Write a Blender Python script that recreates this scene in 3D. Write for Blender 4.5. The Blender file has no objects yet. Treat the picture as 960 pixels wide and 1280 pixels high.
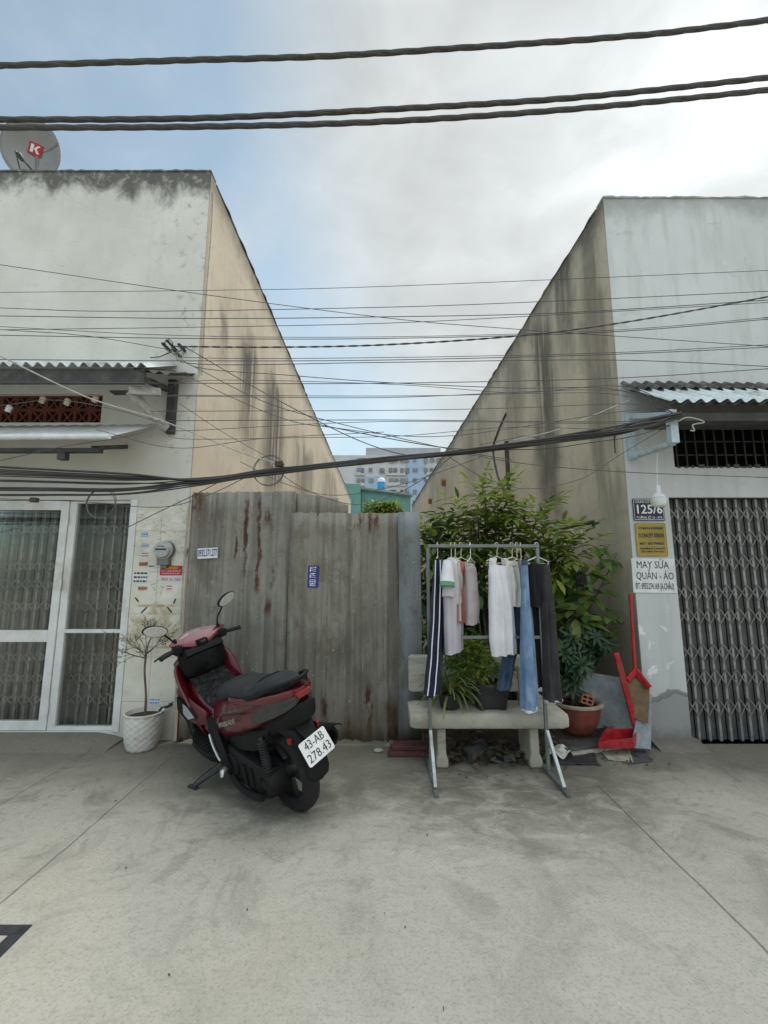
import bpy, bmesh, math, random
from mathutils import Vector, Matrix, Euler
R = math.radians
random.seed(7)
sc = bpy.context.scene
COL = sc.collection

# ------------------------------------------------------------------ camera, sky, sun, exposure
CAM_H, PITCH, F = 1.5, R(8.35), 545.0
cam_d = bpy.data.cameras.new('camera')
cam_d.sensor_fit = 'VERTICAL'; cam_d.sensor_height = 24.0; cam_d.lens = F / 1280 * 24.0
cam_d.clip_start = 0.05; cam_d.clip_end = 2000
cam = bpy.data.objects.new('camera', cam_d); COL.objects.link(cam)
cam.location = (0, 0, CAM_H); cam.rotation_euler = (R(90) + PITCH, 0, 0)
sc.camera = cam

SUN_EL, SUN_AZ = R(42), R(40)          # azimuth from +Y towards +X
world = bpy.data.worlds.new('World'); sc.world = world; world.use_nodes = True
wn, wl = world.node_tree.nodes, world.node_tree.links
wn.clear()
def wnode(t, **k):
    n = wn.new(t)
    for a, b in k.items(): setattr(n, a, b)
    return n
def wmath(op, a, b=None, clamp=False):
    n = wnode('ShaderNodeMath', operation=op, use_clamp=clamp)
    for i, v in enumerate((a, b)):
        if v is None: continue
        if isinstance(v, (int, float)): n.inputs[i].default_value = v
        else: wl.new(v, n.inputs[i])
    return n.outputs[0]
sky = wnode('ShaderNodeTexSky', sky_type='NISHITA', sun_disc=False, sun_elevation=SUN_EL, sun_rotation=SUN_AZ, air_density=1.0, dust_density=1.0)
tc = wnode('ShaderNodeTexCoord')
sep = wnode('ShaderNodeSeparateXYZ'); wl.new(tc.outputs['Generated'], sep.inputs[0])
X_, Y_, Z_ = sep.outputs
mp = wnode('ShaderNodeMapping'); mp.inputs['Scale'].default_value = (1.0, 1.0, 1.9); mp.inputs['Location'].default_value = (3.1, .4, 1.2)
wl.new(tc.outputs['Generated'], mp.inputs[0])
nz = wnode('ShaderNodeTexNoise'); nz.inputs['Scale'].default_value = 2.2; nz.inputs['Detail'].default_value = 5; nz.inputs['Roughness'].default_value = .5; nz.inputs['Distortion'].default_value = .25
wl.new(mp.outputs[0], nz.inputs['Vector'])
nz2 = wnode('ShaderNodeTexNoise'); nz2.inputs['Scale'].default_value = 5.5; nz2.inputs['Detail'].default_value = 6; nz2.inputs['Roughness'].default_value = .55; nz2.inputs['Distortion'].default_value = .4
wl.new(mp.outputs[0], nz2.inputs['Vector'])
# thicker cloud to the right of the street and low down, thin veil elsewhere
a = wmath('MULTIPLY', wmath('SUBTRACT', nz.outputs[0], .5), 2.0)
a = wmath('ADD', a, wmath('MULTIPLY', X_, .75))
a = wmath('ADD', a, wmath('MULTIPLY', wmath('SUBTRACT', .52, Z_), 1.0))
a = wmath('ADD', a, wmath('MULTIPLY', wmath('SUBTRACT', nz2.outputs[0], .5), .55))
mask = wmath('ADD', wmath('MULTIPLY', a, 1.0), .42, True)
mask = wmath('ADD', wmath('MULTIPLY', mask, .66), .34, True)
sd = Vector((math.sin(SUN_AZ) * math.cos(SUN_EL), math.cos(SUN_AZ) * math.cos(SUN_EL), math.sin(SUN_EL)))
dt = wnode('ShaderNodeVectorMath', operation='DOT_PRODUCT'); wl.new(tc.outputs['Generated'], dt.inputs[0]); dt.inputs[1].default_value = sd
sn = wnode('ShaderNodeMapRange', interpolation_type='SMOOTHSTEP'); wl.new(dt.outputs['Value'], sn.inputs[0]); sn.inputs[1].default_value = .62; sn.inputs[2].default_value = .90      # cloud bank in front of the sun
mask = wmath('MAXIMUM', mask, sn.outputs[0])
glow = wmath('POWER', wmath('MAXIMUM', dt.outputs['Value'], 0.0), 22.0)
sm = wnode('ShaderNodeMapRange', interpolation_type='SMOOTHSTEP'); wl.new(Z_, sm.inputs[0]); sm.inputs[1].default_value = .84; sm.inputs[2].default_value = .97      # extra brightness added overhead, out of view, to light the ground
over = sm.outputs[0]
sb = wnode('ShaderNodeMapRange', interpolation_type='SMOOTHSTEP'); wl.new(Z_, sb.inputs[0]); sb.inputs[1].default_value = .12; sb.inputs[2].default_value = .62; sb.inputs[3].default_value = -.35; sb.inputs[4].default_value = 2.45
back = wmath('MULTIPLY', wmath('MAXIMUM', wmath('MULTIPLY', Y_, -1.0), 0.0), sb.outputs[0])     # unseen sky behind the camera, brightened high up to light the fronts
cv = wmath('ADD', wmath('ADD', .545, wmath('ADD', wmath('MULTIPLY', glow, .10), wmath('MULTIPLY', wmath('POWER', wmath('MAXIMUM', dt.outputs['Value'], 0.0), 70.0), wmath('MULTIPLY', nz2.outputs[0], .46)))), wmath('ADD', wmath('MULTIPLY', back, .62), wmath('MULTIPLY', over, 3.5)))
cv = wmath('ADD', cv, wmath('MULTIPLY', wmath('SUBTRACT', nz2.outputs[0], .5), .34))
cmb = wnode('ShaderNodeCombineXYZ')
wl.new(wmath('MULTIPLY', cv, .955), cmb.inputs[0]); wl.new(wmath('MULTIPLY', cv, 1.0), cmb.inputs[1]); wl.new(wmath('MULTIPLY', cv, 1.0), cmb.inputs[2])
tint = wnode('ShaderNodeMix', data_type='RGBA', blend_type='MULTIPLY'); tint.inputs[0].default_value = 1.0; wl.new(sky.outputs[0], tint.inputs[6]); tint.inputs[7].default_value = (.92, 1.12, 1.0, 1)
b1 = wnode('ShaderNodeBackground'); wl.new(tint.outputs[2], b1.inputs[0]); b1.inputs[1].default_value = .15
b2 = wnode('ShaderNodeBackground'); wl.new(cmb.outputs[0], b2.inputs[0]); b2.inputs[1].default_value = 1.0
mx = wnode('ShaderNodeMixShader'); wl.new(mask, mx.inputs[0]); wl.new(b1.outputs[0], mx.inputs[1]); wl.new(b2.outputs[0], mx.inputs[2])
wo = wnode('ShaderNodeOutputWorld'); wl.new(mx.outputs[0], wo.inputs[0])

sun_d = bpy.data.lights.new('sun', 'SUN'); sun_d.energy = 1.5; sun_d.angle = R(24); sun_d.color = (1, .95, .87)
sun = bpy.data.objects.new('sun', sun_d); COL.objects.link(sun)
sun.rotation_euler = (-sd).to_track_quat('-Z', 'Y').to_euler(); sun.location = sd * 50

sc.view_settings.view_transform = 'Standard'; sc.view_settings.look = 'None'
sc.view_settings.exposure = 0.38; sc.view_settings.gamma = 1.0; sc.view_settings.use_curve_mapping = False
sc.render.engine = 'CYCLES'
sc.cycles.use_denoising = True; sc.cycles.max_bounces = 6; sc.cycles.diffuse_bounces = 4; sc.cycles.transparent_max_bounces = 12
sc.cycles.sample_clamp_indirect = 8

# ------------------------------------------------------------------ mesh helpers
def at(px, py, Y):
    """point at depth Y in front of the camera seen at pixel (960x1280 photo)"""
    u, v = (px - 480) / F, -(py - 640) / F
    dy = math.cos(PITCH) - math.sin(PITCH) * v; dz = math.sin(PITCH) + math.cos(PITCH) * v
    k = Y / dy
    return Vector((u * k, Y, CAM_H + dz * k))
def gnd(px, py, z=0.0):
    u, v = (px - 480) / F, -(py - 640) / F
    dy = math.cos(PITCH) - math.sin(PITCH) * v; dz = math.sin(PITCH) + math.cos(PITCH) * v
    k = (z - CAM_H) / dz
    return Vector((u * k, dy * k, z))
ROOT = {}
def root_loc(o):
    while o.parent: o = o.parent
    return ROOT.get(o.name, Vector((0, 0, 0)))
def tag(o, label=None, cat=None, group=None, kind=None):
    if label: o['label'] = label
    if cat: o['category'] = cat
    if group: o['group'] = group
    if kind: o['kind'] = kind
    return o
def empty(name, loc, label=None, cat=None, group=None, local=False):
    o = bpy.data.objects.new(name, None); COL.objects.link(o); o.empty_display_size = .1
    o.location = loc
    ROOT[o.name] = Vector((0, 0, 0)) if local else Vector(loc)
    return tag(o, label, cat, group)

class MB:
    def __init__(s): s.v = []; s.f = []; s.mi = []; s.m = 0
    def add(s, vs, fs):
        n = len(s.v); s.v += [Vector(v) for v in vs]
        for f in fs: s.f.append([i + n for i in f]); s.mi.append(s.m)
        return s
    def box(s, x0, x1, y0, y1, z0, z1, mat=None):
        vs = [(x, y, z) for x in (x0, x1) for y in (y0, y1) for z in (z0, z1)]
        if mat is not None: vs = [mat @ Vector(v) for v in vs]
        return s.add(vs, [(0, 1, 3, 2), (4, 6, 7, 5), (0, 4, 5, 1), (2, 3, 7, 6), (0, 2, 6, 4), (1, 5, 7, 3)])
    def bar(s, a, b, w, h, up=(0, 0, 1)):
        a, b = Vector(a), Vector(b); d = (b - a).normalized(); up = Vector(up)
        if abs(d.dot(up)) > .98: up = Vector((0, 1, 0))
        sx = d.cross(up).normalized(); uy = sx.cross(d)
        vs = [p + sx * (w / 2 * i) + uy * (h / 2 * j) for p in (a, b) for i, j in ((-1, -1), (1, -1), (1, 1), (-1, 1))]
        return s.add(vs, [(3, 2, 1, 0), (4, 5, 6, 7), (0, 1, 5, 4), (1, 2, 6, 5), (2, 3, 7, 6), (3, 0, 4, 7)])
    def tube(s, pts, r, seg=8, caps=True, closed=False):
        pts = [Vector(p) for p in pts]; n = len(pts)
        rs = r if isinstance(r, (list, tuple)) else [r] * n
        up = None; rings = []
        for i, p in enumerate(pts):
            if closed: t = pts[(i + 1) % n] - pts[i - 1]
            else: t = pts[min(i + 1, n - 1)] - pts[max(i - 1, 0)]
            t = t.normalized() if t.length > 1e-9 else Vector((0, 0, 1))
            if up is None:
                up = Vector((0, 0, 1)) if abs(t.z) < .9 else Vector((0, 1, 0))
            up = (up - t * up.dot(t)); up = up.normalized() if up.length > 1e-6 else t.orthogonal().normalized()
            sx = t.cross(up)
            rings.append([p + (up * math.cos(2 * math.pi * k / seg) + sx * math.sin(2 * math.pi * k / seg)) * rs[i] for k in range(seg)])
        return s.loft(rings, caps and not closed, closed)
    def loft(s, rings, caps=True, closed=False, ring_closed=True):
        m = len(rings[0]); n = len(rings); vs = [v for r in rings for v in r]; fs = []
        for i in range(n if closed else n - 1):
            j = (i + 1) % n
            for k in range(m if ring_closed else m - 1):
                k2 = (k + 1) % m
                fs.append((i * m + k, i * m + k2, j * m + k2, j * m + k))
        if caps and ring_closed: fs.append(tuple(range(m - 1, -1, -1))); fs.append(tuple((n - 1) * m + k for k in range(m)))
        return s.add(vs, fs)
    def lathe(s, prof, seg=24, mat=Matrix(), caps=True):
        rings = [[mat @ Vector((r * math.cos(2 * math.pi * k / seg), r * math.sin(2 * math.pi * k / seg), z)) for k in range(seg)] for r, z in prof]
        return s.loft(rings, caps)
    def grid(s, fn, nu, nv):
        vs = [fn(i / nu, j / nv) for i in range(nu + 1) for j in range(nv + 1)]
        fs = [(i * (nv + 1) + j, (i + 1) * (nv + 1) + j, (i + 1) * (nv + 1) + j + 1, i * (nv + 1) + j + 1) for i in range(nu) for j in range(nv)]
        return s.add(vs, fs)
    def prism(s, poly, mat, t):
        """poly in local xy, extruded along local z from 0 to t"""
        n = len(poly)
        vs = [mat @ Vector((x, y, z)) for z in (0, t) for x, y in poly]
        fs = [tuple(range(n - 1, -1, -1)), tuple(range(n, 2 * n))] + [(i, (i + 1) % n, n + (i + 1) % n, n + i) for i in range(n)]
        return s.add(vs, fs)
    def leaf(s, p, d, up, L, W, curl=.3, fold=.25):
        d = d.normalized(); sx = d.cross(up)
        sx = sx.normalized() if sx.length > 1e-5 else d.orthogonal().normalized()
        n = sx.cross(d)
        a = p + d * L * .3 - n * (curl * L * .06); b = p + d * L * .68 - n * (curl * L * .26); c = p + d * L * .98 - n * (curl * L * .6)
        w = W / 2; h = n * (fold * w)
        return s.add([p, a + sx * w * .85 + h, b + sx * w * .8 + h, c, b - sx * w * .8 + h, a - sx * w * .85 + h, a, b],
                     [(0, 1, 6), (1, 2, 7, 6), (2, 3, 7), (0, 6, 5), (6, 7, 4, 5), (7, 3, 4)])
    def build(s, name, mats, parent=None, smooth=None, bevel=None, bseg=2, subsurf=0, solid=None):
        me = bpy.data.meshes.new(name)
        if parent is not None: off = root_loc(parent)
        else:
            xs = [v.x for v in s.v]; ys = [v.y for v in s.v]; off = Vector(((min(xs) + max(xs)) / 2, (min(ys) + max(ys)) / 2, min(v.z for v in s.v)))
        me.from_pydata([v - off for v in s.v], [], s.f)
        mats = mats if isinstance(mats, (list, tuple)) else [mats]
        for m in mats: me.materials.append(m)
        if len(mats) > 1: me.polygons.foreach_set('material_index', s.mi)
        bm = bmesh.new(); bm.from_mesh(me); bmesh.ops.recalc_face_normals(bm, faces=bm.faces); bm.to_mesh(me); bm.free()
        if smooth is not None:
            me.polygons.foreach_set('use_smooth', [True] * len(me.polygons)); me.set_sharp_from_angle(angle=R(smooth))
        me.update()
        o = bpy.data.objects.new(name, me); COL.objects.link(o)
        if parent is not None: o.parent = parent
        else: o.location = off; ROOT[o.name] = off
        if solid: m = o.modifiers.new('solid', 'SOLIDIFY'); m.thickness = solid; m.offset = 0
        if bevel: m = o.modifiers.new('bevel', 'BEVEL'); m.width = bevel; m.segments = bseg; m.limit_method = 'ANGLE'; m.angle_limit = R(40)
        if subsurf: m = o.modifiers.new('sub', 'SUBSURF'); m.levels = subsurf; m.render_levels = subsurf
        return o

def text(name, body, size, mat, parent, M4, width=None, bold=0.0, align='CENTER', xs=1.0, shear=0.0):
    """lettering as a thin mesh; M4 places the text plane (x right, y up, z out)"""
    cu = bpy.data.curves.new(name, 'FONT'); cu.body = body; cu.size = size; cu.align_x = align; cu.align_y = 'CENTER'
    cu.extrude = .0012; cu.offset = bold; cu.resolution_u = 2; cu.shear = shear
    tmp = bpy.data.objects.new('tmp', cu); COL.objects.link(tmp)
    dg = bpy.context.evaluated_depsgraph_get(); dg.update()
    me = bpy.data.meshes.new_from_object(tmp.evaluated_get(dg)); me.name = name
    bpy.data.objects.remove(tmp); bpy.data.curves.remove(cu)
    if width and len(me.vertices):
        w = max(v.co.x for v in me.vertices) - min(v.co.x for v in me.vertices); xs = width / w
    off = root_loc(parent) if parent is not None else Vector((0, 0, 0))
    for v in me.vertices:
        c = Vector((v.co.x * xs, v.co.y, v.co.z)); v.co = M4 @ c - off
    me.materials.clear(); me.materials.append(mat)
    o = bpy.data.objects.new(name, me); COL.objects.link(o); o.parent = parent
    return o
def facing(p, rx=90, rz=0, ry=0):      # plane whose z looks at the street (-Y)
    return Matrix.Translation(p) @ Euler((R(rx), R(ry), R(rz))).to_matrix().to_4x4()

def catmull(pts, n=8):
    pts = [Vector(p) for p in pts]; P = [pts[0] * 2 - pts[1]] + pts + [pts[-1] * 2 - pts[-2]]; out = []
    for i in range(1, len(P) - 2):
        a, b, c, d = P[i - 1:i + 3]
        for k in range(n):
            t = k / n
            out.append(.5 * ((2 * b) + (c - a) * t + (2 * a - 5 * b + 4 * c - d) * t * t + (3 * b - a - 3 * c + d) * t ** 3))
    return out + [pts[-1]]
def lerp(a, b, t): return a + (b - a) * t
def table(tab, x):
    """piecewise-linear lookup of rows (x, a, b, ...)"""
    up = tab[0][0] < tab[-1][0]
    T = tab if up else tab[::-1]
    if x <= T[0][0]: return T[0][1:]
    for r0, r1 in zip(T, T[1:]):
        if x <= r1[0]:
            t = (x - r0[0]) / (r1[0] - r0[0]); t = t * t * (3 - 2 * t) * .5 + t * .5
            return [lerp(p, q, t) for p, q in zip(r0[1:], r1[1:])]
    return T[-1][1:]

# ------------------------------------------------------------------ materials
class NT:
    def __init__(s, name):
        s.mat = bpy.data.materials.new(name); s.mat.use_nodes = True
        s.n, s.l = s.mat.node_tree.nodes, s.mat.node_tree.links
        s.b = s.n['Principled BSDF']; s.out = s.n['Material Output']
        s.pos = s.n.new('ShaderNodeNewGeometry').outputs['Position']
    def put(s, inp, v):
        if isinstance(v, (int, float)): inp.default_value = v
        elif isinstance(v, (tuple, list)):
            inp.default_value = tuple(v) + (1,) if len(v) == 3 and len(inp.default_value) == 4 else tuple(v)
        else: s.l.new(v, inp)
    def vec(s, scale=(1, 1, 1), loc=(0, 0, 0), rot=(0, 0, 0), src=None):
        m = s.n.new('ShaderNodeMapping'); s.l.new(src or s.pos, m.inputs[0])
        m.inputs['Scale'].default_value = scale; m.inputs['Location'].default_value = loc; m.inputs['Rotation'].default_value = rot
        return m.outputs[0]
    def noise(s, scale=1, detail=4, rough=.55, vec=None, dist=0):
        t = s.n.new('ShaderNodeTexNoise'); s.l.new(vec or s.pos, t.inputs['Vector'])
        t.inputs['Scale'].default_value = scale; t.inputs['Detail'].default_value = detail; t.inputs['Roughness'].default_value = rough; t.inputs['Distortion'].default_value = dist
        return t.outputs[0]
    def voro(s, scale=1, vec=None, feature='F1', out='Distance', rnd=1.0):
        t = s.n.new('ShaderNodeTexVoronoi'); t.feature = feature; s.l.new(vec or s.pos, t.inputs['Vector']); t.inputs['Scale'].default_value = scale; t.inputs['Randomness'].default_value = rnd
        return t.outputs[out]
    def math(s, op, a, b=None, clamp=False):
        m = s.n.new('ShaderNodeMath'); m.operation = op; m.use_clamp = clamp
        s.put(m.inputs[0], a)
        if b is not None: s.put(m.inputs[1], b)
        return m.outputs[0]
    def mul(s, a, b, clamp=False): return s.math('MULTIPLY', a, b, clamp)
    def step(s, v, lo, hi, a=0.0, b=1.0):
        m = s.n.new('ShaderNodeMapRange'); m.interpolation_type = 'SMOOTHSTEP'; s.put(m.inputs[0], v)
        if lo > hi: lo, hi, a, b = hi, lo, b, a
        for i, q in zip((1, 2, 3, 4), (lo, hi, a, b)): m.inputs[i].default_value = q
        return m.outputs[0]
    def mix(s, f, a, b):
        m = s.n.new('ShaderNodeMix'); m.data_type = 'RGBA'; s.put(m.inputs[0], f); s.put(m.inputs[6], a); s.put(m.inputs[7], b)
        return m.outputs[2]
    def sep(s, v=None):
        m = s.n.new('ShaderNodeSeparateXYZ'); s.l.new(v or s.pos, m.inputs[0]); return m.outputs
    def island(s): return s.n.new('ShaderNodeNewGeometry').outputs['Random Per Island']
    def bump(s, h, strength=.3, dist=.01):
        m = s.n.new('ShaderNodeBump'); s.put(m.inputs['Height'], h); m.inputs['Strength'].default_value = strength; m.inputs['Distance'].default_value = dist
        s.l.new(m.outputs[0], s.b.inputs['Normal']); return m
    def set(s, color=None, rough=None, metal=None, spec=None, coat=None, trans=None):
        if color is not None: s.put(s.b.inputs['Base Color'], color)
        if rough is not None: s.put(s.b.inputs['Roughness'], rough)
        if metal is not None: s.put(s.b.inputs['Metallic'], metal)
        if spec is not None: s.put(s.b.inputs['Specular IOR Level'], spec)
        if coat is not None: s.put(s.b.inputs['Coat Weight'], coat); s.b.inputs['Coat Roughness'].default_value = .06
        return s.mat

def simple(name, col, rough=.6, metal=0.0, var=.25, scale=9.0, bump=0.0, coat=None, dirt=None, spec=None):
    """plain paint / plastic / metal with uneven wear"""
    t = NT(name)
    n = t.noise(scale, 5, .6); n2 = t.noise(scale * 7, 3, .6)
    d = tuple(c * (1 - var) for c in col); l = tuple(min(1, c * (1 + var * .6)) for c in col)
    c = t.mix(t.step(t.math('ADD', t.mul(n, .75), t.mul(n2, .25)), .33, .67), d, l)
    if dirt: c = t.mix(t.mul(t.step(t.noise(scale * .7, 6, .65, t.vec(loc=(5, 3, 1))), .5, .68), .75), c, dirt)
    t.set(c, t.step(n, .3, .7, max(.03, rough - .08), min(1, rough + .1)), metal, spec, coat)
    if bump: t.bump(n2, bump, .004)
    return t.mat

# concrete ground --------------------------------------------------
t = NT('street_concrete'); x, y, z = t.sep()
big = t.noise(.55, 4, .6); mid = t.noise(2.6, 6, .62, t.vec((1, 1.5, 1)), .4); fine = t.noise(26, 5, .65); grit = t.noise(120, 2, .6)
c = t.mix(t.step(big, .34, .66), (.445, .408, .328), (.515, .478, .395))
c = t.mix(t.mul(t.step(mid, .50, .72), .45), c, (.50, .475, .405))
c = t.mix(t.mul(t.step(t.noise(1.5, 7, .7, t.vec((1.3, 1, 1), (4, 9, 0)), .8), .48, .64), t.step(y, 1.2, 3.4, .12, .75)), c, (.21, .20, .165))
c = t.mix(t.mul(t.step(fine, .46, .78), .34), c, (.20, .185, .15))
c = t.mix(t.mul(t.step(t.noise(7, 7, .72, t.vec((1, 1.4, 1), (6, 1, 0)), .9), .52, .66), t.step(y, 1.2, 3.6, .10, .6)), c, (.19, .18, .145))
c = t.mix(t.mul(t.step(t.noise(60, 4, .75), .56, .68), .42), c, (.20, .19, .16))
c = t.mix(t.mul(t.step(grit, .52, .70), .55), c, (.56, .53, .47))
c = t.mix(t.mul(t.step(t.noise(75, 4, .7, t.vec(loc=(1, 5, 2))), .50, .66), .5), c, (.24, .22, .18))
c = t.mix(t.mul(t.step(t.noise(5.5, 7, .75, t.vec((1, 1.7, 1), (8, 3, 1)), 1.0), .60, .67), .40), c, (.54, .52, .46))
spots = t.step(t.voro(1.9, t.vec((1, 1, 1), (2.3, .7, 0))), .030, .012)
c = t.mix(t.mul(spots, .6), c, (.08, .075, .07))
spk = t.step(t.voro(3.1, t.vec((1, 1, 1), (7.3, 1.7, 0))), .022, .010)
c = t.mix(t.mul(spk, .7), c, (.62, .61, .57))
# darker damp band of moss and dirt along the house fronts and in front of the planted gap
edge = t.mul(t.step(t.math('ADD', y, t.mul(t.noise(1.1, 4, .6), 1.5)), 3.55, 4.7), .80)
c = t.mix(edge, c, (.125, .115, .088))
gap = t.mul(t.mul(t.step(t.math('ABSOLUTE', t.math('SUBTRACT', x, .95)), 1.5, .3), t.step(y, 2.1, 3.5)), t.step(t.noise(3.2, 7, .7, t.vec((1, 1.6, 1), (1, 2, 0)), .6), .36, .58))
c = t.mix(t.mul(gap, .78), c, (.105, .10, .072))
scr = t.step(t.noise(9, 7, .75, t.vec((1, 2.2, 1), (3, 1, 0)), 1.2), .60, .70)
oil_shade = t.mul(t.step(t.math('ADD', t.math('POWER', t.math('ADD', x, .75), 2.0), t.math('POWER', t.mul(t.math('SUBTRACT', y, 3.35), 1.3), 2.0)), .75, .05), t.step(t.noise(2.6, 6, .7, t.vec(loc=(3, 3, 3)), .5), .38, .6))
c = t.mix(t.mul(oil_shade, .78), c, (.12, .115, .09))  # ground stain under the scooter, deepened to stand in for its contact shadow
c = t.mix(t.mul(t.mul(scr, t.step(y, 1.9, 3.2)), .6), c, (.46, .45, .40))
# control joints cut in the slab, straight and parallel to the houses, slightly wavering
wob = t.mul(t.math('SUBTRACT', t.noise(3.0, 3, .5), .5), .035)
hj = None
for jx, y0, y1, w in ((-1.775, -20, 3.92, .0038), (-2.54, 2.9, 4.05, .0035), (1.545, -20, 3.42, .0052)):
    dd = t.math('ABSOLUTE', t.math('SUBTRACT', t.math('ADD', x, wob), jx))
    m = t.mul(t.mul(t.step(dd, w * 1.6, w * .4), t.step(y, y1 + .02, y1 - .03)), t.step(y, y0 - .03, y0 + .03))
    c = t.mix(t.mul(m, .62), c, (.10, .092, .08)); hj = m if hj is None else t.math('ADD', hj, m, True)
t.set(c, t.step(mid, .3, .7, .72, .92), 0, .35)
t.bump(t.math('SUBTRACT', t.math('ADD', t.mul(fine, .5), t.math('ADD', t.mul(mid, .8), t.mul(grit, .25))), t.mul(hj, 1.5)), .55, .012)
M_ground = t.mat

# plaster walls ----------------------------------------------------
t = NT('white_facade_plaster'); x, y, z = t.sep()
n = t.noise(1.3, 6, .6); nf = t.noise(14, 5, .65)
c = t.mix(t.step(n, .3, .7), (.63, .62, .57), (.765, .755, .70))
c = t.mix(t.mul(t.step(t.noise(2.2, 6, .65, t.vec((3.2, 1, .35), (2, 0, 1))), .5, .75), .28), c, (.48, .48, .43))
pat = t.step(t.noise(5.5, 6, .7, t.vec((1, 1, 2.6), (1, 4, 2)), .6), .62, .70)
c = t.mix(t.mul(pat, .35), c, (.44, .45, .42))
cor = t.mul(t.step(x, -2.7, -2.05), t.step(t.noise(9, 6, .7), .55, .68))
c = t.mix(t.mul(cor, .6), c, (.27, .27, .26))
topz = t.math('ADD', z, t.mul(t.math('SUBTRACT', t.noise(2.4, 7, .7, t.vec((1, 1, .5), (0, 3, 0)), .5), .5), 1.15))
g1 = t.step(topz, 5.66, 5.98)
c = t.mix(t.mul(g1, .9), c, (.075, .074, .066))
c = t.mix(t.mul(t.step(nf, .52, .66), t.mul(t.step(z, 5.2, 5.8), .5)), c, (.52, .50, .44))
c = t.mix(t.mul(t.step(t.noise(4.3, 6, .7, t.vec((.8, 1, 3.5), (3, 3, 8)), 1.5), .63, .69), t.mul(t.step(z, 4.2, 4.9), .5)), c, (.30, .27, .22))
c = t.mix(t.mul(t.step(z, 3.1, 2.5), .30), c, (.50, .49, .43))
t.set(c, .85, 0, .25); t.bump(t.math('ADD', n, t.mul(nf, .4)), .35, .012)
M_lwall = t.mat

def stained(name, c0, c1, streak_col, bands, zt, low=None, fine=.35, sstr=.8, extra=None):
    """side wall: vertical rain streaks in given bands of depth"""
    t = NT(name); x, y, z = t.sep()
    n = t.noise(1.1, 6, .62); nf = t.noise(11, 6, .68); mott = t.noise(4, 6, .7, None, .6)
    c = t.mix(t.step(n, .3, .7), c0, c1)
    c = t.mix(t.mul(t.step(mott, .5, .72), fine), c, tuple(v * .62 for v in c0))
    c = t.mix(t.mul(t.step(nf, .55, .72), fine * .6), c, tuple(min(1, v * 1.25) for v in c1))
    fst = t.noise(1, 6, .62, t.vec((0, 2.7, .30), (0, .4, 0)), .35); sst = t.noise(1, 6, .7, t.vec((0, 7.5, .7), (0, 2.4, 3)), .5)
    s = t.mul(t.math('ADD', t.mul(t.step(fst, .33, .54), .85), t.mul(t.step(sst, .40, .66), .45)), 1.0, True)
    bm = None
    wob = t.mul(t.math('SUBTRACT', t.noise(1.6, 3, .6), .5), .5)
    for y0, y1, z0, z1, k in bands:
        yy = t.math('ADD', y, wob); w = (y1 - y0) * .35
        m = t.mul(t.mul(t.step(yy, y0 - w * .3, y0 + w), t.step(yy, y1 + w * .3, y1 - w)), t.mul(t.step(t.math('ADD', z, t.mul(wob, 2.2)), z0, z0 + 1.3), t.step(t.math('ADD', z, t.mul(wob, 2.0)), z1 + .2, z1 - .35)))
        m = t.mul(m, k); bm = m if bm is None else t.math('MAXIMUM', bm, m)
    c = t.mix(t.mul(t.mul(s, bm), sstr, True), c, streak_col)
    c = t.mix(t.mul(t.mul(t.step(sst, .5, .75), .22), 1.0), c, tuple(v * .5 for v in c0))
    # mould under the coping
    c = t.mix(t.mul(t.step(t.math('ADD', z, t.mul(t.math('SUBTRACT', t.noise(3, 5, .7), .5), .7)), zt - .45, zt + .05), .7), c, streak_col)
    if low:
        h, col = low
        c = t.mix(t.mul(t.step(t.math('ADD', z, t.mul(t.math('SUBTRACT', mott, .5), 1.6)), h + .5, h - .5), .75), c, col)
    # thin vertical board marks of the shuttered render
    t.set(c, .88, 0, .2); t.bump(t.math('ADD', n, t.mul(nf, .5)), .4, .015)
    return t.mat
M_lside = stained('tan_side_plaster', (.50, .44, .345), (.61, .545, .435), (.10, .092, .078),
                  ((4.75, 5.15, 3.5, 4.9, 1.1), (5.4, 6.5, 2.9, 4.9, 1.6), (6.6, 8.3, 2.3, 5.0, 1.5), (8.9, 12.0, 1.8, 4.7, 1.1), (13, 18, 1.8, 5.4, .9)), 6.0, fine=.4, sstr=.62)
M_rside = stained('grey_brown_side_plaster', (.55, .475, .365), (.66, .585, .46), (.055, .052, .046),
                  ((4.2, 4.9, 1.5, 6.2, 1.1), (4.9, 5.5, 3.6, 6.0, 1.4), (5.5, 6.5, 1.8, 5.3, 1.6), (6.6, 7.9, 3.2, 5.4, 1.0), (8.5, 11.5, 3.2, 5.3, .8), (12, 18, 3.4, 5.6, .6)), 5.57, low=(1.4, (.25, .225, .17)), fine=.5, sstr=.50)

t = NT('pale_green_facade_paint'); x, y, z = t.sep()
n = t.noise(.9, 5, .6); nf = t.noise(12, 5, .65)
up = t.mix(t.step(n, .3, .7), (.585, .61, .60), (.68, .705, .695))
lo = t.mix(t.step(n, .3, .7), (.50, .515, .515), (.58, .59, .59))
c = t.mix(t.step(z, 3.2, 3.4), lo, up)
c = t.mix(t.mul(t.step(t.math('ADD', z, t.mul(t.math('SUBTRACT', t.noise(2.2, 7, .7, t.vec((1, 1, .6), (1, 1, 1))), .5), .9)), 5.25, 5.6), .55), c, (.17, .175, .165))
c = t.mix(t.mul(t.step(t.noise(2.4, 6, .65, t.vec((3, 1, .3), (1, 0, 1)), .3), .46, .70), .36), c, (.36, .38, .355))
c = t.mix(t.mul(t.step(t.noise(3.3, 7, .72, t.vec((1, 1, 1.3), (4, 0, 3)), .9), .58, .66), .32), c, (.40, .41, .38))
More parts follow.
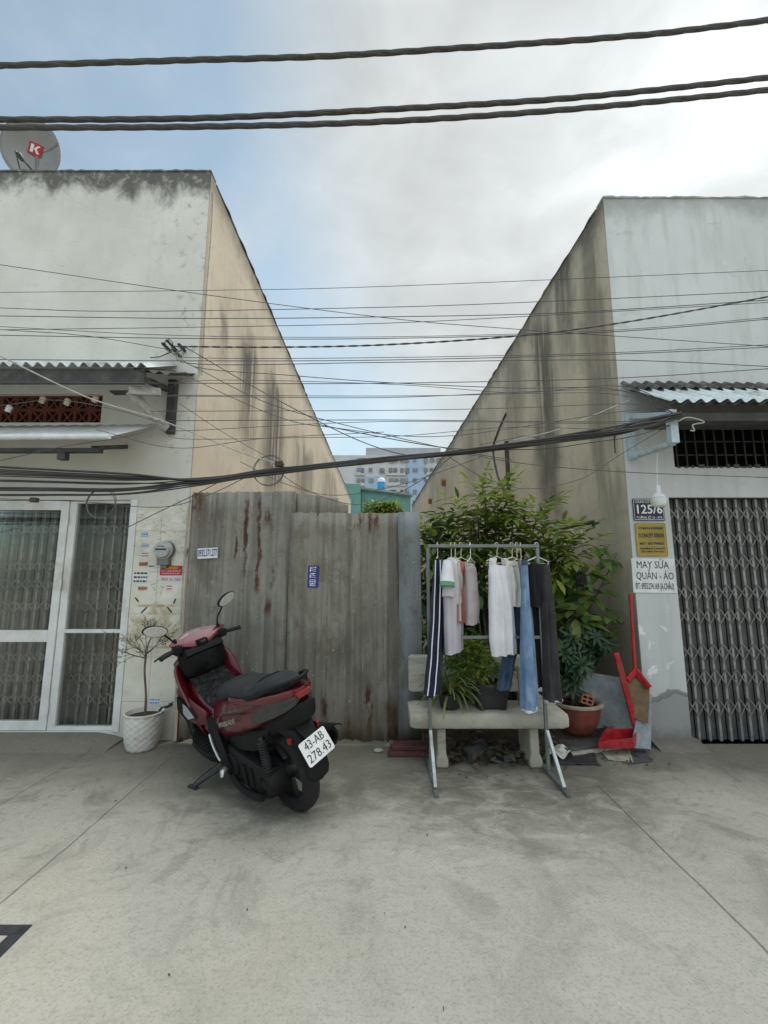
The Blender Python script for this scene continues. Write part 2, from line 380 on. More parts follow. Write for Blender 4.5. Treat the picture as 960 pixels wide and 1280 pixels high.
c = t.mix(t.mul(t.step(t.noise(8, 6, .7, t.vec((1.2, 1, .9), (2, 0, 6)), .4), .64, .68), .5), c, (.74, .77, .75))
peel = t.mul(t.step(t.noise(5.2, 6, .62, t.vec((1, 1, .8), (2.2, 0, 4.1)), .7), .60, .63), t.step(z, 1.6, 1.2))
c = t.mix(t.mul(peel, .9), c, (.78, .78, .76))
wob = t.math('ADD', z, t.mul(t.math('SUBTRACT', t.noise(3.4, 3, .5, t.vec(loc=(.7, 0, .2))), .5), .55))
c = t.mix(t.step(wob, .44, .40), c, (.30, .30, .295))
ln = t.mul(t.step(wob, .47, .45), t.step(wob, .39, .41)); c = t.mix(t.mul(ln, .7), c, (.12, .12, .11))
c = t.mix(t.mul(t.step(t.math('ADD', z, t.mul(nf, .18)), .28, .12), .6), c, (.13, .125, .11))
t.set(c, .8, 0, .3); t.bump(t.math('ADD', n, t.mul(nf, .4)), .3, .01)
M_rwall = t.mat

t = NT('cream_wall_tile'); x, y, z = t.sep()
cx = t.n.new('ShaderNodeCombineXYZ'); t.l.new(x, cx.inputs[0]); t.l.new(z, cx.inputs[1])
br = t.n.new('ShaderNodeTexBrick'); br.offset = 0; t.l.new(t.vec((1, 1, 1), (.206, .06, 0), src=cx.outputs[0]), br.inputs['Vector'])
br.inputs['Scale'].default_value = 1; br.inputs['Brick Width'].default_value = .25; br.inputs['Row Height'].default_value = .40; br.inputs['Mortar Size'].default_value = .003
n = t.noise(3, 6, .65); nf = t.noise(22, 5, .7)
c = t.mix(t.step(n, .3, .7), (.66, .63, .53), (.76, .74, .66))
rust = t.mul(t.step(t.noise(3.5, 6, .7, t.vec((1, 1, 1.2), (1, 5, 2)), .8), .47, .64), t.mul(t.step(z, .72, .95), t.step(z, 1.42, 1.2)))
c = t.mix(t.mul(rust, .75), c, (.42, .33, .17))
c = t.mix(t.mul(t.step(nf, .60, .70), .5), c, (.40, .38, .32))
scr = t.mul(t.step(t.noise(17, 6, .72, t.vec((1, 1, 1.5), (2, 2, 2)), .8), .545, .60), t.mul(t.step(t.noise(3.4, 3, .5, t.vec(loc=(9, 1, 0))), .46, .54), t.step(z, 1.15, 1.35)))
c = t.mix(t.mul(scr, .7), c, (.20, .18, .15))
torn = t.mul(t.step(t.noise(6, 5, .6, t.vec((1, 1, 1.7), (7, 2, 5)), .3), .57, .585), t.step(z, 1.2, 1.3))
c = t.mix(t.mul(torn, .6), c, (.80, .79, .75))
c = t.mix(t.mul(t.step(t.noise(2.1, 6, .7, t.vec(loc=(1, 1, 8)), .4), .48, .66), .45), c, (.47, .44, .36))
for zz, k in ((1.215, .8), (.83, .7), (1.72, .5)):
    d = t.math('ABSOLUTE', t.math('SUBTRACT', t.math('ADD', z, t.mul(t.math('SUBTRACT', t.noise(8, 3), .5), .02)), zz))
    c = t.mix(t.mul(t.mul(t.step(d, .018, .003), t.step(t.noise(4, 4, .6, t.vec(loc=(zz, 0, 0))), .42, .56)), k), c, (.36, .22, .09))
c = t.mix(t.mul(t.step(z, .35, .0), .5), c, (.36, .34, .28))
c = t.mix(t.mul(br.outputs['Fac'], .75), c, (.36, .34, .29))
t.set(c, t.step(n, .3, .7, .3, .55), 0, .4); t.bump(t.mul(br.outputs['Fac'], -1.0), .4, .003)
M_tile = t.mat

# corrugated zinc fence --------------------------------------------
def zinc(name, c0, c1, rust=1.0, seed=0.0, soil=.5, runs=()):
    t = NT(name); x, y, z = t.sep()
    n = t.noise(1.7, 6, .62, t.vec(loc=(seed, 0, 0))); st = t.noise(1, 6, .65, t.vec((10, 2, .33), (seed, 1, 0))); nf = t.noise(15, 6, .7, t.vec(loc=(seed, 2, 0)))
    c = t.mix(t.step(t.math('ADD', t.mul(n, .4), t.mul(st, .6)), .38, .60), tuple(v * .72 for v in c0), c1)
    c = t.mix(t.mul(t.step(st, .5, .72), soil), c, tuple(v * .5 for v in (c0[0] * 1.15, c0[1], c0[2] * .8)))
    c = t.mix(t.mul(t.step(t.noise(4.5, 6, .7, t.vec((1, 1, .6), (seed, 5, 1)), .7), .50, .64), .6), c, (.15, .13, .095))
    c = t.mix(t.mul(t.step(t.noise(1, 6, .7, t.vec((26, 4, 1.6), (seed, 4, 2)), .3), .58, .68), .5), c, (.42, .41, .37))
    c = t.mix(t.mul(t.step(t.noise(24, 5, .7, t.vec((1, 1, .7), (seed, 6, 1)), .5), .60, .67), .55), c, (.075, .065, .05))
    c = t.mix(t.mul(t.step(t.voro(13, t.vec((1, 1, .8), (seed, 0, 2))), .16, .09), t.mul(t.step(nf, .50, .60), .75)), c, (.44, .43, .38))
    rs = t.mul(t.step(t.noise(1, 5, .7, t.vec((13, 3, 1.1), (seed + 1.3, 3, .4)), .35), .63 - .04 * rust, .70), t.step(t.noise(6, 5, .7, t.vec(loc=(seed, 1, 1))), .42, .56))
    c = t.mix(t.mul(t.step(t.noise(34, 4, .7, t.vec((1, 1, .8), (seed, 9, 3)), .3), .66, .70), .7), c, (.50, .49, .45))
    rs = t.mul(rs, t.step(t.noise(.9, 2, .5, t.vec(loc=(seed, 8, 8))), .44, .56))
    c = t.mix(t.mul(rs, .9 * min(1, rust)), c, (.10, .035, .02))
    for rx, rw, z0, z1 in runs:
        dd = t.math('ABSOLUTE', t.math('SUBTRACT', t.math('ADD', x, t.mul(t.math('SUBTRACT', t.noise(7, 5, .7, t.vec(loc=(rx, 0, 0))), .5), .10)), rx))
        rm = t.mul(t.mul(t.step(dd, rw * 1.5, rw * .5), t.step(t.noise(1, 6, .7, t.vec((14, 1, 5), (rx, 0, 0))), .40, .52)), t.mul(t.step(z, z0 - .05, z0 + .08), t.step(z, z1 + .08, z1 - .05)))
        c = t.mix(t.mul(rm, .95), c, (.085, .032, .018))
    c = t.mix(t.mul(t.step(t.math('ADD', z, t.mul(st, .5)), .75, .2), .6), c, (.15, .115, .075))
    t.set(c, t.step(n, .3, .7, .55, .8), .25, .4); t.bump(t.math('ADD', n, t.mul(nf, .4)), .2, .01)
    return t.mat
M_zincA = zinc('weathered_zinc_rusty', (.205, .195, .165), (.325, .312, .272), 1.6, 0.0, .5, ((-1.344, 0.020, 1.50, 2.21), (-1.212, 0.018, 1.33, 2.24), (-1.133, 0.030, 2.00, 2.12), (-1.071, 0.022, 1.38, 1.56), (-1.837, 0.050, 2.10, 2.34), (-1.094, 0.030, 1.13, 1.26), (-1.430, 0.012, 1.65, 2.12)))
M_zincB = zinc('weathered_zinc_brownish', (.22, .205, .168), (.335, .315, .265), 1.0, 4.3, .6, ((-0.242, 0.020, 1.95, 2.10), (-0.133, 0.018, 1.90, 2.10), (-0.078, 0.025, 1.95, 2.10), (0.070, 0.050, 0.03, 0.34), (-0.141, 0.030, 0.09, 0.48), (-0.547, 0.030, 0.09, 0.41), (-0.313, 0.020, 0.03, 0.20)))
M_zincC = zinc('weathered_zinc_bluish', (.20, .225, .23), (.29, .315, .32), .3, 9.1, .35)

# plain families
M_white_paint = simple('white_painted_aluminium', (.72, .73, .72), .35, 0, .12, 4, dirt=(.50, .48, .42))
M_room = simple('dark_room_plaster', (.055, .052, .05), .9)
M_gate_tan = simple('taupe_gate_steel', (.42, .385, .34), .55, .2, .3, 12, dirt=(.12, .09, .07))
M_gate_tanl = simple('taupe_lattice_steel', (.27, .245, .215), .6, .2, .3, 12)
M_gate_grey = simple('grey_gate_steel', (.30, .30, .295), .45, .4, .3, 12, dirt=(.14, .12, .10))
M_gate_lattice = simple('brown_grey_lattice_steel', (.21, .20, .19), .55, .3, .3, 12)
M_gate_leaf = simple('dark_gate_sheet', (.13, .126, .12), .6, .2, .3, 8)
M_taupe_leaf = simple('taupe_gate_sheet', (.22, .215, .20), .6, .1, .3, 6)
M_heavy = simple('faded_cable_sheath', (.075, .070, .067), .7, 0, .3, 30)
M_black_rubber = simple('black_cable_rubber', (.042, .040, .039), .6, 0, .3, 30)
M_grey_wire = simple('grey_wire_sheath', (.09, .09, .092), .6, 0, .3, 30)
M_pale_wire = simple('pale_wire_sheath', (.42, .41, .38), .6, 0, .3, 20)
M_dark_board = simple('dark_weathered_board', (.07, .07, .068), .85, 0, .4, 8, .3, dirt=(.13, .125, .115))
M_sheet_white = simple('white_corrugated_sheet', (.60, .66, .655), .5, .1, .2, 5, dirt=(.16, .16, .15))
M_sheet_dark = simple('mouldy_fibre_cement', (.07, .068, .062), .9, 0, .5, 7, .4, dirt=(.20, .195, .18))
M_pale_blue = simple('pale_blue_steel_paint', (.47, .57, .62), .5, .1, .2, 8, dirt=(.22, .17, .13))
M_terracotta_vent = simple('red_vent_block', (.16, .045, .03), .8, 0, .4, 12, .3)
M_steel_black = simple('black_grille_steel', (.045, .045, .048), .6, .3, .4, 15)
M_rust = simple('rusty_steel', (.10, .05, .032), .85, .2, .4, 18, .3)
M_coping = simple('dark_coping_metal', (.13, .125, .115), .8, .1, .5, 5, .3, dirt=(.05, .048, .045))
M_gal = simple('galvanised_tube', (.20, .215, .215), .5, .4, .25, 10, dirt=(.20, .19, .17))
M_gal_pale = simple('pale_painted_tube', (.52, .57, .55), .45, .2, .2, 10, dirt=(.28, .27, .22))
M_hanger = simple('cream_plastic', (.66, .60, .45), .4, 0, .15, 20)
M_white_plastic = simple('white_plastic', (.74, .75, .75), .3, 0, .1, 10)
M_red_plastic = simple('red_plastic', (.40, .012, .02), .45, 0, .35, 14, .2, dirt=(.24, .05, .045))
M_terra = simple('glazed_terracotta', (.22, .055, .035), .5, 0, .35, 9, .2, dirt=(.12, .05, .035))
M_terra_rim = simple('limed_terracotta_rim', (.34, .28, .22), .8, 0, .35, 12, .2)
M_soil = simple('potting_soil', (.045, .032, .022), .95, 0, .5, 40, .8)
M_black_pot = simple('black_plastic_pot', (.02, .021, .022), .5, 0, .3, 10, dirt=(.06, .055, .05))
M_granite = None
t = NT('bench_terrazzo'); x, y, z = t.sep()
n = t.noise(3.2, 6, .65); sp = t.voro(95, None, 'F1', 'Color'); nf = t.noise(60, 3, .7)
c = t.mix(t.step(n, .3, .7), (.36, .345, .275), (.48, .46, .385)); c = t.mix(t.mul(t.step(nf, .55, .68), .5), c, (.20, .19, .15))
c = t.mix(t.mul(t.step(t.noise(2, 6, .7, t.vec((1, 1, 3), (3, 1, 1)), .4), .52, .70), .6), c, (.19, .20, .12))
t.set(c, .75, 0, .3); t.bump(nf, .3, .004); M_granite = t.mat
t = NT('white_woven_pot'); n = t.noise(6, 5, .6)
c = t.mix(t.step(n, .3, .7), (.56, .54, .48), (.68, .67, .62)); c = t.mix(t.mul(t.step(t.noise(13, 5, .7), .55, .7), .4), c, (.36, .33, .27))
t.set(c, .65, 0, .3); M_whitepot = t.mat
M_bark = simple('grey_bark', (.15, .12, .09), .95, 0, .4, 25, .6)
M_twig = simple('thin_twig_bark', (.14, .115, .085), .9, 0, .4, 25)
M_brick = simple('hollow_clay_brick', (.38, .16, .085), .9, 0, .3, 15, .4)
M_paper = simple('crumpled_paper', (.62, .61, .56), .85, 0, .25, 9, .2, dirt=(.36, .33, .27))
M_card = simple('faded_cardboard', (.42, .39, .30), .9, 0, .35, 8, .3, dirt=(.16, .15, .12))
M_tarp = simple('black_plastic_tray', (.03, .031, .033), .5, 0, .4, 9, dirt=(.09, .085, .08))
M_plank = simple('dark_red_plank', (.115, .045, .04), .8, 0, .35, 9, .3)
M_ply = simple('brown_plywood', (.21, .135, .075), .85, 0, .35, 6, .2)
M_greyboard = simple('blue_grey_board', (.27, .30, .32), .8, 0, .3, 6, .2, dirt=(.16, .16, .15))
M_ink_blue = simple('navy_ink', (.03, .04, .22), .6)
M_ink_black = simple('black_ink', (.025, .025, .03), .6)
M_ink_red = simple('red_ink', (.5, .02, .03), .55)
M_ink_white = simple('white_ink', (.78, .78, .78), .55, 0, .08)
M_ink_yellow = simple('yellow_ink', (.68, .50, .05), .55)
M_ink_sky = simple('sky_blue_ink', (.10, .32, .62), .55)
M_pink = simple('pink_ink', (.62, .22, .28), .6)
M_sign_paper = simple('white_sign_paper', (.70, .71, .72), .6, 0, .12, 7, dirt=(.56, .55, .52))
M_brass = simple('dull_brass_plate', (.33, .25, .06), .45, .3, .2, 5)
M_navy_plate = simple('navy_enamel_plate', (.018, .02, .05), .35, 0, .2, 6)
M_meter = simple('grey_meter_metal', (.18, .19, .185), .4, .4, .3, 20)
M_dial = simple('meter_dial', (.42, .44, .43), .3, 0, .2, 20)
M_dish = simple('satellite_dish_paint', (.27, .275, .27), .5, .1, .15, 4, dirt=(.25, .25, .235))
M_glass = None
t = NT('window_glass')
for nd in list(t.n):
    if nd.type in ('BSDF_PRINCIPLED',): t.n.remove(nd)
tr = t.n.new('ShaderNodeBsdfTransparent'); tr.inputs[0].default_value = (.90, .91, .90, 1)
gl = t.n.new('ShaderNodeBsdfGlossy'); gl.inputs['Roughness'].default_value = .03; gl.inputs[0].default_value = (.9, .92, .92, 1)
df = t.n.new('ShaderNodeBsdfDiffuse'); df.inputs[0].default_value = (.5, .5, .47, 1)
fr = t.n.new('ShaderNodeFresnel'); fr.inputs[0].default_value = 1.5
m1 = t.n.new('ShaderNodeMixShader'); t.l.new(t.mul(fr.outputs[0], .45, True), m1.inputs[0]); t.l.new(tr.outputs[0], m1.inputs[1]); t.l.new(gl.outputs[0], m1.inputs[2])
m2 = t.n.new('ShaderNodeMixShader'); t.l.new(t.step(t.noise(2.5, 5, .65), .35, .75, .0, .07), m2.inputs[0]); t.l.new(m1.outputs[0], m2.inputs[1]); t.l.new(df.outputs[0], m2.inputs[2])
t.l.new(m2.outputs[0], t.out.inputs[0]); M_glass = t.mat

def leafmat(name, cols, rough=.45, trans=.25):
    t = NT(name); r = t.island()
    rp = t.n.new('ShaderNodeValToRGB'); t.l.new(r, rp.inputs[0]); cr = rp.color_ramp
    cr.elements[0].position = 0; cr.elements[0].color = cols[0] + (1,); cr.elements[1].position = 1; cr.elements[1].color = cols[-1] + (1,)
    for i, cc in enumerate(cols[1:-1]): e = cr.elements.new((i + 1) / (len(cols) - 1)); e.color = cc + (1,)
    c = t.mix(t.mul(t.step(t.noise(30, 3, .6), .4, .7), .3), rp.outputs[0], tuple(v * .6 for v in cols[0]))
    t.set(c, rough, 0, .4)
    tl = t.n.new('ShaderNodeBsdfTranslucent'); t.l.new(c, tl.inputs[0])
    ms = t.n.new('ShaderNodeMixShader'); ms.inputs[0].default_value = trans; t.l.new(t.b.outputs[0], ms.inputs[1]); t.l.new(tl.outputs[0], ms.inputs[2]); t.l.new(ms.outputs[0], t.out.inputs[0])
    return t.mat
L_light = leafmat('yellow_green_leaf', [(.11, .185, .025), (.19, .28, .04), (.27, .34, .05), (.36, .40, .07)], .45, .5)
L_mid = leafmat('mid_green_leaf', [(.06, .125, .025), (.105, .19, .035), (.16, .24, .045)])
L_dark = leafmat('dark_green_leaf', [(.02, .05, .022), (.035, .08, .035), (.06, .11, .045)], .4)
L_broad = leafmat('broad_olive_leaf', [(.07, .12, .025), (.11, .17, .035), (.16, .21, .05), (.22, .24, .06)], .4)
L_strap = leafmat('strap_leaf', [(.11, .16, .04), (.17, .23, .065), (.26, .31, .12)], .45)
L_brown = leafmat('dry_tiny_leaf', [(.16, .12, .06), (.22, .18, .09), (.12, .10, .06)], .8)
L_litter = leafmat('dead_leaf', [(.05, .04, .03), (.10, .075, .045), (.15, .12, .07), (.04, .04, .035)], .9, .05)

# ================================================================== SETTING
m = MB(); m.add([(-80, -40, 0), (80, -40, 0), (80, 260, 0), (-80, 260, 0)], [(0, 1, 2, 3)])
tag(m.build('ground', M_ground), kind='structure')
# bare soil bed of the planted gap
m = MB()
rr = random.Random(3)
m.grid(lambda u, v: Vector((lerp(.36, 2.36, u), lerp(4.06, 9.0, v) + (.06 * math.sin(u * 9) if v == 0 else 0), .006 + (.07 if v > 0 else 0) + rr.uniform(0, .035) * (v > 0))), 14, 22)
tag(m.build('soil_bed', M_soil, smooth=60), kind='structure')

LX, LY = -1.95, 4.30       # street corner of the left house
RX, RY = 2.385, 4.20       # street corner of the right house

def wall_open(mb, x0, x1, z0, z1, y, th, ops):
    """upright wall facing the street with rectangular openings (x0,x1,z0,z1)"""
    xs = sorted({x0, x1} | {o[0] for o in ops} | {o[1] for o in ops}); zs = sorted({z0, z1} | {o[2] for o in ops} | {o[3] for o in ops})
    xs = [v for v in xs if x0 <= v <= x1]; zs = [v for v in zs if z0 <= v <= z1]
    for a, b in zip(xs, xs[1:]):
        for c, d in zip(zs, zs[1:]):
            cx, cz = (a + b) / 2, (c + d) / 2
            if any(o[0] < cx < o[1] and o[2] < cz < o[3] for o in ops): continue
            mb.add([(a, y, c), (b, y, c), (b, y, d), (a, y, d)], [(0, 1, 2, 3)])
            mb.add([(a, y + th, c), (b, y + th, c), (b, y + th, d), (a, y + th, d)], [(3, 2, 1, 0)])
    for o in ops + [(x0, x1, z0, z1)]:
        a, b, c, d = max(o[0], x0), min(o[1], x1), max(o[2], z0), min(o[3], z1)
        mb.add([(a, y, c), (a, y + th, c), (a, y + th, d), (a, y, d)], [(0, 1, 2, 3)]); mb.add([(b, y, c), (b, y + th, c), (b, y + th, d), (b, y, d)], [(3, 2, 1, 0)])
        mb.add([(a, y, c), (b, y, c), (b, y + th, c), (a, y + th, c)], [(0, 1, 2, 3)]); mb.add([(a, y, d), (b, y, d), (b, y + th, d), (a, y + th, d)], [(3, 2, 1, 0)])
    return mb

def corrugated(mb, a, b, depth_vec, pitch=.076, amp=.016, th=.004, nrm=(0, -.4, .9), wob=0.0, seg=8, rag=0.0, seed=1):
    """roofing sheet: waves run from a to b, the sheet extends along depth_vec"""
    a, b, dv = Vector(a), Vector(b), Vector(depth_vec); nrm = Vector(nrm).normalized(); rnd = random.Random(seed)
    L = (b - a).length; n = int(L / pitch * seg); top = []; bot = []
    rg = [rnd.uniform(-rag, rag) for _ in range(int(L / .85) + 2)]
    rows = 3
    R0 = []
    for j in range(rows + 1):
        row = []
        for i in range(n + 1):
            t = i / n; p = a + (b - a) * t + nrm * (amp * math.sin(2 * math.pi * t * L / pitch) + wob * math.sin(t * 7 + 1))
            e = rg[int(t * L / .85)]
            row.append(p + dv * (j / rows) * (1 + e))
        R0.append(row)
    W = n + 1; vs = [v for r in R0 for v in r]; k = len(vs); vs += [v - nrm * th for r in R0 for v in r]; fs = []
    for j in range(rows):
        for i in range(n):
            q = j * W + i
            fs.append((q, q + 1, q + W + 1, q + W)); fs.append((k + q, k + q + W, k + q + W + 1, k + q + 1))
    for i in range(n):
        fs.append((i, k + i, k + i + 1, i + 1)); q = rows * W + i; fs.append((q, q + 1, k + q + 1, k + q))
    for j in range(rows):
        q = j * W; fs.append((q, q + W, k + q + W, k + q)); q = j * W + n; fs.append((q, k + q, k + q + W, q + W))
    return mb.add(vs, fs)

def wavy_bar(mb, a, b, w, h, n, jit, seed):
    rnd = random.Random(seed); a, b = Vector(a), Vector(b); d = (b - a).normalized(); sx = d.cross(Vector((0, 0, 1))).normalized(); R0 = []; dz = 0
    for i in range(n + 1):
        dz = dz * .6 + rnd.uniform(-jit, jit); e = rnd.uniform(-jit, jit); p = lerp(a, b, i / n)
        R0.append([p + sx * (w / 2 * u + (e if abs(u) == 1 else 0)) + Vector((0, 0, (dz if v else 0) + h * v)) for u, v in ((-1, 0), (1, 0), (1, .75), (.8, 1), (-.8, 1), (-1, .75))])
    return mb.loft(R0)
def scissor_gate(x0, x1, z0, z1, y, dx, rows, bar=.016, lat=.013, rr=.075):
    """upright channels and the crossed lattice bars between them"""
    ch, la = MB(), MB(); n = round((x1 - x0) / dx); rnd = random.Random(5)
    xs = [x0 + (x1 - x0) * i / n + rnd.uniform(-.006, .006) for i in range(n + 1)]
    for xx in xs:
        ch.box(xx - bar / 2, xx + bar / 2, y - .011, y + .011, z0, z1)
    for zc in rows:
        for i in range(n):
            xa, xb = xs[i], xs[i + 1]; xm = (xa + xb) / 2
            la.bar((xa, y - .019, zc - rr), (xb + (xb - xa) * .0, y - .019, zc + rr), lat, .004, (0, 1, 0))
            la.bar((xa, y - .026, zc + rr), (xb, y - .026, zc - rr), lat, .004, (0, 1, 0))
    return ch, la

# ------------------------------------------------------------------ left house
HL = empty('row_house', (LX, LY, 0), 'low white plastered house with stained parapet and white framed glass doors', 'house')
XL = -7.0
DOOR = (-4.75, -2.455, .07, 2.255); VENT = (-5.2, -2.915, 3.06, 3.37)
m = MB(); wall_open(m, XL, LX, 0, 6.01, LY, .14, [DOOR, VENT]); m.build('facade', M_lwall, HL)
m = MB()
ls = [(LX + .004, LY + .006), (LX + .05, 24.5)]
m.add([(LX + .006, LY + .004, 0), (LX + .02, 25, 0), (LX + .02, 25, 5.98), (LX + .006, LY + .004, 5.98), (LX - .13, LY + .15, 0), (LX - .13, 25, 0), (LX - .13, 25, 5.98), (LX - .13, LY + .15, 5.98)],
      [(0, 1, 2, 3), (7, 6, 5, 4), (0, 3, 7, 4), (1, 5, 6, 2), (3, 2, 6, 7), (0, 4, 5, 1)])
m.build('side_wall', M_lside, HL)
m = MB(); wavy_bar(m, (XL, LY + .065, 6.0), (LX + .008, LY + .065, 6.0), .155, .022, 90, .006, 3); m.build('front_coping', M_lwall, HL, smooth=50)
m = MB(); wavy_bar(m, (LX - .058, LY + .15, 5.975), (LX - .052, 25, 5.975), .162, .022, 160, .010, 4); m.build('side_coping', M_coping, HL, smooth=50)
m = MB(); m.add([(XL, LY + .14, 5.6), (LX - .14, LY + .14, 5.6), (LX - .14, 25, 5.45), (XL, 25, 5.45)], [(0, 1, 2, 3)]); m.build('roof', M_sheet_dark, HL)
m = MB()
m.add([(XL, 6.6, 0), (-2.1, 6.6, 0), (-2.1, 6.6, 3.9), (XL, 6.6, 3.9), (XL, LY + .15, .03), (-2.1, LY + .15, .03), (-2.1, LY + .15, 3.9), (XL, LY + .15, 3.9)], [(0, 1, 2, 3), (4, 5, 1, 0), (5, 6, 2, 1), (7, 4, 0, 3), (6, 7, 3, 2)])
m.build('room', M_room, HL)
# tiled pillar skin beside the doors
m = MB(); m.box(-2.452, LX + .010, LY - .009, LY - .0005, 0.0, 2.19); m.build('pillar_tiles', M_tile, HL)
m = MB(); m.tube([(LX + .02, LY + .06, 5.8), (LX + .026, LY + .05, 5.2), (LX + .02, LY + .045, 4.5), (LX + .025, LY + .05, 3.6)], .008, 6); m.build('corner_cable', M_pale_wire, HL, smooth=60)
# worn sill in front of the doors
m = MB(); ringz = []
prof = [(LY + .14, .0), (LY + .14, .068), (LY - .02, .066), (LY - .15, .055), (LY - .24, .032), (LY - .30, .0)]
rr = random.Random(8)
for i in range(24):
    xx = lerp(-5.2, -2.40, i / 23); w = rr.uniform(-.02, .02); q = 1 if i < 22 else (.7 if i == 22 else .3)
    ringz.append([Vector((xx, LY + .14 + (yy - LY - .14) * (1 + w), zz * q)) for yy, zz in prof])
m.loft(ringz); m.build('door_sill', M_ground, HL, smooth=50)
# glass doors: white frames at x from the street corner outwards
yd0, yd1 = LY + .03, LY + .09
def dframe(mb, xa, xb, za, zb, y0=yd0, y1=yd1): mb.box(xa, xb, y0, y1, za, zb)
m = MB(); dframe(m, -2.525, -2.456, .071, 2.254, yd0 - .045, yd1); dframe(m, -3.155, -3.085, .071, 2.254); dframe(m, -3.085, -2.525, 2.225, 2.254); dframe(m, -3.085, -2.525, .071, .105); dframe(m, -3.085, -2.525, .955, .99)
o = m.build('side_light', M_white_paint, HL, bevel=.004)
m = MB()
for za, zb in ((.105, .955), (.99, 2.225)): m.box(-3.085, -2.525, LY + .055, LY + .061, za, zb)
m.build('pane', M_glass, o)
m = MB(); dframe(m, -3.235, -3.160, .075, 2.25, yd0 - .012, yd1 - .012); dframe(m, -3.90, -3.235, 2.155, 2.25, yd0 - .012, yd1 - .012); dframe(m, -3.90, -3.235, .873, .983, yd0 - .012, yd1 - .012); dframe(m, -3.90, -3.235, .075, .155, yd0 - .012, yd1 - .012); dframe(m, -3.975, -3.90, .075, 2.25, yd0 - .012, yd1 - .012)
o = m.build('door_leaf', M_white_paint, HL, bevel=.004)
m = MB()
for za, zb in ((.155, .873), (.983, 2.155)): m.box(-3.90, -3.235, LY + .045, LY + .051, za, zb)
m.build('pane', M_glass, o)
for zc in (.27, 1.42, 2.05):
    m = MB(); m.tube([(-3.158, LY + .012, zc - .05), (-3.158, LY + .012, zc + .05)], .011, 8); m.build('hinge', M_white_plastic, o, smooth=40)
m = MB(); dframe(m, -4.745, -3.98, .075, .155); dframe(m, -4.745, -3.98, 2.155, 2.25); dframe(m, -4.745, -4.67, .155, 2.155); dframe(m, -4.055, -3.98, .155, 2.155); dframe(m, -4.67, -4.055, .873, .983)
o = m.build('door_leaf', M_white_paint, HL, bevel=.004)
m = MB()
for za, zb in ((.155, .873), (.983, 2.155)): m.box(-4.67, -4.055, LY + .055, LY + .061, za, zb)
m.build('pane', M_glass, o)
ch, la = scissor_gate(-4.7, -2.50, .03, 2.24, LY + .24, .105, (1.20, 1.42, 1.60, 1.98, .30, .50, .70), .02, .015, .06)
g = ch.build('folding_gate', M_gate_tan, HL); la.build('lattice', M_gate_tanl, g)
m = MB()
xx = -4.7
while xx < -2.45: m.box(xx, xx + .078, LY + .275, LY + .279, .03, 2.24); xx += .098
m.build('gate_slats', M_taupe_leaf, g)
# red vent blocks with arcs, two courses
m = MB(); cs = .155
for r_ in range(2):
    for k in range(15):
        cx, cz = VENT[1] - cs * (k + .5), VENT[2] + cs * (r_ + .5); y = LY + .05; h = cs / 2 - .002
        for (xa, xb, za, zb) in ((cx - h, cx - h + .014, cz - h, cz + h), (cx + h - .014, cx + h, cz - h, cz + h), (cx - h + .014, cx + h - .014, cz - h, cz - h + .014), (cx - h + .014, cx + h - .014, cz + h - .014, cz + h)):
            m.box(xa, xb, y, y + .06, za, zb)
        for sgn in (-1, 1):
            pts = [Vector((cx + sgn * (.060 - .052 * math.sin(math.pi * q / 8)), y + .03, cz - .062 + .124 * q / 8)) for q in range(9)]
            for p, q in zip(pts, pts[1:]): m.bar(p, q, .016, .05, (0, 1, 0))
m.build('vent_blocks', M_terracotta_vent, HL)
# upper awning over the facade: corrugated sheet, board, steel bracket
m = MB(); corrugated(m, (-5.6, 3.74, 3.435), (-2.17, 3.74, 3.405), (0, .56, .30), .105, .020, nrm=(0, -.45, .89)); aw = m.build('awning', M_sheet_white, HL, smooth=50)
m = MB(); m.box(-5.6, -2.20, 3.78, 3.81, 3.245, 3.392); m.build('fascia_board', M_dark_board, aw, bevel=.004)
m = MB(); corrugated(m, (-2.30, 3.76, 3.375), (-1.965, 3.80, 3.345), (0, .50, .235), .105, .015, nrm=(0, -.45, .89)); m.build('end_sheet', M_sheet_dark, aw, smooth=50)
m = MB(); m.box(-2.215, -2.135, LY - .07, LY - .002, 2.93, 3.50); m.box(-2.60, -2.18, 3.92, 4.0, 3.225, 3.242); m.bar((-2.2, 4.22, 3.38), (-2.2, 3.82, 3.30), .05, .05)
m.build('bracket', M_dark_board, aw, bevel=.003)
m = MB(); m.bar((-2.36, 3.84, 3.20), (-2.18, 4.20, 2.955), .05, .085); m.bar((-2.36, 3.83, 3.20), (-2.12, 3.93, 3.225), .04, .075); m.build('strut', M_pale_wire, aw, bevel=.003)
# lower pull-out canopy
m = MB(); a0, a1 = Vector((-5.4, 3.70, 2.70)), Vector((-2.43, 3.70, 2.715)); b0, b1 = Vector((-5.4, 4.285, 3.0)), Vector((-2.30, 4.285, 3.035))
m.grid(lambda u, v: lerp(lerp(a0, a1, u), lerp(b0, b1, u), v) + Vector((0, 0, .006 * math.sin(u * 150))), 120, 3); cn = m.build('canopy', M_white_paint, HL, smooth=60, solid=.006)
m = MB(); m.tube([(-5.4, 3.69, 2.695), (-2.41, 3.69, 2.71)], .027, 10); m.build('front_tube', M_white_plastic, cn, smooth=50)
m = MB(); m.box(-5.4, -2.55, 3.78, 3.84, 2.60, 2.635); m.bar((-2.62, 3.8, 2.64), (-2.62, 4.29, 2.80), .03, .04); m.box(-2.93, -2.86, 3.79, 3.85, 2.535, 2.60); m.build('under_rail', M_dark_board, cn)

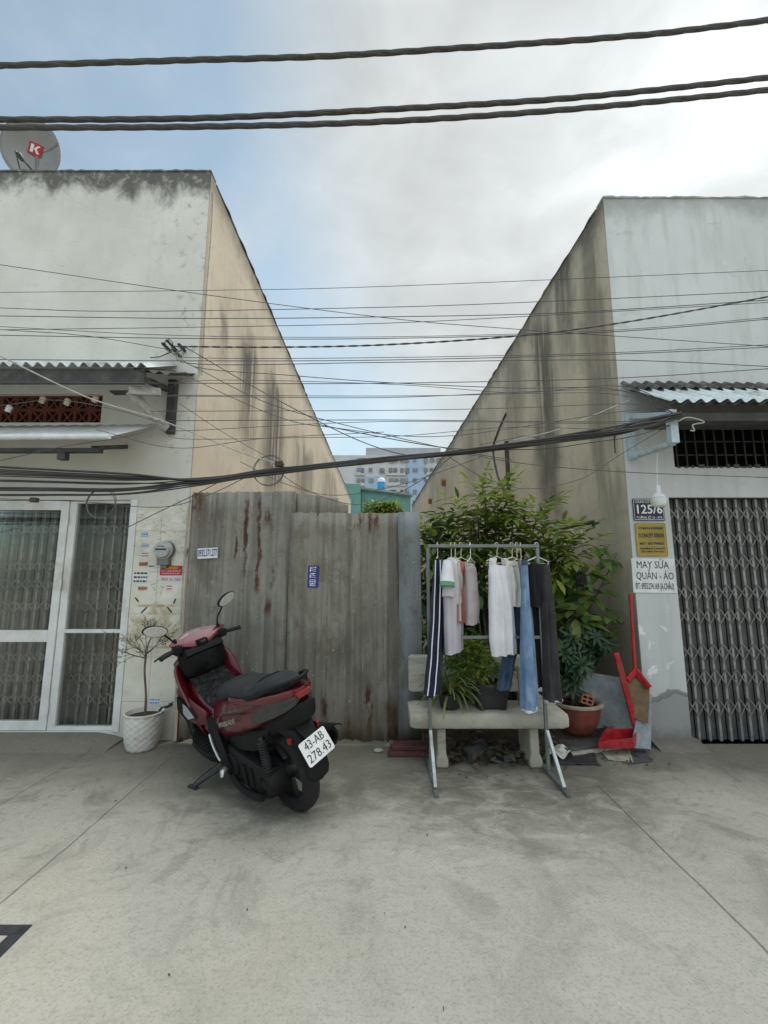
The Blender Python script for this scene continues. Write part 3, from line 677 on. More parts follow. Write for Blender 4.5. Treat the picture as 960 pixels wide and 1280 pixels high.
# ------------------------------------------------------------------ right house
HR = empty('row_house', (RX, RY, 0), 'low pale green grey house with grey folding gate and barred window', 'house')
XR = 7.0
GATE = (2.785, 5.2, -.001, 2.262); GRIL = (2.875, 5.4, 2.565, 3.13)
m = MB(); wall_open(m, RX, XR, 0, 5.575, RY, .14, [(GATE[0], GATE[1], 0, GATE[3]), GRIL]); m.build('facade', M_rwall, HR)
ex, ey = RX - .0367 * 20.8, 25.0
m = MB(); m.add([(RX - .006, RY + .004, 0), (ex, ey, 0), (ex, ey, 5.55), (RX - .006, RY + .004, 5.55), (RX + .13, RY + .15, 0), (ex + .13, ey, 0), (ex + .13, ey, 5.55), (RX + .13, RY + .15, 5.55)],
      [(3, 2, 1, 0), (4, 5, 6, 7), (0, 4, 7, 3), (1, 2, 6, 5), (3, 7, 6, 2), (0, 1, 5, 4)]); m.build('side_wall', M_rside, HR)
m = MB(); wavy_bar(m, (RX - .008, RY + .065, 5.565), (XR, RY + .065, 5.565), .155, .022, 90, .006, 5); m.build('front_coping', M_rwall, HR, smooth=50)
m = MB(); wavy_bar(m, (RX + .058, RY + .15, 5.545), (ex + .058, ey, 5.545), .162, .024, 160, .010, 6); m.build('side_coping', M_rside, HR, smooth=50)
m = MB(); m.add([(RX + .14, RY + .14, 5.3), (XR, RY + .14, 5.3), (XR, ey, 5.2), (RX + .0, ey, 5.2)], [(0, 1, 2, 3)]); m.build('roof', M_sheet_dark, HR)
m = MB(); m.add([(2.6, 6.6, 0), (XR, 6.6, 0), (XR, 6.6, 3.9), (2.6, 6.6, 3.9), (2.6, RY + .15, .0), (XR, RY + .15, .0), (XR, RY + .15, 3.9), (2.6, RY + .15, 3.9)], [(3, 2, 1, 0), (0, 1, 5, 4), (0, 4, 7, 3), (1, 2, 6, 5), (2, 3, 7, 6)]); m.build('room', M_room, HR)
rows = (.30, .56, .79, 1.12, 1.34, 1.63, 1.86, 2.10)
ch, la = scissor_gate(2.80, 5.15, .0, 2.255, RY + .07, .098, rows, .023, .010, .072)
g = ch.build('folding_gate', M_gate_grey, HR, bevel=.003); la.build('lattice', M_gate_lattice, g)
m = MB(); xx = 2.80
while xx < 5.15: m.box(xx + .004, xx + .090, RY + .106, RY + .110, .0, 2.255); xx += .098
m.build('gate_slats', M_gate_leaf, g)
m = MB(); m.box(2.787, 2.80, RY + .04, RY + .12, .0, 2.26); m.box(2.80, 5.19, RY + .04, RY + .12, 2.255, 2.2615); m.build('gate_frame', M_steel_black, g)
m = MB()
for i in range(26):
    xx = 2.93 + i * .098; m.box(xx - .006, xx + .006, RY + .03, RY + .042, 2.568, 3.128)
for zz in (2.70, 2.84, 2.98): m.box(2.878, 5.39, RY + .042, RY + .052, zz - .006, zz + .006)
m.build('window_grille', M_steel_black, HR)
# rough lower lip of the broken window opening
m = MB(); rr = random.Random(4)
for i in range(30): xx = 2.9 + i * .07; m.box(xx, xx + rr.uniform(.02, .06), RY - .006, RY + .02, 2.555, 2.568 + rr.uniform(0, .03))
m.build('window_ledge', M_dark_board, HR)
# awning: pale corrugated sheets, an older fibre cement row at the wall and a steel box bracket
m = MB(); corrugated(m, (2.50, 3.62, 3.005), (5.6, 3.62, 3.045), (-.06, .56, .375), .115, .017, nrm=(0, -.5, .86), wob=.006, rag=.05, seed=3); ar = m.build('awning', M_sheet_white, HR, smooth=50)
m = MB(); corrugated(m, (2.40, 3.985, 3.275), (5.6, 3.985, 3.305), (0, .21, .155), .115, .020, nrm=(0, -.5, .86), wob=.012, seed=9); m.build('ridge_sheet', M_sheet_dark, ar, smooth=50)
m = MB(); corrugated(m, (2.51, 3.625, 2.982), (5.6, 3.625, 3.022), (-.04, .54, .362), .115, .017, nrm=(0, -.5, .86), wob=.006, seed=3); m.build('old_sheet', M_sheet_dark, ar, smooth=50)
m = MB(); m.box(2.55, 5.6, 3.70, 3.76, 2.86, 2.935); m.box(2.6, 5.6, 3.765, 4.19, 2.945, 2.955); m.build('beam', M_dark_board, ar)
m = MB(); xb = 2.45
m.box(xb - .035, xb + .035, RY - .05, RY - .003, 2.63, 3.10); m.bar((xb, RY - .05, 3.07), (2.50, 3.67, 2.90), .05, .05); m.box(2.475, 2.545, 3.62, 3.68, 2.635, 2.935); m.bar((xb, RY - .05, 2.655), (2.51, 3.66, 2.645), .05, .045)
m.build('bracket', M_pale_blue, ar, bevel=.004)
m = MB(); rr = random.Random(2)
ringz = []
for i in range(16):
    xx = lerp(2.39, 2.82, i / 15); q = 1.0
    ringz.append([Vector((xx, yy, zz)) for yy, zz in ((RY + .13, -.01), (RY + .13, .045), (RY - .03 + rr.uniform(-.01, .01), .045 + rr.uniform(-.008, .008)), (RY - .13 + rr.uniform(-.02, .02), .02), (RY - .20, -.002))])
m.loft(ringz); m.build('threshold', M_ground, HR, smooth=60)

# ------------------------------------------------------------------ corrugated fence between the houses
FY = 4.22
FN = empty('sheet_metal_fence', (-.8, FY, 0), 'weathered grey corrugated metal fence closing the gap between two houses', 'fence')
def ribsheet(name, x0, x1, z0, z1a, z1b, y, mat, rib=.105, dep=.0075, seed=0, lean=0.0, nick=0):
    """trapezoid-ribbed sheet with slightly bent edges"""
    rnd = random.Random(seed); xs = [x0]; ys = [y]; x = x0 + rnd.uniform(.0, .05)
    while x < x1 - rib:
        for dx, d in ((0, 0), (.014, -dep), (.046, -dep), (.060, 0)): xs.append(x + dx); ys.append(y + d)
        x += rib * rnd.uniform(.97, 1.03)
    xs.append(x1); ys.append(y); NZ = 14
    mb = MB(); vs = []
    for i, (xx, yy) in enumerate(zip(xs, ys)):
        top = lerp(z1a, z1b, (xx - x0) / (x1 - x0)) + rnd.uniform(-.006, .006)
        for j in range(NZ + 1):
            t = j / NZ; zz = lerp(z0 + (rnd.uniform(-.0, .03) if j == 0 else 0), top, t)
            vs.append((xx + .006 * math.sin(t * 5 + i * .2 + seed), yy + lean * t + .010 * math.sin(t * 6 + xx * 3.1 + seed) + .006 * math.sin(t * 17 + xx * 9), zz))
    fs = [(i * (NZ + 1) + j, (i + 1) * (NZ + 1) + j, (i + 1) * (NZ + 1) + j + 1, i * (NZ + 1) + j + 1) for i in range(len(xs) - 1) for j in range(NZ)]
    mb.add(vs, fs); return mb.build(name, mat, FN, smooth=25, solid=.004)
ribsheet('fence_sheet', -1.880, -.868, .02, 2.315, 2.322, FY, M_zincA, seed=1)
ribsheet('fence_sheet', -.900, .160, .015, 2.108, 2.100, FY - .034, M_zincB, seed=2)
ribsheet('fence_sheet', -.905, -.455, .6, 2.318, 2.255, FY + .03, M_zincB, seed=6)
ribsheet('fence_sheet', -.560, -.36, .6, 2.272, 2.20, FY + .045, M_zincA, seed=8)
o = ribsheet('fence_sheet', .135, .345, .02, 2.105, 2.11, FY - .05, M_zincC, rib=.3, dep=.012, seed=5); o['label'] = 'newer bluish galvanised end sheet'
m = MB(); m.box(-1.90, -1.84, FY + .03, FY + .08, 0, 2.30); m.box(-.93, -.87, FY + .055, FY + .105, 0, 2.22); m.box(.17, .22, FY + .02, FY + .07, 0, 2.05); m.build('post', M_rust, FN)
m = MB()
for zz in (.55, 1.75): m = MB(); m.box(-1.93, .33, FY + .105, FY + .14, zz, zz + .04); m.build('rail', M_rust, FN)
m = MB(); m.tube(catmull([(-1.89, FY - .03, 2.26), (-1.905, FY - .04, 1.6), (-1.90, FY - .04, 1.0), (-1.905, FY - .04, .3)], 6), .008, 6); m.build('edge_wire', M_pale_wire, FN, smooth=60)

# ------------------------------------------------------------------ far background
def bricky(name, c0, c1): return simple(name, c0, .8, 0, .12, .4, dirt=c1)
M_apt_w = bricky('apartment_pale_render', (.62, .62, .62), (.55, .55, .55)); M_apt_b = bricky('apartment_blue_render', (.40, .52, .68), (.38, .48, .62)); M_apt_c = bricky('apartment_cream_render', (.60, .58, .53), (.55, .52, .48))  # far block colours made paler to stand in for distance haze
M_apt_g = bricky('apartment_grey_roof_storey', (.42, .43, .45), (.38, .39, .41)); M_pane = simple('far_window_pane', (.22, .24, .26), .3, 0, .5, .9)
M_teal = simple('teal_ribbed_sheet', (.155, .36, .31), .5, .1, .2, 1.5, dirt=(.17, .30, .26))
M_teal_roof = simple('grey_green_roof_sheet', (.30, .40, .37), .55, .1, .2, 1.5, dirt=(.22, .25, .23))
AY = 110.0
AB = empty('apartment_building', (4, AY, 0), 'distant tall pale blue and white apartment block with rows of windows', 'building')
p0, p1 = at(438, 600, AY), at(552, 600, AY); ztop = at(480, 569, AY).z
m = MB(); m.box(-17.0, 20, AY, AY + 14, 0, ztop); m.build('wall', M_apt_w, AB)
m = MB(); m.box(-4.8, 15.0, AY + 2, AY + 13, ztop, at(480, 557, AY).z); m.build('roof_storey', M_apt_g, AB)
blue = [(456, 480, 596, 618), (509, 531, 570, 640), (509, 548, 596, 640)]
m = MB()
for i, (a, b, c, d) in enumerate(blue):
    q, w = at(a, c, AY), at(b, d, AY); m = MB(); m.box(q.x, w.x, AY - .3 - .05 * i, AY - .001, max(0, w.z), q.z); m.build('blue_panel', M_apt_b, AB)
m = MB()
for py in (590, 603, 617, 631):
    for a, b in ((444, 456), (482, 507), (533, 549)):
        q, w = at(a, py, AY), at(b, py + 4.5, AY); m = MB(); m.box(q.x, w.x, AY - .42, AY - .002, w.z, q.z); m.build('balcony_band', M_apt_c, AB)
rr = random.Random(5)
for py in (573, 585.5, 598.5, 612.5, 626):
    for px in (446, 451, 461, 474.5, 486, 491.5, 500, 506, 516, 529.5, 537, 545):
        q, w = at(px, py, AY), at(px + rr.uniform(4, 6.2), py + rr.uniform(4.6, 6.4), AY)
        m = MB(); m.box(q.x, w.x, AY - .47, AY - .43, w.z, q.z); m.build('window', M_pane, AB)
AB2 = empty('apartment_building', (-18, 132, 0), 'white slab block far off at the left of the blue apartments', 'building')
q, w = at(424, 583, 132), at(444, 640, 132)
m = MB(); m.box(q.x - 6, w.x + 1, 132, 140, 0, q.z); m.build('wall', M_apt_w, AB2)
m = MB()
for py in (588, 595, 602.5, 610): a_, b_ = at(428, py, 132), at(440, py + 3, 132); m = MB(); m.box(a_.x - 4, b_.x, 131.8, 131.999, b_.z, a_.z); m.build('window', M_pane, AB2)
# teal metal house at the end of the alley
TY = 31.0
TH = empty('metal_house', (.2, TY, 0), 'teal ribbed metal house at the end of the alley', 'house')
q0, q1 = at(424, 612, TY), at(513, 621, TY)
m = MB(); W_ = 60; vs = []
for i in range(W_ + 1):
    xx = lerp(-4.2, q1.x, i / W_); zz = lerp(at(452, 612.5, TY).z, q1.z, max(0, (xx + 1.6) / (q1.x + 1.6)))
    for z_ in (0, zz): vs.append((xx, TY + (.05 if i % 2 else 0), z_))
m.add(vs, [(2 * i, 2 * i + 2, 2 * i + 3, 2 * i + 1) for i in range(W_)]); m.box(q1.x - .1, q1.x, TY + .06, TY + 8, 0, q1.z - .1); m.build('wall', M_teal, TH, solid=.02)
m = MB(); e0, e1 = at(452, 610.5, TY), at(513, 619.5, TY); m.add([(-1.7, TY - .3, e0.z), (e1.x + .2, TY - .3, e1.z), (e1.x + .2, TY + 9, e1.z + 1.1), (-1.7, TY + 9, e0.z + 1.1)], [(0, 1, 2, 3)]); m.build('roof', M_teal_roof, TH, solid=.12)
m = MB(); a_, b_ = at(428, 604.5, TY), at(451, 607, TY); m.add([(-5, TY - .35, a_.z), (b_.x, TY - .35, b_.z), (b_.x, TY + 6, b_.z + .2), (-5, TY + 6, a_.z + .2), (-5, TY - .2, 0), (b_.x, TY - .2, 0)], [(0, 1, 2, 3), (4, 5, 1, 0)]); m.build('gable_end', M_teal, TH, solid=.08)
# roof tank on a small stand
WT = empty('water_tank', at(476.5, 618, 36), 'small blue water tank with pale top on the teal roof', 'water tank')
b = at(476.5, 614.5, 36); tt = at(476.5, 597, 36); r_ = (at(481.3, 606, 36).x - at(471.6, 606, 36).x) / 2; hh = tt.z - b.z
m = MB(); m.lathe([(r_ * .98, 0), (r_, hh * .06), (r_, hh * .28), (r_ * 1.03, hh * .31), (r_, hh * .34), (r_, hh * .66)], 20, Matrix.Translation(b)); m.build('tank_body', simple('blue_tank_plastic', (.03, .28, .58), .45), WT, smooth=40)
m = MB(); m.lathe([(r_ * 1.01, hh * .66), (r_ * 1.01, hh * .82), (r_ * .8, hh * .93), (r_ * .3, hh), (.02, hh * 1.01)], 20, Matrix.Translation(b)); m.build('tank_top', M_white_plastic, WT, smooth=40)
m = MB()
for sx in (-1, 1):
    for sy in (-1, 1): m.box(b.x + sx * r_ * .7 - .04, b.x + sx * r_ * .7 + .04, b.y + sy * r_ * .7 - .04, b.y + sy * r_ * .7 + .04, 3.0, b.z)
m.box(b.x - r_ * .9, b.x + r_ * .9, b.y - r_ * .9, b.y + r_ * .9, b.z - .08, b.z - .002)
m.build('stand', M_steel_black, WT)

# ================================================================== SCOOTER  (local: x forward, y to its left, z up; leaned on its side stand)
M_redpaint = simple('dark_red_metallic_paint', (.105, .004, .011), .28, .15, .12, 3, coat=.7)
M_redbright = simple('bright_red_metallic_paint', (.135, .005, .014), .3, .2, .12, 3, coat=.6)
M_blackpl = simple('satin_black_plastic', (.009, .009, .0095), .6, 0, .25, 12, spec=.22)
M_blackgl = simple('glossy_black_plastic', (.006, .006, .0065), .32, 0, .2, 6, spec=.16)
t = NT('wrinkled_black_film'); n = t.noise(16, 5, .7, None, 1.6); t.set((.006, .006, .0065), .10, 0, .7); t.bump(n, 1.0, .05); M_film = t.mat
t = NT('black_seat_vinyl'); n = t.noise(220, 2, .5); t.set(t.mix(t.step(t.noise(7, 4), .35, .65), (.022, .0235, .027), (.034, .036, .040)), .6, 0, .3); t.bump(n, .25, .002); M_seat = t.mat
M_engine = simple('black_engine_casting', (.012, .0125, .013), .55, .1, .3, 18, .15, spec=.25)
M_tyre = simple('tyre_rubber', (.013, .013, .0125), .85, 0, .35, 25, .3, dirt=(.03, .028, .025))
M_alloy = simple('dark_alloy_rim', (.05, .05, .052), .4, .6, .2, 15)
M_silver = simple('brushed_silver', (.55, .56, .57), .3, .8, .15, 15)
M_mirror = simple('mirror_glass', (.62, .61, .56), .3, .25, .05, 8)  # pale cream base colour stands in for the bright wall it reflects
M_lens = simple('smoked_lamp_lens', (.05, .05, .05), .15, .2, .3, 8)
M_redlens = simple('red_lamp_lens', (.22, .012, .015), .2, 0, .2, 8)
M_lcd = simple('instrument_glass', (.11, .12, .13), .08, .1, .25, 18)
M_greyins = simple('pale_grey_gloss_insert', (.42, .45, .50), .2, .2, .1, 10, coat=.4)
M_plate = simple('white_number_plate', (.78, .79, .77), .4, 0, .06, 10, dirt=(.6, .58, .52))
M_plug = M_steel_black

SC = empty('motor_scooter', (-.567, 3.115, 0), 'dark red and black motor scooter leaning on its side stand before the metal fence', 'motor scooter', local=True)
TH_, LEAN, SCL = R(136), R(15.5), 1.03

def rring(x, zl, zh, wt, wb, n=4, wm=None):
    """rounded body section at x; half widths at bottom, middle, top"""
    wm = wm or max(wt, wb) * 1.02; pts = []
    prof = [(wb * .55, zl), (wb, lerp(zl, zh, .10)), (wm, lerp(zl, zh, .45)), (lerp(wm, wt, .6), lerp(zl, zh, .75)), (wt, lerp(zl, zh, .92)), (wt * .6, zh)]
    return [Vector((x, y, z)) for y, z in prof] + [Vector((x, -y, z)) for y, z in prof[::-1]]
def body(mb, tab, n=22):
    xs = [lerp(tab[0][0], tab[-1][0], i / n) for i in range(n + 1)]
    return mb.loft([rring(x, *table(tab, x)) for x in xs])
def RotY(mat=Matrix()): return Matrix.Rotation(R(-90), 4, 'X')     # lathe axis -> local y

def wheel(cx, rt, wt_, nsp):
    mb = MB(); prof = [(rt - .085, -wt_ * .36), (rt - .06, -wt_ * .5), (rt - .03, -wt_ * .52), (rt - .008, -wt_ * .34), (rt, -wt_ * .12), (rt, wt_ * .12), (rt - .008, wt_ * .34), (rt - .03, wt_ * .52), (rt - .06, wt_ * .5), (rt - .085, wt_ * .36)]
    M_ = Matrix.Translation((cx, 0, rt)) @ RotY()
    rings = [[M_ @ Vector((r * math.cos(a), r * math.sin(a), y)) for r, y in prof] for a in [2 * math.pi * k / 48 for k in range(48)]]
    mb.loft(rings, False, True)
    w = mb.build('wheel', M_tyre, SC, smooth=40)
    mb = MB(); ri = rt - .075
    rp = [(ri, -.04), (ri + .008, -.045), (ri + .008, .045), (ri, .04), (ri - .014, .03), (ri - .014, -.03)]
    mb.loft([[M_ @ Vector((r * math.cos(a), r * math.sin(a), y)) for r, y in rp] for a in [2 * math.pi * k / 48 for k in range(48)]], False, True)
    mb.lathe([(.055, -.05), (.06, -.02), (.06, .02), (.055, .05), (.02, .055)], 20, M_)
    for k in range(nsp):
        a = 2 * math.pi * k / nsp + .3
        mb.bar(M_ @ Vector((.04 * math.cos(a), .04 * math.sin(a), 0)), M_ @ Vector(((ri - .005) * math.cos(a + .15), (ri - .005) * math.sin(a + .15), 0)), .032, .028)
    mb.build('rim', M_alloy, w, smooth=35, bevel=.003)
wheel(0, .262, .105, 5); wheel(1.286, .25, .09, 5)

# red rear body, tapering up to the tail
m = MB(); body(m, [(.70, .47, .66, .095, .12), (.60, .38, .67, .11, .165), (.45, .40, .70, .125, .185), (.28, .47, .735, .135, .188), (.08, .555, .77, .14, .178), (-.12, .65, .815, .125, .145), (-.24, .72, .85, .09, .10), (-.32, .775, .86, .05, .055)])
BODY = m.build('body', M_redpaint, SC, smooth=75, subsurf=1)
# bright red edge that sweeps up to the tail
for sg in (1, -1):
    m = MB()
    e = [(.30, .735, .150), (.18, .755, .160), (.04, .780, .160), (-.10, .808, .148), (-.22, .835, .112), (-.315, .855, .055)]
    m.loft([[Vector((x, sg * (y + .012), z - .030)), Vector((x, sg * (y + .020), z - .010)), Vector((x, sg * (y + .008), z + .008)), Vector((x, sg * (y - .03), z))] for x, z, y in e])
    m.build('side_trim', M_redbright, BODY, smooth=60)
# model lettering as worn on both flanks
for sg in (1, -1):
    p = Vector((.315, sg * .203, .585)); rz = 180 if sg > 0 else 0
    text('lettering', 'AIRBLADE', .042, M_silver, SC, Matrix.Translation(p) @ Euler((R(90), 0, R(rz))).to_matrix().to_4x4() @ Matrix.Rotation(R(20 if sg > 0 else -20), 4, 'Z'), width=.29, bold=.0004, shear=.25)
# black lower frame cover and tail lamps
m = MB(); body(m, [(.66, .26, .42, .11, .09), (.45, .34, .45, .12, .10), (.25, .42, .52, .12, .11), (.0, .50, .62, .115, .11), (-.2, .58, .72, .10, .09), (-.36, .68, .79, .06, .05)]); m.build('under_cover', M_blackpl, SC, smooth=75, subsurf=1)
for sg in (1, -1):
    m = MB()
    L_ = [(.02, .640, .690, .166), (-.08, .665, .745, .153), (-.18, .70, .785, .122), (-.26, .735, .805, .088), (-.325, .775, .825, .048)]
    m.loft([[Vector((x, sg * (y + .006), za)), Vector((x, sg * (y + .014), (za + zb) / 2)), Vector((x, sg * (y + .003), zb)), Vector((x, sg * (y - .03), (za + zb) / 2))] for x, za, zb, y in L_])
    m.build('tail_lamp', M_lens, SC, smooth=50)
m = MB(); m.loft([[Vector((-.305, -.05, .80)), Vector((-.305, .05, .80)), Vector((-.29, .06, .84)), Vector((-.29, -.06, .84))], [Vector((-.342, -.04, .805)), Vector((-.342, .04, .805)), Vector((-.335, .05, .838)), Vector((-.335, -.05, .838))]]); m.build('brake_lamp', M_redlens, SC, bevel=.004)
# seat
def sring(x, zb, zt, w, kx=0):
    prof = [(w * .86, zb), (w * 1.0, lerp(zb, zt, .35)), (w * .94, lerp(zb, zt, .72)), (w * .72, lerp(zb, zt, .95)), (w * .30, zt)]
    return [Vector((x, y, z)) for y, z in prof] + [Vector((x, -y, z)) for y, z in prof[::-1]]
m = MB(); tb = [(.665, .575, .66, .085), (.64, .575, .715, .105), (.54, .635, .762, .122), (.38, .695, .792, .138), (.20, .735, .806, .150), (.10, .755, .818, .150), (.02, .77, .862, .148), (-.05, .785, .878, .138), (-.14, .81, .888, .115), (-.21, .835, .890, .080), (-.245, .85, .882, .045)]
xs = [lerp(.665, -.245, i / 30) for i in range(31)]
m.loft([sring(x, *table(tb, x)) for x in xs]); m.build('seat', M_seat, SC, smooth=45)
# grab rail
m = MB(); m.tube(catmull([(.10, .155, .775), (-.02, .168, .805), (-.15, .145, .855), (-.26, .095, .895), (-.31, .0, .905), (-.26, -.095, .895), (-.15, -.145, .855), (-.02, -.168, .805), (.10, -.155, .775)], 5), .0125, 8)
m.loft([[Vector((-.23, -.07, .862)), Vector((-.23, .07, .862)), Vector((-.23, .07, .885)), Vector((-.23, -.07, .885))], [Vector((-.315, -.06, .89)), Vector((-.315, .06, .89)), Vector((-.315, .06, .908)), Vector((-.315, -.06, .908))]])
m.build('grab_rail', M_blackpl, SC, smooth=50)
# central tunnel: red flanks, top under wrinkled black film
m = MB(); body(m, [(1.06, .40, .80, .12, .16), (.98, .36, .755, .135, .175), (.88, .345, .685, .145, .18), (.76, .345, .615, .145, .175), (.64, .36, .58, .125, .165)], 14); m.build('tunnel_cover', M_redpaint, SC, smooth=75, subsurf=1)
m = MB(); TT = [(1.03, .815, .120), (.95, .752, .128), (.86, .690, .132), (.76, .630, .132), (.655, .590, .12)]
m.loft([[Vector((x, y * w, z - .012 + (.022 if abs(y) < .9 else 0))) for y in (-1.08, -.8, -.3, .3, .8, 1.08)] + [Vector((x, y * w, z - .035)) for y in (1.0, -1.0)] for x, z, w in TT]); m.build('tunnel_film', M_film, SC, smooth=40)
# leg shield: outer red shell, black inner panel, dark recess with grey insert
LS = [(.30, 1.06, .80, .150), (.42, 1.13, .78, .205), (.56, 1.17, .83, .232), (.68, 1.185, .90, .245), (.78, 1.18, .97, .245), (.84, 1.165, 1.01, .232), (.87, 1.15, 1.03, .205), (.885, 1.13, 1.05, .16)]
def shield(mb, off=0.0, rows=None, w0=.86):
    R0 = []
    for z, sf, sb, w in rows or LS:
        pts = []
        for k in range(13):
            a = lerp(-1, 1, k / 12); y = w * a
            x = lerp(sf, sb, abs(a) ** 1.9)
            pts.append(Vector((x, y, z)))
        inn = [Vector((p.x - .03 - .06 * (1 - (p.y / w) ** 2), p.y * .93, p.z)) for p in pts[::-1]]
        R0.append(pts + inn)
    return mb.loft(R0)
m = MB(); shield(m); SH = m.build('leg_shield', M_redpaint, SC, smooth=75, subsurf=1)
m = MB(); R0 = []
for z, xb, ws in ((.715, .955, .160), (.78, .95, .185), (.85, .955, .198), (.92, .97, .195), (.955, .985, .18), (.975, 1.0, .15)):
    R0.append([Vector((xb + .015, -ws, z)), Vector((xb - .02, -ws * .75, z)), Vector((xb - .035, 0, z)), Vector((xb - .02, ws * .75, z)), Vector((xb + .015, ws, z)), Vector((xb + .09, ws * .85, z)), Vector((xb + .09, -ws * .85, z))])
m.loft(R0); m.box(.912, .935, -.02, .02, .80, .84); m.build('inner_panel', M_blackgl, SC, smooth=75, subsurf=1)
for sg in (1, -1):
    m = MB()
    q = [(.985, .238, .655), (.85, .226, .605), (.775, .206, .515), (.90, .232, .485), (1.01, .242, .55)]
    m.add([(x, sg * (y + .012), z) for x, y, z in q] + [(x, sg * (y - .05), z) for x, y, z in q], [(0, 1, 2, 3, 4), (9, 8, 7, 6, 5)] + [(i, (i + 1) % 5, 5 + (i + 1) % 5, 5 + i) for i in range(5)])
    m.build('vent_recess', M_blackgl, SC, bevel=.006)
for sg in (1, -1):
    m = MB()
    q = [(.90, .240, .615), (.855, .235, .600), (.79, .219, .522), (.87, .236, .500), (.925, .243, .54)]
    m.add([(x, sg * (y + .004), z) for x, y, z in q] + [(x, sg * (y - .02), z) for x, y, z in q], [(0, 1, 2, 3, 4), (9, 8, 7, 6, 5)] + [(i, (i + 1) % 5, 5 + (i + 1) % 5, 5 + i) for i in range(5)])
    m.build('grey_insert', M_greyins, SC, bevel=.003)
for sg in (1, -1):
    m = MB()
    m.loft([[Vector((x, sg * y, za)), Vector((x, sg * (y + .012), (za + zb) / 2)), Vector((x, sg * y, zb)), Vector((x, sg * (y - .05), (za + zb) / 2))] for x, y, za, zb in ((1.05, .225, .44, .80), (.96, .222, .42, .755), (.86, .212, .40, .70), (.76, .195, .42, .64), (.66, .178, .46, .60))])
    m.build('side_wing', M_redpaint, SC, smooth=75, subsurf=1)
# floor board and passenger peg
m = MB(); ringz = []
for x, w, zt in ((1.02, .13, .375), (.97, .20, .345), (.88, .245, .325), (.76, .255, .318), (.64, .25, .315), (.54, .225, .318), (.47, .18, .33), (.42, .12, .35)):
    ringz.append([Vector((x, -w, zt - .02)), Vector((x, -w * .96, zt)), Vector((x, w * .96, zt)), Vector((x, w, zt - .02)), Vector((x, w * .88, zt - .075)), Vector((x, -w * .88, zt - .075))])
m.loft(ringz); m.build('floor_board', M_blackpl, SC, smooth=35)
for sg in (1, -1):
    m = MB()
    m.loft([[Vector((x - w, sg * y, z)), Vector((x + w, sg * y, z)), Vector((x + w * .8, sg * (y + .03), z - .01)), Vector((x - w * .8, sg * (y + .03), z - .01))] for x, y, z, w in ((.57, .18, .56, .035), (.54, .195, .48, .05), (.47, .205, .38, .05), (.41, .205, .29, .035), (.40, .19, .24, .02))])
    m.build('peg_bracket', M_blackpl, SC, smooth=40)
for sg in (1, -1):
    m = MB()
    m.tube(catmull([(.535, sg * .236, .475), (.50, sg * .244, .42), (.455, sg * .246, .36), (.425, sg * .244, .325)], 4), [.009] * 12 + [.007], 6)
    m.tube([(.40, sg * .225, .275), (.385, sg * .262, .27), (.375, sg * .275, .245)], [.018, .022, .012], 8)
    m.build('passenger_peg', M_silver, SC, smooth=50)
# steering: cover, instruments, bars, mirrors (turned a little to the right)
ST = Matrix.Translation((1.02, 0, 0)) @ Matrix.Rotation(R(3), 4, 'Z') @ Matrix.Translation((-1.02, 0, 0))
def sv(l): return [ST @ Vector(p) for p in l]
top = [(.995, .222, 1.048), (1.05, .12, 1.066), (1.085, .045, 1.074), (1.09, 0, 1.076), (1.085, -.045, 1.074), (1.05, -.12, 1.066), (.995, -.222, 1.048), (.96, -.075, .995), (.95, 0, .980), (.96, .075, .995)]
mid_ = [(.99, .232, 1.03), (1.06, .14, 1.045), (1.10, .06, 1.045), (1.115, 0, 1.045), (1.10, -.06, 1.045), (1.06, -.14, 1.045), (.99, -.232, 1.03), (.95, -.08, .975), (.94, 0, .962), (.95, .08, .975)]
low = [(1.0, .18, 1.0), (1.05, .12, .985), (1.09, .06, .95), (1.11, 0, .94), (1.09, -.06, .95), (1.05, -.12, .985), (1.0, -.18, 1.0), (.965, -.07, .955), (.955, 0, .945), (.965, .07, .955)]
m = MB(); m.loft([sv(top), sv(mid_), sv(low)], True); HC = m.build('handlebar_cover', M_redbright, SC, smooth=30, bevel=.006)
# raised dash rim and display, facing the rider
def dash(pts, dz): return sv([(x, y, z + dz) for x, y, z in pts])
D = [(1.01, .150, 1.052), (1.05, .05, 1.066), (1.055, 0, 1.068), (1.05, -.05, 1.066), (1.01, -.150, 1.052), (.982, -.055, 1.017), (.978, 0, 1.012), (.982, .055, 1.017)]
m = MB(); vs = dash(D, -.03) + dash(D, .004); n_ = len(D); m.add(vs, [tuple(range(n_ - 1, -1, -1)), tuple(range(n_, 2 * n_))] + [(i, (i + 1) % n_, n_ + (i + 1) % n_, n_ + i) for i in range(n_)]); m.build('instrument_panel', M_lcd, HC, bevel=.003)
m = MB(); m.box(.925, .975, -.040, .040, .955, 1.012, ST); m.build('switch_console', M_blackgl, HC, bevel=.008)
m = MB(); m.box(.920, .929, -.020, .020, .988, 1.006, ST); m.build('console_key_cover', M_lens, HC, bevel=.003)
m = MB(); m.loft([sv([(.96, y, .90), (.90, y, .93), (.92, y, .965), (1.0, y, .98)]) for y in (-.15, -.08, 0, .08, .15)]); m.lathe([(.05, .78), (.045, .9), (.07, .95)], 14, ST @ Matrix.Translation((1.04, 0, 0))); m.build('lower_cover', M_blackpl, SC, smooth=40, bevel=.008)
for sg in (1, -1):
    m = MB()
    m.tube(sv([(1.0, sg * .12, .985), (.985, sg * .185, .99), (.97, sg * .21, .99)]), [.030, .036, .026], 10)
    m.box(.945, 1.005, min(sg * .155, sg * .21), max(sg * .155, sg * .21), .96, 1.02, ST)
    m.build('switch_housing', M_blackpl, SC, smooth=45, bevel=.006)
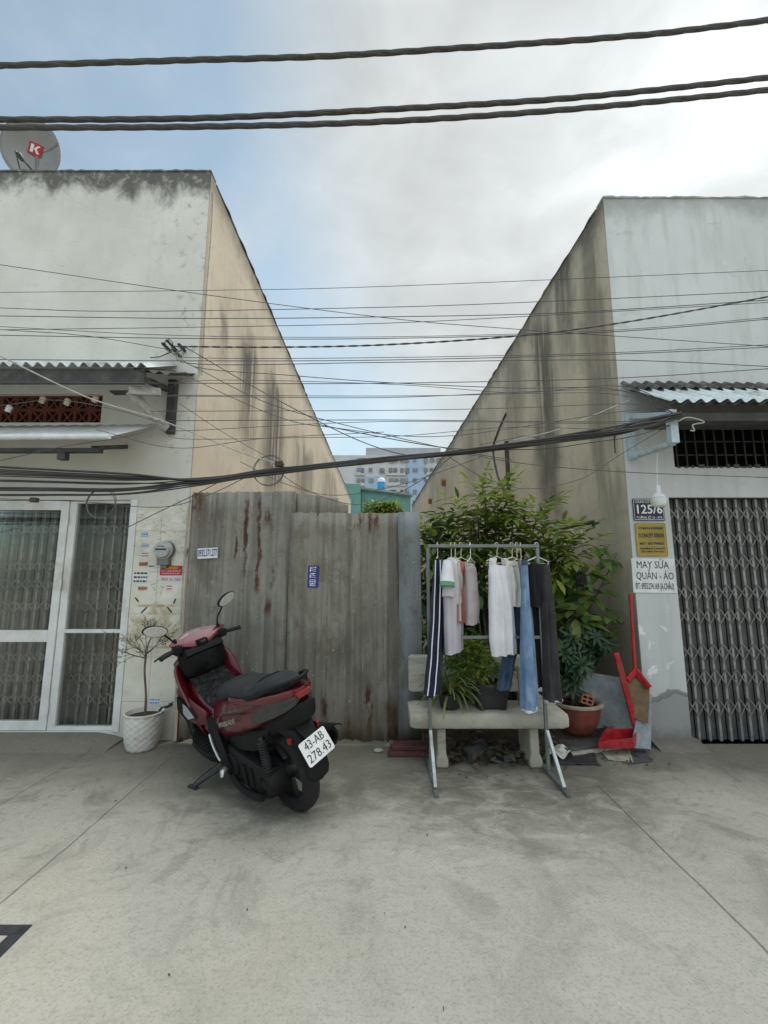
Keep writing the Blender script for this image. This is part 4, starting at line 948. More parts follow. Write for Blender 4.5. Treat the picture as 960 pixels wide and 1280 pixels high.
for sg in (1, -1):
    m = MB()
    m.tube(sv([(.97, sg * .205, .99), (.935, sg * .308, .985), (.932, sg * .315, .985), (.929, sg * .325, .984)]), [.0155, .0155, .020, .018], 12)
    m.build('grip', M_tyre, SC, smooth=45)
for sg in (1, -1):
    m = MB()
    m.tube(catmull(sv([(1.02, sg * .18, .985), (1.03, sg * .24, .983), (1.005, sg * .31, .975), (.99, sg * .345, .97)]), 4), .0075, 6)
    m.build('brake_lever', M_steel_black, SC, smooth=50)
for sg, top_ in ((1, (.985, .265, 1.150)), (-1, (.995, -.255, 1.205))):
    base = (1.0, sg * .175, 1.02); elbow = (1.005, sg * .185, top_[2] - .10)
    m = MB(); m.tube(catmull(sv([base, elbow, (.995, sg * .225, top_[2] - .04), top_]), 5), .0065, 8); m.lathe([(.016, 0), (.013, .035), (.008, .05)], 10, Matrix.Translation(ST @ Vector(base)) )
    ms = m.build('mirror_stalk', M_blackpl, SC, smooth=50)
    cx, cy, cz = top_; out = sg
    C = Matrix.Translation(ST @ Vector((cx, cy + out * .035, cz + .03))) @ Matrix.Rotation(R(3 - sg * 8), 4, 'Z') @ Matrix.Rotation(R(-10), 4, 'Y')
    def oval(k, d): return [C @ Vector((d, k * (.078 * math.cos(a) + .02 * math.sin(a) * sg), k * (.046 * math.sin(a) + .012 * math.cos(a) * sg))) for a in [2 * math.pi * q / 24 for q in range(24)]]
    m = MB(); m.loft([oval(1.0, -.012), oval(1.06, 0), oval(.95, .02), oval(.5, .034)]); m.build('mirror_shell', M_blackpl, ms, smooth=45)
    m = MB(); m.loft([oval(.93, -.0145), oval(.95, -.0125)]); m.build('mirror_glass', M_mirror, ms)
# headlamp, front fender, fork
m = MB(); m.loft([[Vector((1.185, y * w, z)) for y in (-1, 1)] + [Vector((1.13, y * w, z)) for y in (1, -1)] for z, w in ((.66, .05), (.74, .14), (.84, .16), (.90, .08))]); m.build('headlamp', M_lens, SC, bevel=.008)
m = MB(); R0 = []
for k in range(13):
    a = lerp(R(205), R(20), k / 12); w = lerp(.045, .062, math.sin(math.pi * k / 12))
    c_ = Vector((1.286, 0, .25)); rr_ = .285
    R0.append([c_ + Vector((-math.cos(a) * (rr_ + d) * -1, y, math.sin(a) * (rr_ + d))) for y, d in ((-w, -.05), (-w * .8, 0), (0, .012), (w * .8, 0), (w, -.05), (w * .7, -.012), (0, .002), (-w * .7, -.012))])
m.loft(R0); m.build('front_fender', M_redpaint, SC, smooth=45)
m = MB()
for sg in (1, -1): m.tube([(1.286, sg * .075, .25), (1.18, sg * .075, .55)], [.022, .02], 10)
m.tube([(1.19, 0, .52), (1.06, 0, .92)], .025, 10); m.tube([(1.286, -.09, .25), (1.286, .09, .25)], .012, 8); m.build('front_fork', M_steel_black, SC, smooth=45)
for pts in ([(.985, .17, .985), (1.06, .19, .96), (1.06, .12, .90), (1.0, .04, .88)], [(.985, -.17, .985), (1.06, -.20, .97), (1.07, -.12, .90), (1.0, -.04, .87)]):
    MB().tube(catmull(sv(pts), 5), .0045, 6).build('brake_cable', M_tyre, SC, smooth=60)
m = MB(); m.tube(catmull([(.02, -.142, .79), (.02, -.125, .838), (.03, -.05, .862), (.03, .05, .862), (.02, .125, .838), (.02, .142, .79)], 6), .0035, 6); m.tube(catmull([(.62, .094, .60), (.50, .118, .665), (.30, .142, .735), (.10, .151, .772), (-.05, .143, .80), (-.17, .108, .825)], 6), .0035, 5); m.build('seat_piping', M_blackgl, SC, smooth=60)
m = MB()
for k in range(6): m.bar((.62 + .05 * k, .13, .3195), (.60 + .05 * k, .235, .3195), .008, .006)
m.build('floor_ribs', M_tyre, SC)
m = MB(); m.tube(catmull([(.62, .176, .585), (.45, .196, .60), (.25, .194, .66), (.05, .180, .70)], 6), .0028, 5); m.build('panel_gap', M_blackgl, SC, smooth=60)
# engine, transmission case, air box, shock, silencer
def slab_loft(mb, outline, y0, y1, ins=.02):
    c_ = Vector((sum(p[0] for p in outline) / len(outline), 0, sum(p[1] for p in outline) / len(outline)))
    def r(k, y): return [Vector((c_.x + (x - c_.x) * k, y, c_.z + (z - c_.z) * k)) for x, z in outline]
    return mb.loft([r(1, y0), r(1.0, lerp(y0, y1, .7)), r(.95, lerp(y0, y1, .92)), r(.80, y1)])
def oblong(xa, za, ra, xb, zb, rb, n=10):
    d = Vector((xb - xa, zb - za)); th = math.atan2(d.y, d.x); out = []
    for k in range(n + 1): a = th + math.pi / 2 + math.pi * k / n; out.append((xa + ra * math.cos(a), za + ra * math.sin(a)))
    for k in range(n + 1): a = th - math.pi / 2 + math.pi * k / n; out.append((xb + rb * math.cos(a), zb + rb * math.sin(a)))
    return out
m = MB(); slab_loft(m, oblong(.02, .265, .105, .40, .275, .118), .06, .185); EN = m.build('transmission_case', M_engine, SC, smooth=35, bevel=.004)
m = MB(); slab_loft(m, oblong(.37, .285, .072, .375, .286, .072), .184, .198); m.tube(catmull([(.44, .19, .215), (.30, .205, .165), (.14, .205, .165), (.02, .20, .185)], 5), .021, 8); m.box(.20, .235, .182, .196, .20, .33); m.box(.12, .15, .182, .194, .21, .33)
for k in range(9): a = k * .7; m.lathe([(.008, 0), (.008, .012)], 6, Matrix.Translation((.21 + .25 * math.cos(a), .165, .27 + .095 * math.sin(a))) @ Matrix.Rotation(R(-90), 4, 'X'))
m.build('case_ribs', M_engine, EN, smooth=40)
m = MB(); m.box(.10, .58, -.11, .055, .20, .40); m.lathe([(.10, .0), (.10, .12), (.085, .15)], 18, Matrix.Translation((.45, -.11, .29)) @ Matrix.Rotation(R(90), 4, 'X')); m.lathe([(.045, 0), (.05, .10), (.03, .14)], 14, Matrix.Translation((0, .05, .262)) @ Matrix.Rotation(R(-90), 4, 'X')); m.build('engine', M_engine, SC, smooth=40, bevel=.012)
m = MB(); m.lathe([(.075, 0), (.078, .06), (.06, .085)], 18, Matrix.Translation((-.01, .10, .262)) @ Matrix.Rotation(R(-90), 4, 'X')); m.box(-.06, .03, .10, .17, .30, .36); m.build('final_drive', M_engine, SC, smooth=40, bevel=.006)
m = MB(); body(m, [(.40, .40, .50, .13, .16), (.25, .40, .53, .14, .175), (.05, .44, .58, .14, .17), (-.05, .50, .60, .11, .13)], 8); m.build('air_box', M_blackpl, SC, smooth=40)
m = MB(); pts = [(-.03, .155, .31), (-.02, .155, .56)]; m.tube(pts, .014, 8)
hel = [Vector((-.03 + .01 * q / 80, .155, .35 + .19 * q / 80)) + Vector((math.cos(q * .95) * .024, math.sin(q * .95) * .024, 0)) for q in range(81)]; m.tube(hel, .0045, 5); m.build('shock_absorber', M_silver if False else M_steel_black, SC, smooth=45)
m = MB(); MU = Matrix.Translation((.27, -.185, .32)) @ Matrix.Rotation(R(-90 + 12), 4, 'Y')
m.lathe([(.035, 0), (.062, .05), (.072, .12), (.074, .42), (.070, .50), (.056, .53), (.040, .535), (.030, .515), (.028, .48)], 22, MU, True); MF = m.build('silencer', M_blackpl, SC, smooth=40)
m = MB(); R0 = []
for k in range(10):
    x = lerp(.16, -.30, k / 9); R0.append([Vector((x, -.185 + .083 * math.cos(a), .375 + (-x) * .21 + .083 * math.sin(a))) for a in [R(v) for v in (40, 60, 80, 100, 120, 140)]] + [Vector((x, -.185 + .077 * math.cos(a), .375 + (-x) * .21 + .077 * math.sin(a))) for a in [R(v) for v in (140, 120, 100, 80, 60, 40)]])
m.loft(R0); m.build('silencer_guard', M_blackgl, MF, smooth=45)
m = MB(); m.tube(catmull([(.45, -.06, .26), (.40, -.14, .20), (.28, -.18, .24), (.14, -.185, .305)], 5), .022, 8); m.build('exhaust_pipe', M_steel_black, SC, smooth=45)
# rear fender and number plate
m = MB(); R0 = []
for x, zz, w, tk in ((.12, .60, .10, .06), (.02, .64, .115, .08), (-.09, .665, .118, .09), (-.18, .645, .112, .085), (-.245, .59, .095, .06), (-.285, .51, .085, .035), (-.315, .41, .085, .018), (-.345, .30, .085, .012)):
    R0.append([Vector((x - .0, -w, zz - tk)), Vector((x - tk * .3, -w * .95, zz - tk * .2)), Vector((x - tk * .4, 0, zz + .012)), Vector((x - tk * .3, w * .95, zz - tk * .2)), Vector((x, w, zz - tk)), Vector((x + .012, 0, zz - tk * .8))])
m.loft(R0); m.build('rear_fender', M_blackpl, SC, smooth=75, subsurf=1)
m = MB(); m.loft([[Vector((x, -w, z)), Vector((x, w, z)), Vector((x - .02, w * .8, z - .02)), Vector((x - .02, -w * .8, z - .02))] for x, w, z in ((-.05, .10, .71), (-.16, .095, .70), (-.25, .07, .655), (-.30, .05, .58))]); m.build('plate_carrier', M_blackpl, SC, smooth=40, bevel=.006)
for sg in (1, -1):
    m = MB()
    m.box(-.262, -.232, sg * .100 - .010, sg * .100 + .010, .545, .580)
    m.build('reflector', M_redlens, SC, bevel=.004)
PL = Matrix.Translation((-.350, -.005, .500)) @ Euler((R(90), 0, R(-90))).to_matrix().to_4x4() @ Matrix.Rotation(R(5), 4, 'Z') @ Matrix.Rotation(R(-28), 4, 'X')   # x -> its right, y -> up, z -> rearwards
def rr_poly(w, h, r, n=4):
    out = []
    for cx, cy, a0 in ((w / 2 - r, h / 2 - r, 0), (-w / 2 + r, h / 2 - r, 90), (-w / 2 + r, -h / 2 + r, 180), (w / 2 - r, -h / 2 + r, 270)):
        for k in range(n + 1): a = R(a0 + 90 * k / n); out.append((cx + r * math.cos(a), cy + r * math.sin(a)))
    return out
m = MB(); m.prism(rr_poly(.19, .14, .012), PL, .003); NP = m.build('number_plate', M_plate, SC)
for body_, yy, w in (('43-AB', .033, .135), ('278.43', -.033, .160)):
    text('plate_lettering', body_, .068, M_ink_black, NP, PL @ Matrix.Translation((0, yy, .0045)), width=w, bold=-.0006)
m = MB()
for sx in (-.05, .05): m.lathe([(.005, .003), (.005, .006)], 8, PL @ Matrix.Translation((sx, 0, 0)))
m.build('plate_screw', M_silver, NP)
# side stand and centre stand
LEAN_T = math.tan(LEAN)
foot = Vector((.72, .345, .345 * LEAN_T + .010))
m = MB(); m.tube([(.52, .10, .235), lerp(Vector((.52, .10, .235)), foot, .8), foot], [.013, .012, .012], 8); m.bar(foot + Vector((-.035, -.01, -.005)), foot + Vector((.05, .012, .002)), .028, .010)
m.build('side_stand', M_steel_black, SC, smooth=45)
m = MB(); m.tube(catmull([(.60, .13, .24), (.66, .20, .19), (.715, .27, .15), (.75, .33, .11), foot + Vector((.03, 0, .0))], 5), .0045, 6); m.build('stand_spring', M_steel_black, SC, smooth=50)
m = MB(); m.tube(catmull([(.36, .14, .17), (.26, .145, .115), (.16, .14, .10), (.10, .13, .13)], 5), .012, 8); m.tube(catmull([(.36, -.12, .17), (.26, -.125, .115), (.16, -.12, .10)], 5), .012, 8); m.tube([(.36, -.12, .17), (.36, .14, .17)], .012, 8); m.build('centre_stand', M_steel_black, SC, smooth=50)
SC.rotation_euler = (-LEAN, 0, TH_); SC.scale = (SCL,) * 3

# ================================================================== CLOTHES RACK, CLOTHES
RKY, RZ = 3.60, 1.745; RX0, RX1 = .360, 1.262
RK = empty('clothes_rack', ((RX0 + RX1) / 2, RKY, 0), 'grey welded steel clothes rack with slanted feet, standing before the stone bench', 'clothes rack')
m = MB(); m.bar((RX0, RKY, RZ), (RX1 + .015, RKY, RZ), .026, .026); m.build('hanging_rail', M_gal, RK, bevel=.003)
m = MB(); m.bar((RX0 + .014, RKY, 1.015), (RX1 - .014, RKY, 1.015), .024, .024); m.build('cross_rail', M_gal, RK, bevel=.003)
for xx, zt in ((RX0, RZ - .014), (RX1, RZ - .014)):
    m = MB(); m.bar((xx, RKY, .026), (xx, RKY, zt), .026, .026, (0, 1, 0)); m.build('post', M_gal, RK, bevel=.003)
    m = MB(); m.bar((xx, 3.225, .013), (xx, 3.93, .013), .030, .025); m.build('foot', M_gal, RK, bevel=.003)
    m = MB(); m.bar((xx, 3.30, .032), (xx, 3.585, .315), .024, .024); m.build('brace', M_gal_pale, RK, bevel=.003)

def cloth(name, cols, rough=.85, kind='plain', scale=1.0, extra=None):
    t = NT(name); n = t.noise(9 * scale, 5, .6); w = t.noise(180, 2, .5)
    c = t.mix(t.step(n, .3, .7), cols[0], cols[1])
    if kind == 'denim':
        c = t.mix(t.mul(t.step(t.noise(13, 6, .7, t.vec((1, 1, .45)), .4), .42, .64), .85), c, extra); c = t.mix(t.mul(w, .25), c, tuple(v * .6 for v in cols[0]))
    t.set(c, rough, 0, .2); t.b.inputs['Sheen Weight'].default_value = .15
    t.bump(t.math('ADD', t.mul(n, .8), t.mul(w, .2)), .3, .006); return t.mat
C_navy = cloth('navy_jersey', ((.008, .010, .028), (.014, .017, .042)))
C_white = cloth('white_cotton', ((.66, .65, .68), (.76, .75, .78)))
C_white_shade = cloth('shade_tinted_white_cotton', ((.44, .41, .46), (.52, .49, .54)))  # white cotton with its shade put into the colour
C_green = cloth('green_ribbing', ((.10, .26, .15), (.13, .30, .18)))
C_salmon = cloth('salmon_knit', ((.42, .15, .11), (.50, .20, .15)))
C_mauve = cloth('grey_mauve_cotton', ((.34, .30, .31), (.42, .38, .39)))
C_grey = cloth('pale_grey_stripe_cotton', ((.50, .47, .47), (.60, .57, .57)))
C_cream = cloth('cream_satin', ((.60, .59, .53), (.70, .69, .63)), .6)
C_jean = cloth('light_blue_denim', ((.11, .19, .32), (.17, .27, .42)), .9, 'denim', 1, (.26, .37, .52))
C_jeand = cloth('dark_blue_denim', ((.03, .05, .09), (.05, .08, .14)), .9, 'denim', 1, (.08, .13, .20))
C_char = cloth('charcoal_cotton', ((.028, .026, .027), (.05, .047, .048)))
C_black = cloth('black_cotton', ((.007, .007, .008), (.014, .014, .015)))
M_hem = cloth('white_piping', ((.68, .68, .72), (.76, .76, .80)))

def rotz(p, c, a):
    d = Vector(p) - c; return c + Vector((d.x * math.cos(a) - d.y * math.sin(a), d.x * math.sin(a) + d.y * math.cos(a), d.z))
def sack(mb, c, yaw, rows, folds=5, fa=.10, seed=0, nz=30, nseg=72):
    """hanging cloth: rows of (z, half width, half depth, shift along width, shift in depth); folds run downwards"""
    rnd = random.Random(seed); ph = [rnd.uniform(0, 6.28) for _ in range(4)]; rings = []
    z0, z1 = rows[0][0], rows[-1][0]
    for j in range(nz + 1):
        t = j / nz; z = lerp(z0, z1, t); w, d, sx, sy = table(rows, z)
        ring = []
        for k in range(nseg):
            a = 2 * math.pi * k / nseg; u, v = math.cos(a), math.sin(a)
            u = math.copysign(abs(u) ** .75, u); f = min(1, t * 2.2 + .15)
            fold = fa * f * (math.sin(folds * u * 3.1 + ph[0] + .8 * math.sin(t * 5 + ph[1])) + .5 * math.sin(folds * 1.9 * u * 3.1 + ph[2] + t * 2.5))
            p = Vector((u * w + sx, v * d + sy + fold * d * 1.6 * (1 - abs(u) ** 3), z + .006 * math.sin(u * 9 + ph[3]) * (j == nz) - .004 * math.sin(t * 16 + u * 4 + ph[3])))
            ring.append(rotz(c + p, c, yaw))
        rings.append(ring)
    return mb.loft(rings)
def rail_pt(px): return Vector(((px - 480) / F * 3.59, RKY, 0))
def hanger(px, yaw, label, zb=1.655, half=.19, mat=None, drop=.05, clip=False):
    c = rail_pt(px); h = empty('clothes_hanger', c + Vector((0, 0, zb)), label, 'hanger', 'hangers on the rack rail'); mb = MB()
    dx = Vector((math.cos(yaw), math.sin(yaw), 0))
    hook = [c + dx * (-.020) + Vector((0, 0, RZ + .000)), c + dx * (-.014) + Vector((0, 0, RZ + .020)), c + Vector((0, 0, RZ + .027)), c + dx * .016 + Vector((0, 0, RZ + .018)), c + dx * .019 + Vector((0, 0, RZ - .006)), c + dx * .004 + Vector((0, 0, RZ - .03)), c + Vector((0, 0, zb))]
    mb.tube(catmull(hook, 4), .0032, 6); mb.build('hook', mat or M_hanger, h, smooth=60)
    mb = MB(); e0, e1 = c - dx * half + Vector((0, 0, zb - drop)), c + dx * half + Vector((0, 0, zb - drop))
    mb.tube([c + Vector((0, 0, zb)), e0 + Vector((0, 0, .01)), e0 - Vector((0, 0, .006)), e1 - Vector((0, 0, .006)), e1 + Vector((0, 0, .01)), c + Vector((0, 0, zb))], .0045, 6); mb.build('shoulder_bar', mat or M_hanger, h, smooth=60)
    return c, dx
G = 'clothes on the rack'
# navy track trousers with white side stripes
Yw = R(72)
c, dx = hanger(547, Yw, 'cream hanger at the left end, carrying the navy track trousers', 1.66, .10)
TP = empty('trousers', c + Vector((0, 0, .62)), 'navy track trousers with white side stripes, hanging at the left end of the rack', 'trousers', G)
rows = [(1.635, .11, .026, 0, -.01), (1.50, .115, .034, -.0, -.006), (1.20, .115, .040, -.02, .006), (.90, .12, .046, -.05, .022), (.70, .13, .050, -.08, .036), (.615, .135, .050, -.10, .044)]
m = MB(); sack(m, c, Yw, rows, 3, .14, 1); m.build('fabric', C_navy, TP, smooth=70)
for s_, dd in ((-.052, 0), (-.034, .012)):
    m = MB(); R0 = []
    for j in range(25):
        z = lerp(1.625, .622, j / 24); w, d, sx, sy = table(rows, z); pts = []
        for u_, o_ in ((-.0040, 0), (.0040, 0), (.0040, -.006), (-.0040, -.006)):
            pts.append(rotz(c + Vector((sx + (-w - .003 + abs(o_) + (0 if dd == 0 else .010)), sy + u_ + (-.012 if dd else .004) * 1.3 - (d * .55 if dd else 0), z)), c, Yw))
        R0.append(pts)
    m.loft(R0); m.build('side_stripe', M_hem, TP)
# white ringer tee, body tinted lilac grey for shade, green sleeve trim
Yw = R(68)
c, dx = hanger(564, Yw, 'cream hanger inside the white tee shirt with green trim', 1.655, .17)
TS = empty('tee_shirt', c + Vector((0, 0, .83)), 'white tee shirt with shade-tinted lilac body and green trimmed sleeve beside the track trousers', 'tee shirt', G)
m = MB(); sack(m, c, Yw, [(1.648, .05, .02, 0, 0), (1.60, .16, .045, .0, 0), (1.50, .18, .055, .0, 0), (1.2, .175, .050, .01, 0), (1.0, .185, .050, .03, 0), (.905, .19, .048, .04, 0)], 4, .20, 2); m.build('fabric', C_white_shade, TS, smooth=70)
for sg in (-1, 1):
    m = MB(); sh = c + dx * (sg * .135) + Vector((0, 0, 1.615)); en = c + dx * (sg * .175) + Vector((.0 if sg > 0 else .0, -.02, 1.42)); rg = []
    nrm = Vector((-dx.y, dx.x, 0))
    for j in range(7):
        t_ = j / 6; p = lerp(sh, en, t_); w_, d_ = lerp(.04, .078, t_), lerp(.035, .058, t_)
        rg.append([p + dx * (w_ * math.cos(a)) + nrm * (d_ * math.sin(a)) + Vector((0, 0, .012 * math.cos(a) * sg)) for a in [2 * math.pi * k / 18 for k in range(18)]])
    m.loft(rg[:6]); sl = m.build('sleeve', C_white, TS, smooth=70)
    m = MB(); m.loft([[q_ + (q_ - lerp(sh, en, .83)) * .03 for q_ in rg[5]], [q_ + (q_ - en) * .03 - Vector((0, 0, -.0)) for q_ in rg[6]]]); m.build('sleeve_band', C_green, sl, smooth=70)
# small striped top, salmon knit, mauve top
Yw = R(58)
c, dx = hanger(569, Yw, 'cream hanger inside the pale grey striped top', 1.655, .13)
SG = empty('top', c + Vector((0, 0, 1.3)), 'small pale grey top with soft sleeves between the tee shirt and the salmon knit', 'top', G)
m = MB(); sack(m, c, Yw, [(1.645, .035, .018, 0, 0), (1.60, .125, .040, 0, 0), (1.48, .14, .05, 0, 0), (1.36, .13, .05, 0, 0), (1.28, .135, .05, 0, 0)], 5, .16, 3); m.build('fabric', C_grey, SG, smooth=70)
m = MB(); sh = c - dx * .115 + Vector((0, 0, 1.59)); en = c - dx * .165 + Vector((0, -.01, 1.34)); m.tube([sh, lerp(sh, en, .5) - dx * .006, en], [.035, .045, .048], 12); m.build('sleeve', C_grey, SG, smooth=60)
Yw = R(34)
c, dx = hanger(576, Yw, 'cream hanger inside the salmon knit', 1.652, .12)
SK = empty('knit_top', c + Vector((0, 0, 1.05)), 'salmon pink ribbed knit top hanging in the left group of clothes', 'top', G)
m = MB(); sack(m, c + Vector((-.005, .0, 0)), Yw, [(1.615, .085, .022, 0, 0), (1.55, .092, .034, 0, 0), (1.36, .085, .036, 0, 0), (1.18, .09, .036, .0, 0), (1.135, .092, .034, 0, 0)], 6, .22, 4); kn = m.build('fabric', C_salmon, SK, smooth=70)
m = MB()
for u_ in (-.045, .038): sack(m, c + dx * u_ + Vector((.006, -.030, 0)), Yw, [(1.605, .010, .012, 0, 0), (1.36, .008, .014, 0, 0), (1.15, .010, .014, 0, 0)], 1, .02, 6, 8, 10)
m.build('pale_stripe', C_grey, kn, smooth=60)
Yw = R(66)
c, dx = hanger(588, Yw, 'white hanger inside the mauve top', 1.65, .13, M_white_plastic)
SM = empty('top', c + Vector((0, 0, 1.0)), 'grey mauve long top hanging right of the salmon knit', 'top', G)
m = MB(); sack(m, c, Yw, [(1.60, .03, .018, 0, 0), (1.565, .12, .032, 0, 0), (1.4, .125, .034, 0, 0), (1.25, .125, .036, .01, 0), (1.12, .13, .036, .02, .005)], 5, .22, 5); m.build('fabric', C_mauve, SM, smooth=70)
# long white sleeveless top
Yw = R(26)
c, dx = hanger(621, Yw, 'cream hanger inside the long white sleeveless top', 1.66, .11)
WT_ = empty('sleeveless_top', c + Vector((0, 0, .84)), 'long plain white sleeveless top hanging in the middle of the rack', 'top', G)
m = MB(); cc = c + Vector((.008, -.03, 0))
sack(m, cc, Yw, [(1.585, .098, .028, 0, 0), (1.53, .108, .044, 0, 0), (1.43, .102, .055, 0, 0), (1.25, .114, .06, .002, 0), (1.0, .124, .06, .005, 0), (.95, .124, .056, .01, 0), (.885, .116, .054, .015, 0)], 3, .16, 7)
for sg in (-1, 1):
    m.loft([[cc + rotz(Vector((sg * xx + dx_, dy_, zz)), Vector((0, 0, 0)), Yw) for dx_, dy_ in ((-.020, -.02), (.020, -.02), (.020, .02), (-.020, .02))] for xx, zz in ((.072, 1.56), (.066, 1.615), (.055, 1.645))])
m.build('fabric', C_white, WT_, smooth=70)
# cream camisole
Yw = R(24)
c, dx = hanger(640, Yw, 'cream hanger above the short cream camisole', 1.655, .11)
CM = empty('camisole', c + Vector((0, 0, 1.22)), 'short cream satin camisole behind the long white top', 'top', G)
m = MB(); cc = c + Vector((.012, .015, 0)); sack(m, cc, Yw, [(1.62, .085, .022, 0, 0), (1.57, .088, .035, 0, 0), (1.45, .078, .04, 0, 0), (1.32, .075, .04, .004, 0), (1.26, .078, .038, .006, 0)], 3, .30, 9); m.build('fabric', C_cream, CM, smooth=70)
# light blue jeans, dark jeans behind, charcoal trousers
Yw = R(70)
c, dx = hanger(651, Yw, 'cream hanger holding the light blue jeans', 1.64, .13, None, .04)
JN = empty('jeans', c + Vector((0, 0, .46)), 'light blue washed jeans hanging folded with the leg reaching the bench', 'jeans', G)
m = MB(); cc = c + Vector((.018, -.02, 0)); sack(m, cc, Yw, [(1.60, .14, .028, 0, 0), (1.45, .13, .030, 0, .0), (1.2, .13, .036, -.01, .004), (.9, .14, .046, -.02, .008), (.6, .145, .055, -.03, .012), (.50, .15, .060, -.035, .012)], 2, .16, 11); j_ = m.build('fabric', C_jean, JN, smooth=70)
m = MB(); sack(m, cc, Yw, [(.508, .152, .062, -.035, .012), (.494, .151, .061, -.035, .012)], 2, .10, 11, 3); m.build('frayed_hem', M_hem, j_, smooth=70)
m = MB(); sack(m, cc, Yw, [(1.625, .143, .030, 0, 0), (1.585, .144, .031, 0, 0)], 2, .02, 11, 3); m.build('waistband', C_jeand, j_, smooth=70)
Yw = R(8)
c, dx = hanger(646, R(40), 'hanger hidden between the camisole and the jeans, carrying the dark jeans', 1.64, .10)
JD = empty('jeans', c + Vector((0, 0, .58)), 'dark blue jeans hanging slanted behind the white top and the light jeans', 'jeans', G)
m = MB(); cc = c + Vector((-.01, .085, 0)); sack(m, cc, Yw, [(1.60, .075, .03, .02, 0), (1.3, .075, .04, .01, 0), (1.0, .062, .045, -.03, 0), (.75, .055, .045, -.09, 0), (.60, .055, .045, -.125, 0)], 2, .12, 13); m.build('fabric', C_jeand, JD, smooth=70)
Yw = R(20)
c, dx = hanger(671, Yw, 'white hanger at the right end, carrying the charcoal trousers', 1.66, .115, M_white_plastic, .055)
CT = empty('trousers', c + Vector((0, 0, .5)), 'charcoal trousers with black seat, hanging at the right end of the rack', 'trousers', G)
m = MB(); cc = c + Vector((.0, .01, 0)); sack(m, cc, Yw, [(1.60, .095, .03, .005, 0), (1.5, .105, .05, .005, 0), (1.33, .11, .055, .01, 0), (1.26, .10, .05, .015, 0)], 3, .08, 15); m.build('seat_part', C_black, CT, smooth=70)
m = MB(); cc2 = c + Vector((.056, -.005, 0)); sack(m, cc2, Yw, [(1.585, .040, .034, 0, 0), (1.3, .058, .055, 0, 0), (1.0, .062, .058, .005, 0), (.7, .070, .058, .005, 0), (.535, .078, .060, .012, 0)], 2, .15, 17); lg = m.build('leg', C_char, CT, smooth=70)
m = MB(); sack(m, cc2, Yw, [(.543, .079, .061, .012, 0), (.530, .078, .060, .012, 0)], 2, .10, 17, 3); m.build('hem', C_grey, lg, smooth=70)
m = MB(); sack(m, c + Vector((-.02, .07, 0)), Yw, [(1.5, .05, .04, 0, 0), (1.0, .055, .045, .005, 0), (.62, .06, .05, .01, 0)], 2, .10, 19); m.build('leg', C_black, CT, smooth=70)

# ================================================================== BENCH
BN = empty('stone_bench', (.84, 3.82, 0), 'worn pale terrazzo bench with backrest, holding potted plants behind the clothes rack', 'bench')
def slab_ring(x, pts, jit=0.0): return [Vector((x, y, z)) for y, z in pts]
m = MB(); prof = [(3.665, .30), (3.652, .318), (3.650, .385), (3.66, .408), (3.68, .418), (4.02, .424), (4.04, .415), (4.04, .30)]
rr = random.Random(1); R0 = []
for i in range(25):
    t_ = i / 24; x_ = lerp(.205, 1.470, t_); k = 0 if 0 < i < 24 else 1
    R0.append([Vector((x_, y + (.012 if k and y < 3.9 else 0) + rr.uniform(-.002, .002), z + (-.010 if k and z > .36 else 0) + (.01 if k and z < .33 else 0) + rr.uniform(-.0015, .0015))) for y, z in prof])
m.loft(R0); m.build('seat', M_granite, BN, smooth=50, bevel=.008)
m = MB(); m.loft([[Vector((x, y, z)) for y, z in ((4.03, .50 + k), (3.99, .50 + k), (4.01, .79 - k), (4.025, .805 - k), (4.055, .805 - k), (4.07, .79 - k), (4.07, .50 + k))] for x, k in ((.215, .02), (.235, 0), (1.43, 0), (1.45, .02))]); m.build('backrest', M_granite, BN, smooth=45, bevel=.006)
for xx in (.46, 1.205):
    m = MB(); m.loft([[Vector((xx + sx * w, y, z)) for sx, y in ((-1, 3.71 - fy), (1, 3.71 - fy), (1, 3.98), (-1, 3.98))] for z, w, fy in ((0, .050, .02), (.06, .050, .02), (.10, .036, 0), (.298, .036, -.01))]); m.box(xx - .03, xx + .03, 3.985, 4.06, .05, .72)
    m.build('leg', M_granite, BN, bevel=.012, smooth=40)

# ================================================================== PLANTS
def rvec(rnd): 
    while True:
        v = Vector((rnd.uniform(-1, 1), rnd.uniform(-1, 1), rnd.uniform(-1, 1)))
        if .05 < v.length < 1: return v.normalized()
def pinnate(mb, st, p, d, L, rnd, n=5, lw=.38, stem=True):
    """a compound leaf: paired leaflets along a drooping stalk"""
    d = d.normalized(); up = Vector((0, 0, 1)); pts = [p]; q = Vector(p)
    for k in range(4): d = (d + Vector((0, 0, -.10))).normalized(); q = q + d * L / 4; pts.append(Vector(q))
    if stem: st.tube(pts, [.0028, .0025, .002, .0016, .001], 4, False)
    for k in range(n):
        t_ = (k + .6) / n * 3.99; i = int(t_); c_ = lerp(pts[i], pts[i + 1], t_ - i); dd = (pts[i + 1] - pts[i]).normalized()
        sx = dd.cross(up); sx = sx.normalized() if sx.length > .05 else Vector((1, 0, 0))
        for sg in (-1, 1):
            ld = (sx * sg + dd * rnd.uniform(.5, .9) + rvec(rnd) * .22 + Vector((0, 0, -.12))).normalized()
            mb.leaf(c_, ld, up + rvec(rnd) * .35, L * lw * rnd.uniform(.8, 1.15), L * lw * .40, rnd.uniform(.1, .6), .2)
    mb.leaf(pts[-1], d, up, L * lw, L * lw * .36, .3, .2)
